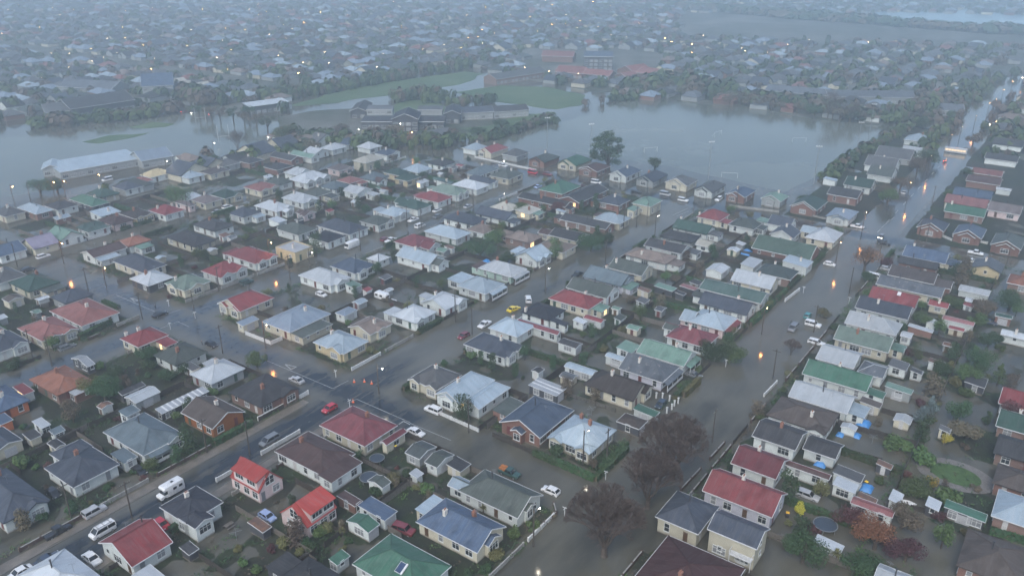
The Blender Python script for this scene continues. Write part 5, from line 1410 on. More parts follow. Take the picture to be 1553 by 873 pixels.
# --- ground cover in the beds: low leaves on the ground that stands above the flood, thicker along lot lines and house walls
uc = [MB(), MB(), MB()]; ru = random.Random(99); cnt = 0
def bed(a, b):
    lot = min([abs(b-c) for c in (-99, -172, -246, -18)]+[abs(abs(b-c)-hw-1.4) for c, hw in A_ST]+[abs(abs(a-c)-hw-1.2) for c, hw in B_ST])
    return lot
for k in range(120000):
    a, b = ru.uniform(30, 308), ru.uniform(-320, 40); X, Y = W(a, b); zc = Y*cP + CAM_H*sP
    if zc < 50: continue
    sx = CX + FPX*X/zc; sy = CY - FPX*(Y*sP - CAM_H*cP)/zc
    if not (-20 < sx < 1573 and 240 < sy < 895): continue
    if in_street(a, b, .3) or any(r[0]-.1 < a < r[1]+.1 and r[2]-.1 < b < r[3]+.1 for r in rects): continue
    h = yard_h(a, b); lot = bed(a, b); cl = noise.noise((a*.11, b*.11, 21))
    pr = (1.0 if lot < 1.0 else .55 if lot < 2.2 else .12) if h > -.04 or lot < 1.5 else .0
    if cl < -.12: pr *= .35
    if cl > .18: pr = min(1, pr*2.2)
    if a < 116: pr *= 1.3
    if ru.random() > pr: continue
    z0 = max(0, h); hh = ru.uniform(.3, .8)*(1.7 if cl > .2 else 1)
    m = uc[0 if cl > .05 else 1 if cl > -.1 else 2]
    for j in range(9):
        p = Vector((X+ru.gauss(0, .38), Y+ru.gauss(0, .38), z0+ru.uniform(.08, 1)*hh)); d = Vector((ru.gauss(0, .6), ru.gauss(0, .6), 1)).normalized(); x = d.orthogonal().normalized(); y = d.cross(x); t_ = ru.uniform(0, 6.28); x, y = x*math.cos(t_)+y*math.sin(t_), y*math.cos(t_)-x*math.sin(t_)
        s = ru.uniform(.10, .26); m.poly([p-x*s, p-y*s*.6, p+x*s, p+y*s*.6])
    cnt += 1
for m, nm, mt in ((uc[0], 'undergrowth', 'dkleaf'), (uc[1], 'undergrowth', 'mdleaf'), (uc[2], 'undergrowth', 'brownleaf')):
    if m.v: tag(link(nm, m.mesh(nm, M[mt])), 'low garden plants growing in the beds along the lot lines', 'ground cover', kind='stuff')
print('undergrowth', cnt)
# ------------------------------------------------------------------ fences, hedges and garden walls
def W3(a, b, z=0): x, y = W(a, b); return Vector((x, y, z))
fence_n = {}
def fence(a0, b0, a1, b1, style, label, grp=None, hgt=None):
    p, q = Vector(W(a0, b0)), Vector(W(a1, b1)); L = (q-p).length
    if L < 1.2: return
    rz = math.atan2(q.y-p.y, q.x-p.x); X, Y = p
    nm, cat = {'pale': ('fence', 'fence'), 'dark': ('fence', 'fence'), 'rail': ('rail_fence', 'fence'), 'white': ('garden_wall', 'wall'), 'conc': ('garden_wall', 'wall'), 'brick': ('garden_wall', 'wall'), 'hedge': ('hedge', 'hedge'), 'lime': ('hedge', 'hedge')}[style]
    root = empty(nm, (X, Y, 0), rz); tag(root, label, cat, grp)
    if style in ('hedge', 'lime'):
        m = MB(); r = random.Random(int(L*100)); h = hgt or 1.5; n = int(L*85); wd = .55
        for k in range(n):
            x = r.uniform(0, L); f = r.random(); s = r.uniform(.16, .34); bump = .14*noise.noise((x*.8+X, Y, 0))
            if f < .36: c = Vector((x, r.uniform(-wd, wd), h+bump+r.uniform(-.1, .08))); nn = Vector((r.gauss(0,.4), r.gauss(0,.4), 1))
            else:
                sd = 1 if f < .68 else -1; c = Vector((x, sd*(wd+bump+r.uniform(-.1, .06)), r.uniform(0, h))); nn = Vector((r.gauss(0,.4), sd, r.gauss(.2,.4)))
            nn.normalize(); u = nn.orthogonal().normalized(); v = nn.cross(u); m.poly([c-u*s, c-v*s*.7, c+u*s, c+v*s*.7])
        link('foliage', m.mesh('foliage', M['olive'] if style == 'lime' else M['dkleaf']), root)
        m = MB(); m.box(.1, L-.1, -.28, .28, -.2, h-.2); link('branches', m.mesh('branches', M['brownleaf']), root); return root
    if style in ('white', 'conc', 'brick'):
        h = hgt or .85; mat = M[{'white': 'whitewall', 'conc': 'conc', 'brick': 'brickwall'}[style]]
        m = MB(); m.box(0, L, -.09, .09, -.3, h); link('wall', m.mesh('wall', mat), root)
        m = MB(); m.box(-.03, L+.03, -.13, .13, h, h+.07); link('coping', m.mesh('coping', M['conc'] if style != 'white' else M['whitewall']), root)
        m = MB(); n = max(1, int(L/3.2)); 
        for k in range(n+1): x = L*k/n; m.box(x-.17, x+.17, -.17, .17, -.3, h+.16)
        link('pier', m.mesh('pier', mat), root); return root
    h = hgt or 1.5; mat = M['timber'] if style == 'dark' else M['paleboard']
    if style == 'rail':
        m = MB()
        for z in (.35, .7, 1.05): m.box(0, L, -.03, .03, z, z+.14)
        link('rails', m.mesh('rails', mat), root)
    else:
        m = MB(); x = 0; r = random.Random(int(L*77))
        while x < L: w = min(.3, L-x); m.box(x, x+w-.02, -.015+r.uniform(-.01,.01), .015, -.3, h+r.uniform(-.05, .05)); x += .3
        link('palings', m.mesh('palings', mat), root)
        m = MB(); m.box(0, L, .02, .08, h-.35, h-.25); m.box(0, L, .02, .08, .3, .4); link('rails', m.mesh('rails', M['timber']), root)
    m = MB(); n = max(1, int(L/2.4))
    for k in range(n+1): x = L*k/n; m.box(x-.06, x+.06, .02 if style != 'rail' else -.06, .14 if style != 'rail' else .06, -.3, h+.05)
    link('posts', m.mesh('posts', M['timber']), root); return root
FRONT = {'R1': (-50.6, -17.5), 'R2': (-69.4, -99.3), 'R3': (-125.4, -98.7), 'R4': (-143.4, -171.7), 'R5': (-198.8, -172.3), 'R6': (-215.2, -245.7), 'R7': (-278.6, -246.3), 'R8': (-292.4, -322)}
rf = random.Random(77)
STY = {'pale': 'grey paling fence', 'dark': 'dark timber fence', 'rail': 'open rail fence', 'white': 'low white garden wall', 'conc': 'low concrete garden wall', 'brick': 'low brick garden wall', 'hedge': 'dark clipped hedge', 'lime': 'olive clipped hedge'}
for (row, blk, nm), l in sorted(groups.items()):
    if nm != 'house' or row not in FRONT: continue
    f, back = FRONT[row]; lo, hi = min(f, back), max(f, back)
    if blk == 'far': continue
    l = [h for h in l if lo-6 < h.c[1] < hi+6]
    for i, h in enumerate(l):
        nx = l[i+1] if i+1 < len(l) else None
        # side fence between this lot and the next, behind the house
        am = (h.a1+nx.a0)/2 if nx else h.a1+1.0
        if nx and nx.a0-h.a1 > 9: am = h.a1+1.2
        inner = (h.b0 if f > back else h.b1); st = rf.choice(['dark', 'dark', 'pale', 'dark', 'hedge'])
        cuts = sorted([(max(r[2]-.2, min(inner, back)), min(r[3]+.2, max(inner, back))) for r in rects if r[0]-.15 < am < r[1]+.15 and r[3] > min(inner, back) and r[2] < max(inner, back)])
        q0, best = min(inner, back), (0, 0)
        for c0, c1 in cuts+[(max(inner, back), 0)]:
            if c0-q0 > best[1]-best[0]: best = (q0, c0)
            q0 = max(q0, c1)
        if rf.random() < .95 and best[1]-best[0] > 2.5:
            fence(am, best[0], am, best[1], st, '%s beside the %s' % (STY[st], h.short), 'fences between the lots', 1.45)
        # front boundary
        a0 = h.a0-1.2; a1 = (nx.a0-1.4) if nx and nx.a0-h.a1 < 9 else h.a1+1.0
        st = rf.choice(['white', 'conc', 'conc', 'brick', 'hedge', 'dark', 'hedge']) if row not in ('R1',) else rf.choice(['brick', 'brick', 'hedge', 'dark'])
        for (bn0, bn1) in ((112, 127), (306, 318)):
            if a0 < bn1 and a1 > bn1: a0 = max(a0, bn1+.5)
            if a0 < bn0 and a1 > bn0: a1 = min(a1, bn0-.5)
        g0 = rf.uniform(.1, .5) if rf.random() < .6 else 0
        if a1-a0 > 3 and rf.random() < .9: fence(a0+g0*2, f, a1-(1-g0)*1.5, f, st, '%s fronting the %s' % (STY[st], h.short), 'front walls and hedges', None if st not in ('dark',) else 1.1)
        if rf.random() < .8: 
            st = rf.choice(['dark', 'pale', 'dark']); fence(h.a0-1, back+.12*(i % 2), a1, back+.12*(i % 2), st, '%s behind the %s' % (STY[st], h.short), 'fences between the lots', 1.6)
def pf(t, x1, y1, x2, y2, style, label, hgt=None): p, q = abt(t, x1, y1), abt(t, x2, y2); fence(*p, *q, style, label, None, hgt)
pf('b1', 405, 572, 780, 372, 'white', 'long white wall in front of the dark charcoal roof by the junction', 1.0)
pf('b1', 430, 830, 715, 665, 'white', 'white wall between the street and the brown-roofed house', .9)
pf('b2', 210, 520, 515, 655, 'white', 'low white wall in front of the twin-gabled villa', .8)
pf('b2', 515, 655, 860, 420, 'dark', 'dark fence between the twin-gabled villa and the blue-roofed brick house', 1.5)
pf('b2', 622, 690, 935, 830, 'dark', 'panelled dark fence in front of the blue-roofed brick house', 1.2)
pf('b2', 935, 830, 1110, 905, 'hedge', 'dark hedge in front of the pale cream villa', 1.3)
pf('a2', 1110, 30, 1400, 160, 'hedge', 'dark hedge at the street corner of the pale cream villa', 1.4)
pf('a2', 1400, 160, 1640, -70, 'hedge', 'dark hedge along the side of the pale cream villa', 1.5)
pf('a2', 920, 575, 1105, 410, 'brick', 'dark corner wall beside the lamp pole', .8); pf('a2', 1105, 410, 1085, 340, 'brick', 'short return of the dark corner wall', .8)
pf('b3', 520, 400, 640, 285, 'lime', 'bright olive hedge on the wide street', 1.8)
pf('b0', 495, 640, 660, 720, 'dark', 'brown fence between the slate blue roof and the flooded back yard', 1.2)
pf('a1', 90, 160, 205, 95, 'white', 'white wall beside the dormered pink house', .9)
pf('a1', 1195, 20, 1420, 130, 'rail', 'rail fence behind the trampoline', 1.2)
pf('b2', 850, 40, 1160, 150, 'rail', 'post and rail fence across a flooded back yard', 1.2)
pf('b2', 1190, 390, 1551, 510, 'rail', 'post and rail fence below the dark brown tiled roof', 1.2)
pf('b4', 380, 660, 790, 770, 'dark', 'dark fence between two flooded back yards', 1.1); pf('b4', 480, 510, 720, 560, 'dark', 'dark fence behind the cream garage', 1.1)
pf('b4', 180, 810, 470, 885, 'dark', 'dark fence below the charcoal-roofed houses', 1.1); pf('a4', 690, 370, 870, 415, 'dark', 'dark fence by the small white boat', 1.2)
pf('a3', 330, 450, 470, 300, 'brick', 'dark front wall beside the slate blue two-storey house', .8)
pf('a3', 500, 235, 650, 75, 'brick', 'dark front wall beside the deep red roof', .8); pf('b3', 720, 870, 830, 750, 'brick', 'dark front wall beside the maroon roof', .8)
pf('b3', 1130, 390, 1225, 290, 'white', 'pale front wall in front of the off-white roof', .8); pf('c3', 1290, 545, 1395, 465, 'white', 'pale wall segment on the bare-tree kerb', 1.0)
pf('c1', 310, 795, 500, 870, 'white', 'white wall in front of the light slate blue roof', 1.0); pf('c1', 500, 870, 580, 835, 'white', 'short white wall at the corner of the slate blue roof', 1.0)
pf('b0', 40, 800, 490, 655, 'dark', 'long dark fence below the white garden shed', 1.2); pf('b0', 815, 300, 965, 235, 'pale', 'curved pale fence in the bushes', .9)
pf('a4', 930, 400, 1260, 500, 'hedge', 'dark hedge under the green lean-to', 1.6); pf('a4', 1290, 545, 1551, 625, 'hedge', 'hedge in front of the pale blue-grey brick house', 1.2)
pf('c0', 600, 840, 890, 690, 'hedge', 'reddish-dark hedge in front of the terracotta roofs', 1.8); pf('c0', 890, 735, 1050, 670, 'conc', 'concrete corner wall at the near side of the flooded crossroads', 1.0)
pf('c0', 780, 550, 900, 600, 'hedge', 'hedge around the corner of the terracotta roofed house', 1.0)
pf('d2', 490, 330, 950, 430, 'white', 'long pale wall along the parkside street', .8); pf('d3', 870, 700, 1240, 745, 'conc', 'low wall along the parkside street opposite the red roof', .8)
pf('d3', 1380, 750, 1600, 800, 'conc', 'pale wall in front of the dark green gabled house', .8); pf('d4', 760, 855, 1000, 960, 'white', 'white wall round the corner brick house', .9)
pf('d4', 1010, 930, 1270, 985, 'white', 'white wall in front of the steel blue brick house', .9)

# ------------------------------------------------------------------ poles and street lamps
pm = MB(); pm.tube((0,0,-.5), (0,0,8.6), .17, .12, 8, 0, True); POLE = pm.mesh('post', M['pole'])
pm = MB(); pm.box(-1.1, 1.1, -.06, .06, 7.9, 8.04)
XARM = pm.mesh('crossarm', M['pole'])
pm = MB()
for x in (-1, -.6, .6, 1): pm.tube((x,0,8.04), (x,0,8.25), .05, .04, 6, 0, True)
INSU = pm.mesh('insulators', M['conc'])
pm = MB(); pm.tube((0,0,7.3), (0,-1.5,7.75), .045, .04, 6, 0, True); BRKT = pm.mesh('bracket', M['steel'])
pm = MB(); pm.box(-.13, .13, -2.05, -1.4, 7.68, 7.84); HEADM = pm.mesh('lamp_head', M['steel'])
pm = MB(); pm.ball((0,-1.75,7.62), .14, .26, .09); BULB = {k: pm.mesh('bulb', M[k]) for k in ('sodium', 'whitelamp', 'headoff')}
def pole(x, y, lamp=None, arm=0, rz=None, h=1.0, label=None):
    X, Y = g(x, y); a, b = toAB((X, Y)); rz = TH + math.pi/2 if rz is None else rz
    root = empty('street_lamp' if lamp else 'power_pole', (X, Y, 0), rz); root.scale = (1, 1, h)
    link('post', POLE, root)
    if arm or not lamp: link('crossarm', XARM, root, rz=0); link('insulators', INSU, root)
    if lamp:
        link('bracket', BRKT, root); hd = link('lamp_head', HEADM, root); link('bulb', BULB[lamp], hd)
        if lamp != 'headoff':
            l = bpy.data.lights.new('lamp_light', 'POINT'); l.energy = 210 if lamp == 'sodium' else 110; l.color = (1, .33, .08) if lamp == 'sodium' else (1, .86, .66); l.shadow_soft_size = .35
            lo = bpy.data.objects.new('lamp_light', l); COL.objects.link(lo); lo.parent = hd; lo.location = (0, -1.75, 7.35)
    h_ = house_at(a, b); word = {'sodium': 'orange lit street lamp', 'whitelamp': 'pale lit street lamp', 'headoff': 'unlit street lamp', None: 'tarred power pole'}[lamp]
    root['_p'] = '%s standing by %s' % (word, h_.short); tag(root, label or root['_p'], 'street lamp' if lamp else 'power pole', 'street lamps' if lamp else 'power poles')
    return root
rT, rB = TH+math.pi/2, TH
for s in ('200.5 785', '109 788', '379 689', '26.8 405', '134.6 444', '216 484', '296 481', '338 536', '50 543', '79 554.5', '214 360', '333 442', '440 424', '176 357', '286 327', '547 380', '617.5 343.6', '639 347', '691 487.6',
          '716 507.6', '918 400', '945.6 347', '981 340', '718 325', '711 655.5', '920 701', '1051 327', '1172 574.6', '1234 504', '1288 444', '1332.7 394', '1391 370', '1403 372', '1525 407', '1413 312', '1080 670.6', '314 686', '845 272', '1117 312', '965 345'):
    x, y = map(float, s.split()); pole(x, y, rz=TH + (0 if random.random() < .7 else math.pi/2))
for x, y, k in ((574.7, 597, 'whitelamp'), (97, 399, 'sodium'), (162, 438, 'sodium'), (403, 528, 'sodium'), (827, 444, 'whitelamp'), (993, 358.6, 'whitelamp'), (884, 704, 'whitelamp'), (809, 828, 'whitelamp'), (1155, 507, 'sodium'), (1307, 353, 'sodium'),
                (1267, 402, 'sodium'), (325, 239, 'whitelamp'), (406, 229, 'whitelamp'), (22, 309, 'sodium'), (47, 307, 'headoff'), (410, 398, 'sodium'), (471, 414, 'whitelamp'), (254, 268, 'whitelamp'), (152, 290, 'sodium'), (84, 302, 'sodium'), (100, 300, 'sodium'),
                (542, 217, 'whitelamp'), (605, 208, 'whitelamp'), (622, 222, 'sodium'), (760, 268, 'whitelamp'), (1375, 305, 'sodium'), (1406, 262, 'sodium'), (1438, 227, 'sodium'), (1454, 214, 'sodium'), (1476, 197, 'sodium'), (1496, 177, 'sodium'), (1506, 170, 'sodium'), (1518, 154, 'sodium'), (1532, 141, 'sodium'), (1549, 130, 'sodium'), (1505, 206, 'sodium')):
    pole(x, y, k, rz=rT if x > 800 else rB)
dup = {}
for o in COL.objects:
    if o.get('_p'): dup.setdefault(o['_p'], []).append(o)
for l in dup.values():
    l.sort(key=lambda o: o.location.y)
    if len(l) > 1:
        for i, o in enumerate(l):
            t = o['label'].split(' standing by ', 1); o['label'] = '%s %s by %s' % (['nearest', 'second', 'third', 'fourth', 'fifth', 'sixth', 'seventh', 'eighth'][min(i, 7)], t[0].replace('street lamp', 'lamp').replace('power pole', 'pole'), t[1])
    for o in l: del o['_p']
# tall park floodlight poles
fm = MB(); fm.tube((0,0,-.5), (0,0,17), .2, .12, 8, 0, True); FP = fm.mesh('post', M['steel'])
fm = MB(); fm.box(-1.3, 1.3, -.05, .05, 16.7, 16.82)
for x in (-1, 0, 1): fm.box(x-.3, x+.3, -.35, .1, 16.85, 17.3)
FH = fm.mesh('lamp_heads', M['trim'])
for x, y, t in ((829.5, 229, 'behind the red-roofed house'), (895, 240, 'beside the tall dark tree'), (1074, 271, 'between the grey roofs'), (1234, 279, 'at the far corner of the houses'), (1298, 237, 'on the far shore of the park'), (1318, 205, 'beside the dark hedge')):
    r = empty('floodlight', (*g(x, y), 0), R(random.uniform(-30, 30))); link('post', FP, r); link('lamp_heads', FH, r); tag(r, 'tall unlit park floodlight ' + t, 'floodlight', 'park floodlights')
# white sign posts at the junctions
sm = MB(); sm.tube((0,0,-.3), (0,0,2.9), .07, .07, 8, 0, True); SP = sm.mesh('post', M['trim'])
sm = MB(); sm.box(-.55, .55, -.02, .02, 2.5, 2.72); sm.box(-.02, .02, -.5, .5, 2.74, 2.94); SB = sm.mesh('name_blade', M['trim'])
for t, x, y, lab in (('b1', 990, 245, 'on the corner by the cream house'), ('b3', 840, 165, 'at the bend by the dark tree'), ('a2', 1478, 145, 'beside the corner hedge'), ('b1', 1095, 470, 'behind the red car'), ('c0', 1278, 580, 'at the corner by the pale green roof'), ('c0', 1290, 755, 'at the corner by the dull red roof'), ('c0', 1478, 672, 'in the flood by the pale green villa'), ('a2', 1168, 420, 'below the white hatchback'), ('c3', 1427, 480, 'on the bare-tree kerb'), ('c4', 225, 560, 'by the red-roofed front garden')):
    r = empty('sign_post', (*gt(t, x, y), 0), TH); link('post', SP, r); link('name_blade', SB, r); r.scale = (1, 1, .72); tag(r, 'white sign post standing in the flood ' + lab, 'sign post', 'white sign posts')

# ------------------------------------------------------------------ vehicles
CARP = {}
def cpaint(n, c):
    if n not in CARP:
        m, t, b = mat0('car_paint_'+n.replace(' ', '_'), .25, .5); b.inputs['Coat Weight'].default_value = .5; b.inputs['Coat Roughness'].default_value = .08
        f = noisef(t, coord(t), 1.3, 4); t.links.new(mixc(t, ramp(t, f, .4, .8), c, [x*.72+.015 for x in c]), b.inputs['Base Color']); CARP[n] = m
    return CARP[n]
PAINT = {'white': (.62,.63,.63), 'silver': (.36,.37,.38), 'grey': (.15,.16,.17), 'black': (.02,.021,.024), 'dark blue': (.03,.045,.075), 'red': (.42,.03,.045), 'dark red': (.16,.03,.035), 'yellow': (.70,.52,.03), 'teal': (.04,.20,.20), 'pale blue': (.28,.36,.55), 'dark green': (.03,.07,.06)}
# profiles: body outline (x, z); cabin outline; half width; ground clearance is under water anyway
VEH = {'hatchback': (3.9, .84, [(-1.95,.3),(1.9,.3),(1.95,.62),(1.8,.84),(.95,.96),(-1.85,1.0),(-1.97,.7)], [(1.0,.95),(.35,1.44),(-1.35,1.46),(-1.85,1.0)]),
       'sedan': (4.5, .88, [(-2.25,.3),(2.2,.3),(2.25,.6),(2.1,.8),(.95,.93),(-1.35,.97),(-2.2,.93),(-2.27,.65)], [(1.0,.92),(.3,1.4),(-.95,1.41),(-1.6,.96)]),
       'wagon': (4.6, .88, [(-2.3,.3),(2.25,.3),(2.3,.62),(2.12,.84),(1.0,.96),(-2.22,1.02),(-2.32,.7)], [(1.05,.95),(.35,1.5),(-1.85,1.53),(-2.25,1.02)]),
       'people_carrier': (4.7, .92, [(-2.35,.32),(2.3,.32),(2.36,.7),(2.2,.95),(1.45,1.08),(-2.28,1.12),(-2.37,.8)], [(1.55,1.06),(.75,1.72),(-2.0,1.76),(-2.32,1.12)]),
       'offroader': (4.5, .92, [(-2.2,.4),(2.2,.4),(2.25,.75),(2.15,1.08),(.95,1.15),(-2.15,1.18),(-2.22,.8)], [(.98,1.13),(.55,1.78),(-2.08,1.80),(-2.18,1.18)]),
       'van': (4.7, .92, [(-2.35,.35),(2.25,.35),(2.35,.8),(2.15,1.15),(1.7,1.2),(-2.33,1.2),(-2.36,.8)], [(1.78,1.18),(1.05,1.95),(-2.28,1.97),(-2.34,1.2)]),
       'pickup': (5.0, .9, [(-2.5,.4),(2.4,.4),(2.47,.75),(2.35,1.0),(1.1,1.08),(-2.45,1.05),(-2.52,.75)], [(1.15,1.06),(.6,1.7),(-.55,1.72),(-.75,1.06)])}
def extr(prof, hw, tuck=0):
    m = MB(); n = len(prof); i = len(m.v); zs = [p[1] for p in prof]; z0, z1 = min(zs), max(zs)
    for s in (-1, 1):
        for (x, z) in prof: m.v.append((x*(1-.0), s*(hw-tuck*((z-z0)/(z1-z0+1e-6))), z))
    m.f.append(tuple(range(n))); m.f.append(tuple(range(2*n-1, n-1, -1))); m.m += [0, 0]
    for k in range(n): m.f.append((k, n+k, n+(k+1) % n, (k+1) % n)[::-1]); m.m.append(0)
    return m
def bevel(me, w, seg=2):
    b = bmesh.new(); b.from_mesh(me); bmesh.ops.recalc_face_normals(b, faces=b.faces); bmesh.ops.bevel(b, geom=list(b.edges), offset=w, segments=seg, affect='EDGES', profile=.6, clamp_overlap=True); b.to_mesh(me); b.free()
    me.polygons.foreach_set('use_smooth', [True]*len(me.polygons)); return me
_vm = {}
def vmesh(k):
    if k in _vm: return _vm[k]
    L, hw, body, cab = VEH[k]; d = {}
    d['body'] = lambda p: bevel(extr(body, hw, .05).mesh('body', p), .09)
    g_ = extr(cab, hw-.04, .16); d['glass'] = bevel(g_.mesh('window_glass', M['carglass']), .05)
    top = [c for c in cab if c[1] > 1.3]; x1, x0 = top[0][0], top[-1][0]; zt = top[0][1]
    r = MB(); r.box(x0-.06, x1+.06, -(hw-.17), hw-.17, zt-.03, zt+.06); d['roofm'] = r
    pl = MB()
    for s in (-1, 1):
        y0, y1 = s*(hw-.02), s*(hw-.19)
        pl.bar((cab[0][0]+.02, y0, cab[0][1]), (top[0][0], y1, zt), .09, .1); pl.bar((cab[-1][0], y0, cab[-1][1]), (top[-1][0], y1, zt), .1, .14)
        m_ = (top[0][0]*.45+top[-1][0]*.55); pl.bar((m_, y0, cab[0][1]+.03), (m_, y1, zt), .1, .06)
    pl.bar((top[0][0]-.05, -(hw-.19), zt-.02), (top[0][0]-.05, hw-.19, zt-.02), .08, .05); pl.bar((top[-1][0]+.05, -(hw-.19), zt-.02), (top[-1][0]+.05, hw-.19, zt-.02), .08, .05)
    for s in (-1, 1): pl.bar((top[0][0], s*(hw-.19), zt-.02), (top[-1][0], s*(hw-.19), zt-.02), .06, .05)
    d['pillm'] = pl
    w = MB(); w.tube((0,-.11,0), (0,.11,0), .34, .34, 14, 0, True); d['wheel'] = w.mesh('wheel', M['tyre'])
    w = MB(); w.tube((0,-.12,0), (0,.12,0), .2, .2, 10, 0, True); d['rim'] = w.mesh('rim', M['rim'])
    h = MB(); h.box(-.06, .05, -.17, .17, -.08, .09); d['light'] = h
    _vm[k] = d; d['L'] = L; d['hw'] = hw; d['bm'] = {}; d['rm'] = {}; d['lm'] = {}; return d
def car(x, y, kind, colour, head, label, lights=None, dz=-.24, cat=None, at=None):
    X, Y = at or g(x, y); rz = {'+A': TH, '-A': TH+math.pi, '+B': TH-math.pi/2, '-B': TH+math.pi/2}[head[:2]] + R(float(head[2:] or 0))
    root = empty(kind, (X, Y, dz), rz); d = vmesh(kind); p = cpaint(colour, PAINT[colour]); near = dist((X, Y)) < 330
    if colour not in d['bm']:
        d['bm'][colour] = d['body'](p); d['rm'][colour] = (d['roofm'].mesh('roof', p), d['pillm'].mesh('roof_frame', p))
    link('body', d['bm'][colour], root); link('window_glass', d['glass'], root); link('roof', d['rm'][colour][0], root)
    L, hw = d['L'], d['hw']
    if near:
        link('roof_frame', d['rm'][colour][1], root)
        for sx in (1, -1):
            for sy in (1, -1):
                w = link('wheel', d['wheel'], root, (sx*L*.31, sy*(hw-.12), .34)); link('rim', d['rim'], w)
    if near or lights:
        for s in (1, -1):
            for nm, xx, mt in (('headlight', L/2-.1, 'head' if lights == 'head' else 'headoff'), ('taillight', -L/2+.07, 'tail' if lights == 'tail' else 'tailoff')):
                if (nm, mt) not in d['lm']: d['lm'][(nm, mt)] = d['light'].mesh(nm, M[mt])
                link(nm, d['lm'][(nm, mt)], root, (xx, s*(hw-.3), .72))
    if lights == 'head':
        for s in (1, -1):
            l = bpy.data.lights.new('beam', 'SPOT'); l.energy = 70; l.spot_size = R(70); l.color = (1, .9, .7); l.shadow_soft_size = .12
            lo = bpy.data.objects.new('beam', l); COL.objects.link(lo); lo.parent = root; lo.location = (L/2+.1, s*.6, .72); lo.rotation_euler = (R(84), 0, -math.pi/2)
    return tag(root, label, cat or kind.replace('_', ' '), None)
c = car
u1 = c(144, 778, 'offroader', 'silver', '+A', 'silver pickup-style offroader with a white canopy on the closest street')
c(88, 808, 'pickup', 'black', '+A', 'black pickup parked by the front hedge on the closest street')
v1 = c(156, 808, 'van', 'white', '-A', 'white van with a ladder rack behind the dull red roof')
bx = MB()
for y in (-.6, .6): bx.box(-1.9, 1.2, y-.04, y+.04, 2.12, 2.2)
for x in (-1.6, -.4, .8): bx.box(x-.03, x+.03, -.75, .75, 2.02, 2.12)
link('ladder_rack', bx.mesh('ladder_rack', M['steel']), v1)
c(246, 797, 'hatchback', 'red', '+B', 'red hatchback between the dull red and blue-black roofs'); c(140, 849, 'sedan', 'white', '+B', 'white sedan beside the dull red roof')
c(82, 750, 'hatchback', 'black', '+B', 'black car on the drive by the slate blue house'); c(212, 716, 'hatchback', 'black', '+B', 'black car under the pale steel blue carport')
c(73, 850, 'sedan', 'dark blue', '+A', 'dark blue sedan half behind the white roof at the bottom edge'); c(30, 871, 'sedan', 'white', '-A', 'white car at the lower edge beside the white roof')
c(406, 785, 'hatchback', 'pale blue', '+B', 'pale blue hatchback between the two pink dormered houses'); u2 = c(613, 806, 'offroader', 'dark red', '+B10', 'dark red offroader with white roof bars beside the green shed')
t1 = c(773, 719, 'pickup', 'dark green', '+B', 'dark green pickup with an orange load in flood water'); ld = MB()
for k in range(26):
    a = random.uniform(-2.3, -.9); b = random.uniform(-.65, .65); ld.box(a-.2, a+.2, b-.2, b+.2, .95, 1.2+random.uniform(0, .35))
link('load', ld.mesh('load', plain('orange_clay', (.32,.12,.035), .8)), t1)
c(835, 746, 'hatchback', 'white', '-B', 'white hatchback in the flooded street by the closest bare tree'); c(450, 578, 'sedan', 'silver', '-B', 'silver sedan at the junction by the charcoal roof')
c(500, 621, 'hatchback', 'red', '-A', 'red hatchback at the junction behind the round bush'); c(409, 670, 'people_carrier', 'grey', '-A', 'dark grey people carrier driving down the closest street')
c(657, 624, 'offroader', 'white', '-B', 'white offroader in front of the twin-gabled villa'); c(631, 657, 'sedan', 'white', '+B', 'white sedan behind the maroon roof annex')
c(779, 470, 'sedan', 'yellow', '+A-10', 'yellow sedan in the middle of the flooded street'); c(801, 456, 'offroader', 'white', '+A40', 'white offroader just beyond the yellow sedan')
c(735, 494, 'pickup', 'white', '-A', 'white pickup parked near the yellow sedan'); c(703, 511, 'hatchback', 'dark red', '-A', 'dark red hatchback nearly hidden by the power pole'); c(875.6, 418, 'pickup', 'black', '+A', 'dark pickup half under water beyond the yellow sedan')
c(66, 390, 'wagon', 'white', '+A', 'white wagon in front of the lilac roof'); c(43, 410, 'hatchback', 'black', '+A', 'dark car behind the dark green roof'); c(102, 528, 'wagon', 'grey', '+A', 'grey wagon in front of the dull terracotta roof')
c(243, 478, 'sedan', 'black', '+A', 'black sedan in the flooded crossroads with a person behind it'); c(321, 524, 'hatchback', 'black', '+B', 'dark car nosing out beside the white roof')
c(374, 430, 'offroader', 'dark green', '+A', 'dark offroader beside the red and blue villas'); c(487.5, 448, 'hatchback', 'white', '+B', 'white car behind the rusty roofed shed')
c(710, 314, 'sedan', 'silver', '+A', 'silver sedan by the pale green villa'); c(663, 320, 'sedan', 'white', '+A', 'white sedan by the dull red roof on the white van\'s street'); c(664, 329, 'sedan', 'grey', '+A', 'grey sedan just below the white sedan')
c(637, 344, 'people_carrier', 'white', '+A', 'white people carrier in the flooded street'); c(627, 335, 'pickup', 'white', '+A', 'white pickup behind the white people carrier'); c(816, 284, 'sedan', 'pale blue', '+A', 'pale car on the forecourt of the green-roofed units')
c(763, 252, 'wagon', 'white', '+B', 'white wagon on the parkside street'); c(808, 263, 'van', 'red', '+B', 'red van behind the grey-green roof'); c(830.5, 265, 'wagon', 'dark red', '+B', 'dark red wagon on the parkside street'); c(904, 278, 'van', 'white', '+B', 'white van on the parkside street')
c(584, 364, 'hatchback', 'dark red', '+A', 'dark red hatchback by the maroon roof'); c(593, 366, 'pickup', 'white', '+A', 'small white pickup next to the dark red hatchback')
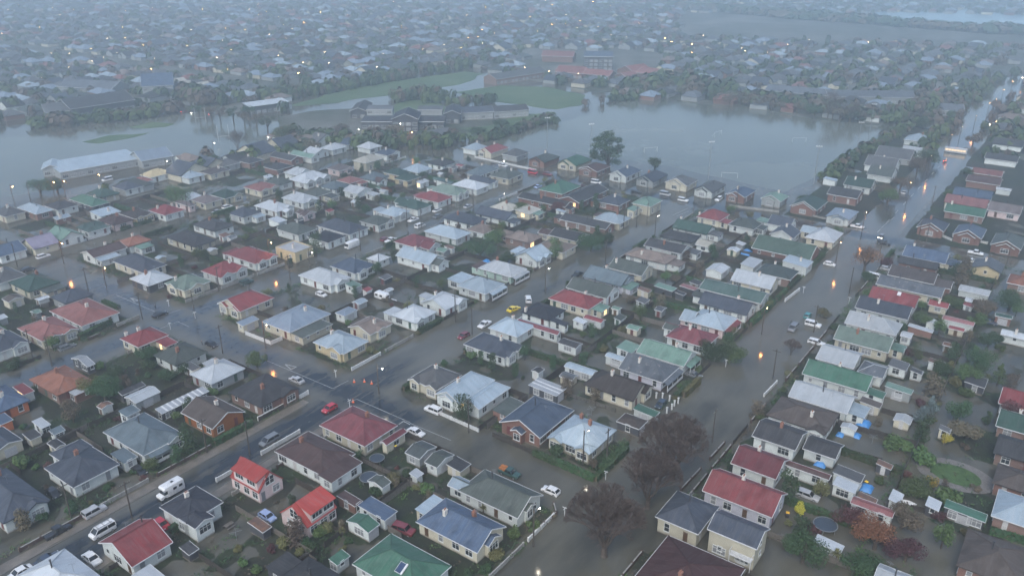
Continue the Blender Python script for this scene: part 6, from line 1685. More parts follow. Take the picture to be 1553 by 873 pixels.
c(1009, 296, 'van', 'silver', '+B', 'silver van at the parkside corner'); c(1036, 305, 'offroader', 'white', '+B', 'white offroader at the parkside corner'); c(1090, 303, 'wagon', 'white', '-A', 'white wagon on a parkside drive'); c(965, 292, 'wagon', 'black', '+B', 'black wagon on the parkside street')
c(1336, 361, 'hatchback', 'grey', '-A', 'grey car with bright headlights at the far crossroads', 'head', -.12); c(1340, 370, 'offroader', 'black', '+B', 'black offroader crossing in front of the lit car')
c(1479.6, 385, 'pickup', 'white', '+B', 'white pickup on the right-hand side street'); c(1472.6, 397, 'sedan', 'white', '+B', 'white sedan behind the beige gabled cottage'); c(1344, 409, 'hatchback', 'silver', '+B', 'silver car beside the reddish shrub'); c(1327, 422, 'van', 'white', '+B', 'white van nosing out beside the blue-grey roof')
c(1225, 480, 'hatchback', 'teal', '+A', 'teal hatchback in the flooded wide road'); c(1233, 494, 'offroader', 'white', '+B', 'white offroader beside the leaning power pole'); c(1202.7, 499, 'people_carrier', 'grey', '-A', 'grey people carrier with a person at its door'); c(1238, 521, 'wagon', 'white', '+B', 'white wagon parked at the opposite kerb')
c(1002, 615, 'hatchback', 'dark blue', '-A', 'dark blue car behind the white gate posts'); c(1052, 570, 'sedan', 'grey', '+B', 'dark sedan parked by the olive hedge'); c(1225, 753, 'wagon', 'silver', '+B', 'silver wagon on the wet drive beside the deep red roof')
c(1433.5, 245, 'hatchback', 'black', '+A', 'dark car with red tail lamps driving away', 'tail', -.1); c(1496.7, 191, 'offroader', 'grey', '-A', 'far car with bright headlights on the wide road', 'head', -.1); c(1500, 189, 'sedan', 'grey', '-A', 'second far car with headlights on the wide road', 'head', -.1)
c(1371, 293, 'sedan', 'silver', '+A', 'silver car parked under the orange street lamp'); c(345, 315, 'wagon', 'white', '+A', 'white wagon on the lakeside street'); c(330, 322, 'sedan', 'silver', '+A', 'silver car near the white wagon'); c(163, 274, 'van', 'white', '-A', 'white van parked by the long sports hall')
c(1300, 345, 'pickup', 'white', '+B', 'white pickup beside the white corner wall'); c(1258, 402, 'hatchback', 'white', '+B', 'white car beside the pale cream house'); c(1500, 490, 'sedan', 'dark blue', '+B', 'dark blue sedan among the back gardens')
c(279, 170, 'hatchback', 'dark red', '+A', 'far car with red tail lamps on the flooded avenue', 'tail'); c(294, 172, 'hatchback', 'grey', '-A', 'far car with headlights on the flooded avenue', 'head'); c(321, 174, 'hatchback', 'grey', '+A', 'second far car with red tail lamps on the avenue', 'tail')
# step van, motorhome, caravan, bus
def boxcar(x, y, head, name, label, parts, cat, dz=-.25, wheels=(1.3, -1.3)):
    X, Y = g(x, y); rz = {'+A': TH, '-A': TH+math.pi, '+B': TH-math.pi/2, '-B': TH+math.pi/2}[head]
    r = empty(name, (X, Y, dz), rz)
    for nm, mat, prof, hw, tuck, bv in parts: link(nm, bevel(extr(prof, hw, tuck).mesh(nm, mat), bv) if bv else extr(prof, hw, tuck).mesh(nm, mat), r)
    w = MB(); w.tube((0,-.12,0), (0,.12,0), .36, .36, 14, 0, True); wm = w.mesh('wheel', M['tyre'])
    for sx in wheels:
        for s in (1, -1): link('wheel', wm, r, (sx, s*.85, .36))
    tag(r, label, cat); return r
wp = cpaint('white', PAINT['white'])
mh = boxcar(259, 748, '-A', 'motorhome', 'white motorhome with an overcab driving down the closest street', [('body', wp, [(-2.7,.45),(1.0,.45),(1.0,1.95),(1.75,2.0),(1.85,2.45),(1.5,2.75),(-2.65,2.8),(-2.75,1.5)], 1.08, .08, .1),
    ('cab', wp, [(.95,.4),(2.6,.4),(2.68,.8),(2.55,1.1),(1.75,1.25),(1.05,1.3)], .92, .05, .08), ('windscreen', M['carglass'], [(1.04,1.2),(1.85,1.22),(1.35,1.93),(1.04,1.93)], .88, .08, .03)], 'motorhome', wheels=(1.75, -1.5))
wn = MB()
for x in (-2.2, -.9): wn.box(x-.02, x+.75, -1.085, -1.06, 1.55, 2.1); wn.box(x-.02, x+.75, 1.06, 1.085, 1.55, 2.1)
wn.box(-2.78, -2.72, -.6, .6, 1.6, 2.2); link('side_window', wn.mesh('side_window', M['carglass']), mh); wn = MB(); wn.box(-.9, -.4, -.25, .25, 2.78, 2.88); link('roof_hatch', wn.mesh('roof_hatch', M['carglass']), mh)
sv = boxcar(534, 375, '-A', 'step_van', "tall white delivery van in the flooded street beyond the villas", [('body', wp, [(-2.9,.45),(2.3,.45),(2.75,.55),(2.7,1.2),(2.4,2.65),(-2.85,2.75),(-2.95,1.5)], 1.05, .06, .1), ('windscreen', M['carglass'], [(2.66,1.35),(2.72,1.35),(2.5,2.25),(2.44,2.25)], .9, .05, 0)], 'van')
cv = boxcar(580, 453, '+B', 'caravan', 'white caravan in the flooded yard behind the white cottages', [('body', wp, [(-2.4,.5),(2.2,.5),(2.45,1.2),(2.1,2.35),(1.7,2.5),(-2.1,2.5),(-2.45,2.0),(-2.5,1.0)], 1.05, .06, .14)], 'caravan', wheels=(0,))
wn = MB()
for x in (-1.5, .4): wn.box(x-.5, x+.5, -1.09, -1.02, 1.4, 1.95); wn.box(x-.5, x+.5, 1.02, 1.09, 1.4, 1.95)
wn.box(-2.46, -2.4, -.7, .7, 1.4, 1.95); wn.box(2.26, 2.4, -.7, .7, 1.4, 1.9); link('side_window', wn.mesh('side_window', M['carglass']), cv)
bs = boxcar(1449, 232, '-B', 'bus', 'lit bus turning across the wide road', [('body', cpaint('silver', PAINT['silver']), [(-5.2,.4),(5.1,.4),(5.25,1.0),(5.1,2.9),(-5.15,2.95),(-5.25,1.2)], 1.22, .05, .1)], 'bus', wheels=(3.4, -3.0))
wn = MB()
for k in range(7): wn.box(-4.6+k*1.35, -3.4+k*1.35, -1.235, -1.19, 1.35, 2.3); wn.box(-4.6+k*1.35, -3.4+k*1.35, 1.19, 1.235, 1.35, 2.3)
link('lit_window', wn.mesh('lit_window', emis('bus_window', (1,.74,.45), .12)), bs)
tr = boxcar(596, 458, '+B', 'trailer', 'small white covered trailer beside the caravan', [('body', wp, [(-1.1,.4),(1.1,.4),(1.3,.6),(.9,1.0),(-1.0,1.05),(-1.2,.7)], .7, .1, .1)], 'trailer', wheels=(0,))
bt = MB()
hull = [(-1.9,.7),(-1.9,-.7),(.6,-.75),(2.0,0),(.6,.75)]; i = len(bt.v)
bt.v += [(x*.85, y*.7, .1) for x, y in hull] + [(x, y, .65) for x, y in hull] + [(x*.9, y*.85, .62) for x, y in hull] + [(x*.8, y*.65, .3) for x, y in hull]
for k in range(5):
    n = (k+1) % 5
    for a, b in ((0, 5), (5, 10), (10, 15)): bt.f.append((a+k, b+k, b+n, a+n)[::-1]); bt.m.append(0)
bt.f.append((15,16,17,18,19)); bt.m.append(0)
r = empty('boat', (*gt('a4', 655, 335), .05), TH-1.3); link('hull', bt.mesh('hull', M['trim']), r); bb = MB(); bb.box(-.9, -.6, -.6, .6, .42, .5); bb.box(.1, .4, -.55, .55, .42, .5); link('thwart', bb.mesh('thwart', M['paleboard']), r); tag(r, 'small white dinghy beside the white garden hut', 'boat')

# ------------------------------------------------------------------ people wading
def person(x, y, rz, label, jacket, sd):
    V = [(0,0,.92),(0,0,1.15),(0,.02,1.38),(0,.03,1.5),(0,.05,1.58),(0,.06,1.70),(.1,0,.88),(.13,.05,.48),(.12,.0,.03),(-.1,0,.88),(-.13,-.06,.48),(-.12,-.14,.05),(.2,.02,1.37),(.27,.05,1.1),(.25,.2,.9),(-.2,.02,1.37),(-.28,-.02,1.1),(-.25,.1,.88),(.12,.1,.0),(-.12,-.03,.02)]
    E = [(0,1),(1,2),(2,3),(3,4),(4,5),(0,6),(6,7),(7,8),(0,9),(9,10),(10,11),(2,12),(12,13),(13,14),(2,15),(15,16),(16,17),(8,18),(11,19)]
    rad = [.15,.14,.16,.065,.085,.09,.1,.07,.05,.1,.07,.05,.075,.055,.04,.075,.055,.04,.045,.045]
    me = bpy.data.meshes.new('person'); me.from_pydata(V, E, []); me.materials.append(M['skin']); me.materials.append(jacket); o = link('person', me, None, (*g(x, y), -.18), rz)
    s = o.modifiers.new('skin', 'SKIN'); sk = me.skin_vertices[0].data if me.skin_vertices else None
    if not sk:
        bpy.context.view_layer.objects.active = o; bpy.ops.mesh.customdata_skin_add(); sk = me.skin_vertices[0].data
    for i, v in enumerate(sk): v.radius = (rad[i], rad[i]); v.use_root = i == 0
    o.modifiers.new('sub', 'SUBSURF').levels = 1; o.modifiers['sub'].render_levels = 2
    dg = bpy.context.evaluated_depsgraph_get(); nm = bpy.data.meshes.new_from_object(o.evaluated_get(dg)); o.modifiers.clear(); o.data = nm
    nm.materials.clear(); nm.materials.append(M['skin']); nm.materials.append(jacket)
    for p in nm.polygons: p.material_index = 0 if p.center.z > 1.47 else 1; p.use_smooth = True
    h = MB(); h.ball((0,.045,1.70), .115, .12, .11, 0, 10, 6); link('hat', h.mesh('hat', jacket), o)
    tag(o, label, 'person')
person(1199, 492, TH, 'person in dark rainwear wading beside the grey people carrier', M['hivis'], 1)
person(236, 468, 1, 'person in dark clothes wading behind the black sedan', plain('navy_coat', (.03,.035,.05), .7), 2)
person(307, 523, 2, 'person in a grey coat wading beside the dark nosing car', plain('grey_coat', (.07,.07,.07), .7), 3)
# ------------------------------------------------------------------ small things
cm = MB(); cm.tube((0,0,.04), (0,0,.72), .17, .03, 10, 0, True); CN = cm.mesh('cone', M['orange']); cm = MB(); cm.tube((0,0,.32), (0,0,.5), .121, .088, 10); CB = cm.mesh('reflective_band', M['trim']); cm = MB(); cm.box(-.22, .22, -.22, .22, 0, .05); CF = cm.mesh('base', M['orange'])
for t, x, y, lab in (('b1', 1128, 280, 'first'), ('b1', 1205, 278, 'second'), ('b1', 1260, 292, 'third'), ('b1', 1120, 432, 'separate')):
    r = empty('traffic_cone', (*gt(t, x, y), .02)); r.scale = (1.3,)*3; link('cone', CN, r); link('reflective_band', CB, r); link('base', CF, r)
    tag(r, lab + (' orange cone in the row across the junction' if lab != 'separate' else ' orange cone behind the red hatchback'), 'traffic cone', 'orange cones at the junction')
tk = MB(); n = 24
for k in range(n):
    a, b = 6.283*k/n, 6.283*(k+1)/n; tk.bar((math.cos(a), math.sin(a), .9), (math.cos(b), math.sin(b), .9), .07, .07)
TF = tk.mesh('frame', M['steel']); tk = MB(); tk.tube((0,0,.88), (0,0,.895), .93, .93, n, 0, True); TM = tk.mesh('mat', plain('trampoline_mat', (.04,.055,.075), .6))
tk = MB()
for k in range(6): a = k*1.047; tk.tube((math.cos(a), math.sin(a), .88), (math.cos(a), math.sin(a), -.2), .03, .03, 6)
TL = tk.mesh('legs', M['steel'])
for x, y, s, lab in ((1251, 800, 2.2, 'round trampoline beside the big dark tree'), (560, 728, 1.9, 'round trampoline behind the brown-roofed house'), (572, 699, 1.6, 'blue-edged trampoline beside the maroon roof annex')):
    r = empty('trampoline', (*g(x, y), 0)); r.scale = (s, s, 1); link('frame', TF, r); link('mat', TM, r); link('legs', TL, r); tag(r, lab, 'trampoline', 'garden trampolines')
def tarp(t, x, y, s, lab):
    m = MB(); n = 9; rr = random.Random(int(x)); i0 = 0
    for i in range(n):
        for k in range(n):
            u, v = i/(n-1)*2-1, k/(n-1)*2-1; r = max(abs(u), abs(v)); m.v.append((u*s*1.2, v*s, max(0, (1-r**3)*s*.75+rr.uniform(-.08, .08)*s)))
    for i in range(n-1):
        for k in range(n-1): a = i*n+k; m.f.append((a, a+n, a+n+1, a+1)); m.m.append(0)
    r = empty('tarpaulin', (*gt(t, x, y), 0), TH); link('cover', m.mesh('cover', M['tarp'], True), r)
    b = MB(); b.box(-s*.8, s*.8, -s*.6, s*.6, -.2, s*.45); link('bundle', b.mesh('bundle', M['timber']), r); tag(r, lab, 'tarpaulin', 'blue tarpaulins')
for a in (('b4', 335, 600, 1.5, 'largest blue tarpaulin, over a heap beside the cream garage'), ('b4', 160, 680, .8, 'small blue tarpaulin in front of the white gabled shed'), ('b4', 285, 688, .9, 'blue tarpaulin beside the white gabled shed'), ('a4', 360, 212, 1.2, 'crumpled blue tarpaulin beside the white glazed shed'),
          ('a4', 15, 25, 1.2, 'blue tarpaulin beside the brown-roofed wing'), ('c2', 580, 245, 1.3, 'blue tarpaulin behind the mint house'), ('c3', 395, 490, 1.1, 'blue tarpaulin beside the green garden shed'), ('c3', 1000, 180, 1.8, 'long blue tarpaulin behind the two-tone green roof')): tarp(*a)
gpm = MB(); gpm.box(-.16, .16, -.16, .16, -.2, 1.5); GP1 = gpm.mesh('post', M['whitewall']); gpm = MB(); gpm.box(-.22, .22, -.22, .22, 1.5, 1.62); GP2 = gpm.mesh('cap', M['whitewall'])
for i, (x, y) in enumerate(((395, 515), (432, 488), (452, 462), (480, 442), (415, 424), (362, 405), (315, 402))):
    r = empty('gate_post', (*gt('b3', x, y), 0), TH); link('post', GP1, r); link('cap', GP2, r); tag(r, '%s white gate post round the drive with the dark blue car' % nth(i), 'gate post', 'white gate posts')
gl = MB(); gl.bar((-3.6,0,-.2), (-3.6,0,2.44), .09, .09); gl.bar((3.6,0,-.2), (3.6,0,2.44), .09, .09); gl.bar((-3.6,0,2.44), (3.6,0,2.44), .09, .09); gl.bar((-3.6,0,2.44), (-3.6,1.6,0), .07, .07); gl.bar((3.6,0,2.44), (3.6,1.6,0), .07, .07)
GF = gl.mesh('goal_frame', M['trim'])
for x, y, rz, lab in ((1106, 270, -.2, 'nearest goal frame, behind the grey roofs'), (1212, 216, 0, 'goal frame standing in the middle of the flooded park'), (987, 231, .3, 'goal frame beside the tall dark tree'), (1089, 206, .8, 'far goal frame, small in the flooded park')):
    r = empty('goal', (*g(x, y), 0), rz); link('goal_frame', GF, r); tag(r, lab, 'goal', 'football goals')
rg = MB(); rg.bar((-2.8,0,-.2), (-2.8,0,9), .14, .14); rg.bar((2.8,0,-.2), (2.8,0,9), .14, .14); rg.bar((-2.8,0,3), (2.8,0,3), .12, .12); RGF = rg.mesh('posts', M['trim'])
for x, y, rz, lab in ((340, 215, .3, 'white rugby posts in front of the lone bare tree'), (305, 186, .3, 'far white rugby posts beside the avenue')):
    r = empty('rugby_goal', (*g(x, y), 0), rz); link('posts', RGF, r); tag(r, lab, 'rugby posts', 'rugby posts')
# balcony of the slate blue two-storey house
for h in HOUSES:
    if h.t == 'a3' and h.wings and abs(h.z-3.6) < .01:
        w_ = h.wings[0]; r = h.root; xs = w_[0]+.3-h.c[0]; yv = h.c[1]-w_[3]+.3
        m = MB(); m.box(xs-1.3, xs-.002, yv+.1, yv+4.1, 2.55, 2.72); link('balcony_floor', m.mesh('balcony_floor', M['trim']), r)
        m = MB(); m.box(xs-1.3, xs-1.24, yv+.1, yv+4.1, 3.55, 3.65); m.box(xs-1.3, xs, yv+.1, yv+.16, 3.55, 3.65); m.box(xs-1.3, xs, yv+4.04, yv+4.1, 3.55, 3.65); m.box(xs-1.29, xs-1.25, yv+.1, yv+4.1, 3.1, 3.2)
        for k in range(14): m.box(xs-1.3, xs-1.24, yv+.1+k*.304, yv+.2+k*.304, 2.72, 3.55)
        link('balcony_rail', m.mesh('balcony_rail', M['trim']), r); m = MB()
        for y in (.15, 4.05): m.box(xs-1.28, xs-1.16, yv+y-.06, yv+y+.06, -.2, 2.55)
        link('balcony_post', m.mesh('balcony_post', M['trim']), r); break
# picnic table, water tank, bins
def litter_bin(t, x, y, col, lab):
    r = empty('wheelie_bin', (*gt(t, x, y), 0), TH+random.uniform(-.4, .4)); m = MB(); m.box(-.28, .28, -.3, .3, 0, 1.0); link('body', bevel(m.mesh('body', M['iron']), .04, 1), r); m = MB(); m.box(-.3, .3, -.33, .33, 1.005, 1.08); link('lid', m.mesh('lid', plain('bin_lid_'+lab.split()[0], col, .5)), r); tag(r, lab, 'bin')
litter_bin('a3', 1305, 425, (.75,.42,.03), 'yellow-lidded bin beside the deep red roof'); litter_bin('b1', 1440, 790, (.75,.55,.05), 'golden-lidded bin beside the maroon annex'); litter_bin('a0', 1100, 835, (.75,.6,.05), 'lemon-lidded bin behind the dull red roof'); litter_bin('b3', 1470, 470, (.5,.1,.05), 'dark bin with a rusty lid opposite the trees')
litter_bin('a0', 1455, 690, (.8,.5,.03), 'amber-lidded bin beside the small charcoal shed'); litter_bin('a4', 355, 190, (.8,.5,.03), 'ochre-lidded bin beside the crumpled blue tarpaulin')
pt = MB(); pt.box(-.9, .9, -.4, .4, .7, .76); PT1 = pt.mesh('table_top', M['paleboard']); pt = MB(); pt.box(-.9, .9, -.85, -.6, .4, .45); pt.box(-.9, .9, .6, .85, .4, .45); PT2 = pt.mesh('bench', M['paleboard']); pt = MB()
for x in (-.65, .65): pt.bar((x,-.75,-.1), (x,-.2,.7), .08, .08); pt.bar((x,.75,-.1), (x,.2,.7), .08, .08); pt.bar((x,-.75,.4), (x,.75,.4), .06, .06)
PT3 = pt.mesh('trestle', M['timber'])
for t, x, y, lab in (('b2', 1175, 245, 'picnic table on the paved yard by the pale blue-grey shed'), ('a1', 185, 505, 'picnic table beside the blue-black roofed house'), ('a3', 1260, 600, 'picnic table beside the wet lawn')):
    r = empty('picnic_table', (*gt(t, x, y), .05), TH); link('table_top', PT1, r); link('bench', PT2, r); link('trestle', PT3, r); tag(r, lab, 'table', 'picnic tables')
ck = MB(); ck.tube((0,0,-.1), (0,0,1.9), .04, .04, 6)
CKP = ck.mesh('post', M['steel']); ck = MB()
for k in range(4): a = k*math.pi/2; ck.bar((0,0,1.9), (1.2*math.cos(a), 1.2*math.sin(a), 1.95), .04, .04)
for s in (.5, .8, 1.15):
    for k in range(4): a = k*math.pi/2; ck.bar((s*math.cos(a), s*math.sin(a), 1.93), (s*math.cos(a+math.pi/2), s*math.sin(a+math.pi/2), 1.93), .015, .015)
CKA = ck.mesh('line_arms', M['steel'])
for t, x, y, lab in (('b0', 930, 560, 'rotary clothes line behind the pale steel blue house'), ('b4', 1410, 610, 'rotary clothes line near the dark green roof'), ('a4', 900, 550, 'rotary clothes line in the flooded lawn'), ('b4', 400, 745, 'rotary clothes line in the flooded yard'), ('a1', 240, 600, 'rotary clothes line in the flooded yard of the blue-black roof'), ('b2', 1370, 530, 'rotary clothes line behind the pale cream villa')):
    r = empty('clothes_line', (*gt(t, x, y), 0), .4); link('post', CKP, r); link('line_arms', CKA, r); tag(r, lab, 'clothes line', 'rotary clothes lines')
# ------------------------------------------------------------------ the school, sports hall and other big far buildings
def block_building(name, label, pieces, cat='building', th=0.0, grp=None):
    """pieces: (x1, y, x2) photo pixels of a front wall's foot, depth, height, roof kind, roof, wall"""
    root = None
    for (x1, y1, x2, y2, dep, hgt, kind, rc, wc) in pieces:
        p, q = g(x1, y1), g(x2, y2); L = math.hypot(q[0]-p[0], q[1]-p[1]); rz = math.atan2(q[1]-p[1], q[0]-p[0])
        if root is None: root = empty(name, (*p, 0), rz); org, r0 = p, rz; tag(root, label, cat, grp)
        dx, dy = p[0]-org[0], p[1]-org[1]; lx = dx*math.cos(r0)+dy*math.sin(r0); ly = -dx*math.sin(r0)+dy*math.cos(r0)
        wl, rf_, tr, cp = MB(), MB(), MB(), MB(); rect = (0, L, 0, dep)
        if kind == 'm':
            wl.box(0, L, 0, dep, -.3, hgt-.05); rf_.poly([(-.3,-.3,hgt-.02),(L+.3,-.3,hgt-.02),(L+.3,dep+.3,hgt+.9),(-.3,dep+.3,hgt+.9)], 0, [(0,0),(L,0),(L,dep),(0,dep)]); tr.bar((-.3,-.33,hgt-.1), (L+.3,-.33,hgt-.1), .1, .3)
        else: wing_roof(rf_, tr, cp, *rect, hgt, kind, R(22), .5); gable_wall(wl, *rect, hgt, kind, R(22), .5)
        for nm, mb, mt in (('wall', wl, WM(wc)), ('roof', rf_, RM(rc)), ('fascia', tr, M['trim'])):
            if mb.v: link(nm, mb.mesh(nm, mt), root, (lx, ly, 0), rz-r0)
        fl = max(1, int(hgt/3.2))
        if dist(p) < 700:
            for f in range(fl):
                n = max(2, int(L/3.4))
                for k in range(n):
                    w = link('window', WIN['t'][0], root); a = L*(k+.5)/n; w.location = (lx + a*math.cos(rz-r0), ly + a*math.sin(rz-r0), 1.0+f*3); w.rotation_euler = (0,0,rz-r0)
                    link('pane', WIN['t'][1]['curtain' if k % 3 else 'glass'], w)
    return root
s2 = lambda x, y: (517+x/2.987, y/2.987)
def P(x1, y1, x2, y2, *r): return (*s2(x1, y1), *s2(x2, y2), *r)
block_building('school', 'dark and white school buildings with slate roofs beside the flooded park', [P(235,600,350,600,18,7.5,'y','nv','K'), P(95,588,235,588,12,4.6,'m','dg','K'), P(120,545,235,545,8,6.5,'m','gr','G'), P(350,588,468,588,12,4.6,'m','dg','K'), P(350,545,460,545,8,6.2,'m','gr','G'), P(470,562,540,562,20,6,'y','nv','K'), P(540,548,690,540,11,4.6,'x','sl','G'), P(695,540,850,528,11,4.2,'x','dg','G'), P(45,540,118,540,24,4.8,'y','dg','K')], 'school')
block_building('school_hut', 'long low white hut with a grey roof in front of the school', [P(328,658,500,628,9,3.4,'x','gr','G')], 'hut')
D0 = lambda x, y: (x*KT, 173+y*KT)
block_building('sports_hall', 'long sports hall with a pale grey roof at the edge of the flooded field', [(*D0(470,505), *D0(1078,395), 19, 4.0, 'm', 'lb', 'G')], 'hall')
block_building('club_house', 'pale blue-grey club house at the end of the sports hall', [(*D0(1085,420), *D0(1310,380), 15, 4.2, 'x', 'lu', 'G')], 'hall')
block_building('pavilion', 'white-roofed pavilion at the near end of the sports hall', [(*D0(335,480), *D0(462,468), 12, 4, 'y', 'lb', 'G')], 'pavilion')
e1 = lambda x, y: (x/2.987, y/2.987)
block_building('grandstand', 'white-roofed grandstand beside the flooded avenue', [(*e1(1135,525), *e1(1312,500), 10, 5.5, 'm', 'wh', 'K')], 'grandstand')
block_building('factory', 'large dark-roofed works beyond the flooded field', [(*e1(330,540), *e1(615,495), 22, 6, 'x', 'dg', 'K'), (*e1(215,550), *e1(330,538), 18, 5, 'x', 'gr', 'K')], 'factory')
block_building('warehouse', 'long pale-roofed warehouse beyond the dark works', [(*e1(270,425), *e1(512,438), 18, 5, 'x', 'gb', 'G')], 'warehouse')
block_building('warehouse', 'blue-roofed building beside the rows of pale roofs', [(*e1(650,440), *e1(790,432), 30, 7, 'x', 'bl', 'G')], 'warehouse')
for k in range(4): block_building('terrace', 'pale-roofed unit in the far row by the avenue', [(*e1(705+60*k,392+9*k), *e1(790+55*k,382+9*k), 8, 4, 'x', 'cr', 'G')], 'building', grp='pale roofed units in the far row')
block_building('retirement_home', 'large terracotta-roofed complex beyond the playing fields', [P(970,352,1090,362,18,4.5,'x','rr','B'), P(1095,362,1215,372,14,4.5,'x','rr','B'), P(910,280,1050,285,16,5,'x','rr','B'), P(1250,345,1325,358,20,5,'y','rr','B'), P(1335,358,1410,370,16,5,'x','rr','B'), P(1240,372,1290,380,14,5,'y','rr','B')], 'building')
block_building('office_block', 'dark blue office block among the terracotta roofs', [P(1100,320,1230,322,25,11,'m','bs','K')], 'office')
block_building('school_hall', 'low brick building on the shore of the playing field', [P(705,388,930,352,14,4.5,'x','gr','B')], 'building')
block_building('long_hall', 'long blue-grey roofed hall on the far park shore', [(1160,148,1260,158,14,5,'x','gb','G'), (1255,158,1385,160,14,5,'x','gb','G')], 'hall')
block_building('pavilion', 'white-roofed hall beside the wide road', [(1423,176,1460,178,14,3.6,'x','gb','G')], 'hall')
block_building('church', 'slate-roofed church hall with a striped gable at the far crossroads', [(1252,342,1283,346,13,4.2,'x','lu','W')], 'hall') if False else None
# ------------------------------------------------------------------ far suburb: the nearer houses one by one, the rest as one mass
rfz = random.Random(5); PROTO = []
FRC = ['gb', 'gr', 'lu', 'dg', 'gr', 'gb', 'gg', 'lb', 'rr', 'tn', 'lu', 'gr', 'dg', 'sl']
for i, rc in enumerate(FRC):
    wl, rf_, tr = MB(), MB(), MB(); L, D = rfz.uniform(10, 14), rfz.uniform(8.5, 11); k = rfz.choice(['h', 'h', 'x', 'y', 'h']); z = 3.0
    wing_roof(rf_, tr, None, -L/2, L/2, -D/2, D/2, z, k, R(27)); gable_wall(wl, -L/2, L/2, -D/2, D/2, z, k, R(27))
    bw = L*.4; ri = (-L/2+.3, -L/2+.3+bw, -D/2-.8, 0); wing_roof(rf_, tr, None, *ri, z+.02, 'y1', R(28), .3); gable_wall(wl, *ri, z+.02, 'y', R(28), .3)
    PROTO.append((wl, rf_, rc, wl.mesh('wall', WM('GCBWGB'[i % 6])), rf_.mesh('roof', RM(rc))))
NOPE = [pxpoly(s) for s in ('735 218 950 152 1045 152 1350 190 1335 204 1195 292 1040 275', '-100 300 0 300 60 285 250 250 420 235 420 170 300 150 200 165 0 185 -100 195', '420 200 440 150 520 130 710 100 760 115 905 140 900 165 830 185 740 215 640 225 520 225', '60 292 80 240 275 230 280 262 110 300',
    '1030 20 1030 60 1240 66 1600 72 1800 72 1800 30 1400 20', '1360 160 1430 160 1430 185 1350 195', '795 75 1000 80 1000 125 795 120')]
def inside(p, poly):
    c = False; j = len(poly)-1
    for i in range(len(poly)):
        if (poly[i][1] > p[1]) != (poly[j][1] > p[1]) and p[0] < (poly[j][0]-poly[i][0])*(p[1]-poly[i][1])/(poly[j][1]-poly[i][1])+poly[i][0]: c = not c
        j = i
    return c
def screen(X, Y, z=0):
    zc = Y*cP - (z-CAM_H)*sP
    return CX + FPX*X/zc, CY - FPX*(Y*sP + (z-CAM_H)*cP)/zc
CAND = []; a = -700.0
BIG = [o for o in COL.objects if o.get('category') in ('school', 'hall', 'factory', 'warehouse', 'building', 'office', 'grandstand', 'pavilion', 'hut')]
BIGP = [(o.location.x, o.location.y) for o in BIG]
st_a, st_b = 14.0, 37.0
ib = 0; b = -1500.0
while b < 1500:
    a = -600.0
    while a < 2300:
        ja, jb = a+rfz.uniform(-1.5, 1.5), b+rfz.uniform(-2.5, 2.5); X, Y = W(ja, jb)
        if Y > 150:
            sx, sy = screen(X, Y)
            if -25 < sx < 1578 and 2 < sy < 300 and (a % 190 > 14):
                ok = not any(inside((X, Y), n) for n in NOPE)
                inner = 20 < ja < 316 and -335 < jb < 44 or 312 < ja < 520 and -100 < jb < -24
                if ja > 311 and -62-13 < jb < -62+15: ok = False
                if ja > 311 and -276 < jb < -95 and ja < 500: ok = False
                if ok and not inner and not any(abs(r[0]-ja) < 16 and abs((r[2]+r[3])/2-jb) < 12 and r[0] > 300 for r in rects): CAND.append((math.hypot(X, Y), X, Y, ja, jb))
        a += st_a
    b += st_b/2 if ib % 2 == 0 else st_b/2 + 7; ib += 1
CAND.sort()
NEARFAR = 300 - len([h for h in HOUSES if h.nm == 'house'])
fw, ffm = {}, {}
for i, (d, X, Y, ja, jb) in enumerate(CAND):
    if rfz.random() < .08: continue
    wl, rf_, rc, wm, rm = PROTO[rfz.randrange(len(PROTO))]; rz = TH + rfz.choice([0, 1, 2, 3])*math.pi/2 + R(rfz.uniform(-3, 3)); s = rfz.uniform(.88, 1.15)
    if i < NEARFAR:
        r = empty('house', (X, Y, 0), rz); r.scale = (s, s, s); link('wall', wm, r); link('roof', rm, r)
        tag(r, 'small %s-roofed house in the hazy streets beyond the flooded fields' % ROOF[rc][0], 'house', 'hazy houses beyond the fields')
    else:
        cs, sn = math.cos(rz)*s, math.sin(rz)*s
        for src, dst in ((wl, fw.setdefault('GCBG'[i % 4], MB())), (rf_, ffm.setdefault(rc, MB()))):
            o = len(dst.v); dst.v += [(X+v[0]*cs-v[1]*sn, Y+v[0]*sn+v[1]*cs, v[2]*s) for v in src.v]; dst.f += [tuple(k+o for k in f) for f in src.f]; dst.m += [0]*len(src.f)
big = MB(); mats = []
for dic, fn in ((fw, WM), (ffm, RM)):
    for k, mb in dic.items():
        mi = len(mats); mats.append(fn(k)); o = len(big.v); big.v += mb.v; big.f += [tuple(q+o for q in f) for f in mb.f]; big.m += [mi]*len(mb.f)
tag(link('far_suburb', big.mesh('far_suburb', mats)), 'hazy mass of far suburban houses stretching to the coast', 'far suburb', kind='stuff')
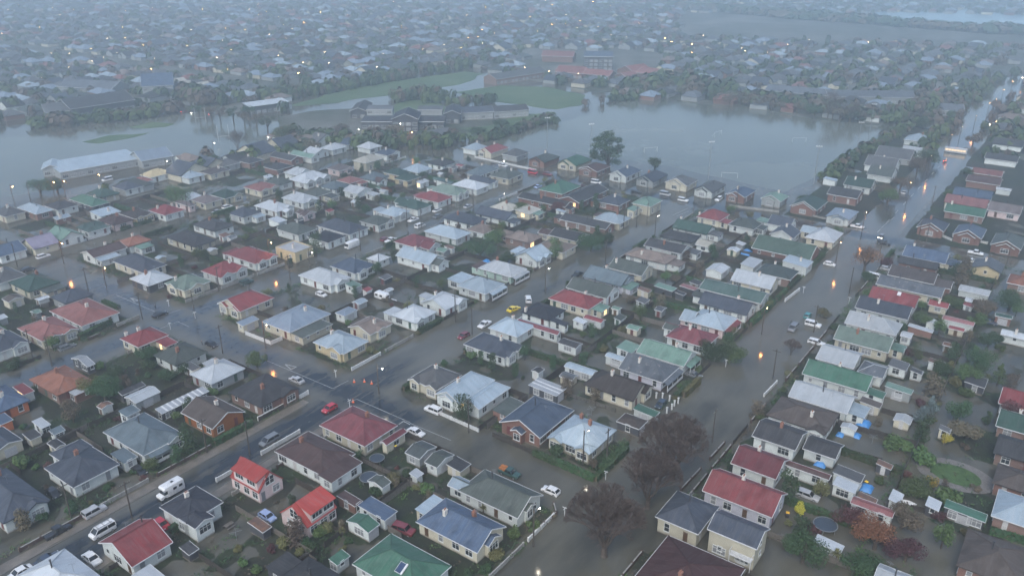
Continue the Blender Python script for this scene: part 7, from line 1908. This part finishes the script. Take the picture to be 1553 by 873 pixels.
# trees of the far suburb, one mass; a low canopy of leaf clumps standing between the roofs
ft = MB(); rr = random.Random(9); blob = []
for j in range(5):
    m = MB(); r0 = random.Random(60+j)
    for k in range(46):
        v = Vector((r0.gauss(0,1), r0.gauss(0,1), r0.gauss(0,1))).normalized()*(r0.random()**.4); p = Vector((v.x, v.y, .55+v.z*.5)); dd = (v+Vector((0,0,.6))).normalized(); x = dd.orthogonal().normalized(); y = dd.cross(x); s = r0.uniform(.22, .42)
        m.poly([p-x*s, p-y*s*.8, p+x*s, p+y*s*.8])
    blob.append(m)
def add_blob(X, Y, r, h, mi):
    src = rr.choice(blob); o = len(ft.v); ft.v += [(X+v[0]*r, Y+v[1]*r, v[2]*h) for v in src.v]; ft.f += [tuple(k+o for k in f) for f in src.f]; ft.m += [mi]*len(src.f)
for (d, X, Y, ja, jb) in CAND:
    for k in range(2 if d > 700 else 3):
        if rr.random() < .85:
            t = rr.uniform(0, 6.28); q = rr.uniform(8, 13); x, y = X+q*math.cos(t), Y+q*math.sin(t)
            if any(inside((x, y), n) for n in NOPE): continue
            add_blob(x, y, rr.uniform(2.0, 5.0), rr.uniform(3, 8), rr.randrange(3))
def treeline(pts, w, n, r, h):
    v = pxpoly(pts)
    for k in range(n):
        t = rr.random()*(len(v)-1); i = int(t); f = t-i; X = v[i][0]*(1-f)+v[i+1][0]*f+rr.gauss(0, w); Y = v[i][1]*(1-f)+v[i+1][1]*f+rr.gauss(0, w); add_blob(X, Y, rr.uniform(.7, 1.3)*r, rr.uniform(.7, 1.25)*h, rr.randrange(3))
treeline('400 152 470 146 540 132 620 118 720 100', 2.5, 150, 3.6, 7.5); treeline('280 150 300 152 345 160', 5, 40, 5, 9); treeline('60 190 130 186 200 178 290 166', 4, 60, 4.5, 6)
treeline('735 215 760 205 800 192 850 183', 2, 50, 3, 4); treeline('970 140 1010 132 1060 140 1120 150', 6, 70, 6, 10); treeline('1040 142 1180 160 1330 182', 7, 70, 5, 7)
treeline('1420 175 1370 200 1310 232 1250 272', 1.6, 110, 2.6, 4); treeline('880 160 960 150 1000 140', 3, 14, 3, 5); treeline('598 150 700 160 760 155', 2, 26, 3, 6); treeline('600 158 640 148 680 158', 2, 24, 3.5, 8)
treeline('1340 190 1400 165 1450 150', 5, 40, 4, 7); treeline('1395 240 1455 165 1512 120', 3, 60, 3, 6); treeline('1500 250 1553 165 1580 128', 4, 50, 3, 6)
treeline('520 225 560 216 640 220 690 214', 5, 60, 3.4, 6); treeline('430 232 470 220 520 215', 5, 36, 4, 6)
tag(link('far_trees', ft.mesh('far_trees', [M['dkleaf'], M['brownleaf'], M['mdleaf']])), 'hazy trees and gardens among the far streets', 'far trees', kind='stuff')
# dunes and scrub before the sea
du = MB(); rd = random.Random(3)
ft2 = ft; ft = MB()
treeline('940 -6 1040 12 1160 23 1300 34 1440 44 1600 52 1750 61', 11, 360, 9, 8)
tag(link('dune_scrub', ft.mesh('dune_scrub', [M['dkleaf'], M['brownleaf'], M['dkleaf']])), 'dark scrub along the dunes before the sea', 'scrub', kind='stuff')
# street lamps far off in the haze
fm = MB(); fm.tube((0,0,-.2), (0,0,7.5), .12, .09, 5); FPOLE = fm.mesh('post', M['pole']); fm = MB(); fm.ball((0,0,7.6), .15, .15, .14, 0, 8, 5); FB = fm.mesh('bulb', M['fardot']); 
FO = fm.mesh('bulb', emis('far_sodium', (1, .42, .14), 110))
rl = random.Random(21); n = 0; tries = 0; pts = []
while n < 130 and tries < 6000:
    tries += 1; sx = rl.uniform(0, 1553)*(1 if rl.random() < .45 else .75); sy = 3 + 140*rl.random()**1.6
    if sy < (sx-900)*.12 + 4 or (sx > 1080 and rl.random() < .45): continue
    X, Y = g(sx, sy)
    if any(inside((X, Y), q) for q in NOPE) or any(math.hypot(sx-p[0], (sy-p[1])*2) < 13 for p in pts): continue
    pts.append((sx, sy)); n += 1; r = empty('street_lamp', (X, Y, 0)); r.scale = (1, 1, rl.uniform(.9, 1.2)); link('post', FPOLE, r); o = rl.random() < .32; link('bulb', FO if o else FB, r)

    tag(r, 'tiny lit %s street lamp far off in the haze' % ('orange' if o else 'white'), 'street lamp', 'distant street lamps in the haze')
print('objects', len(COL.objects), 'houses', len([h for h in HOUSES if h.nm == 'house']), 'cand', len(CAND), 'shrubs', len(SHRUBS))
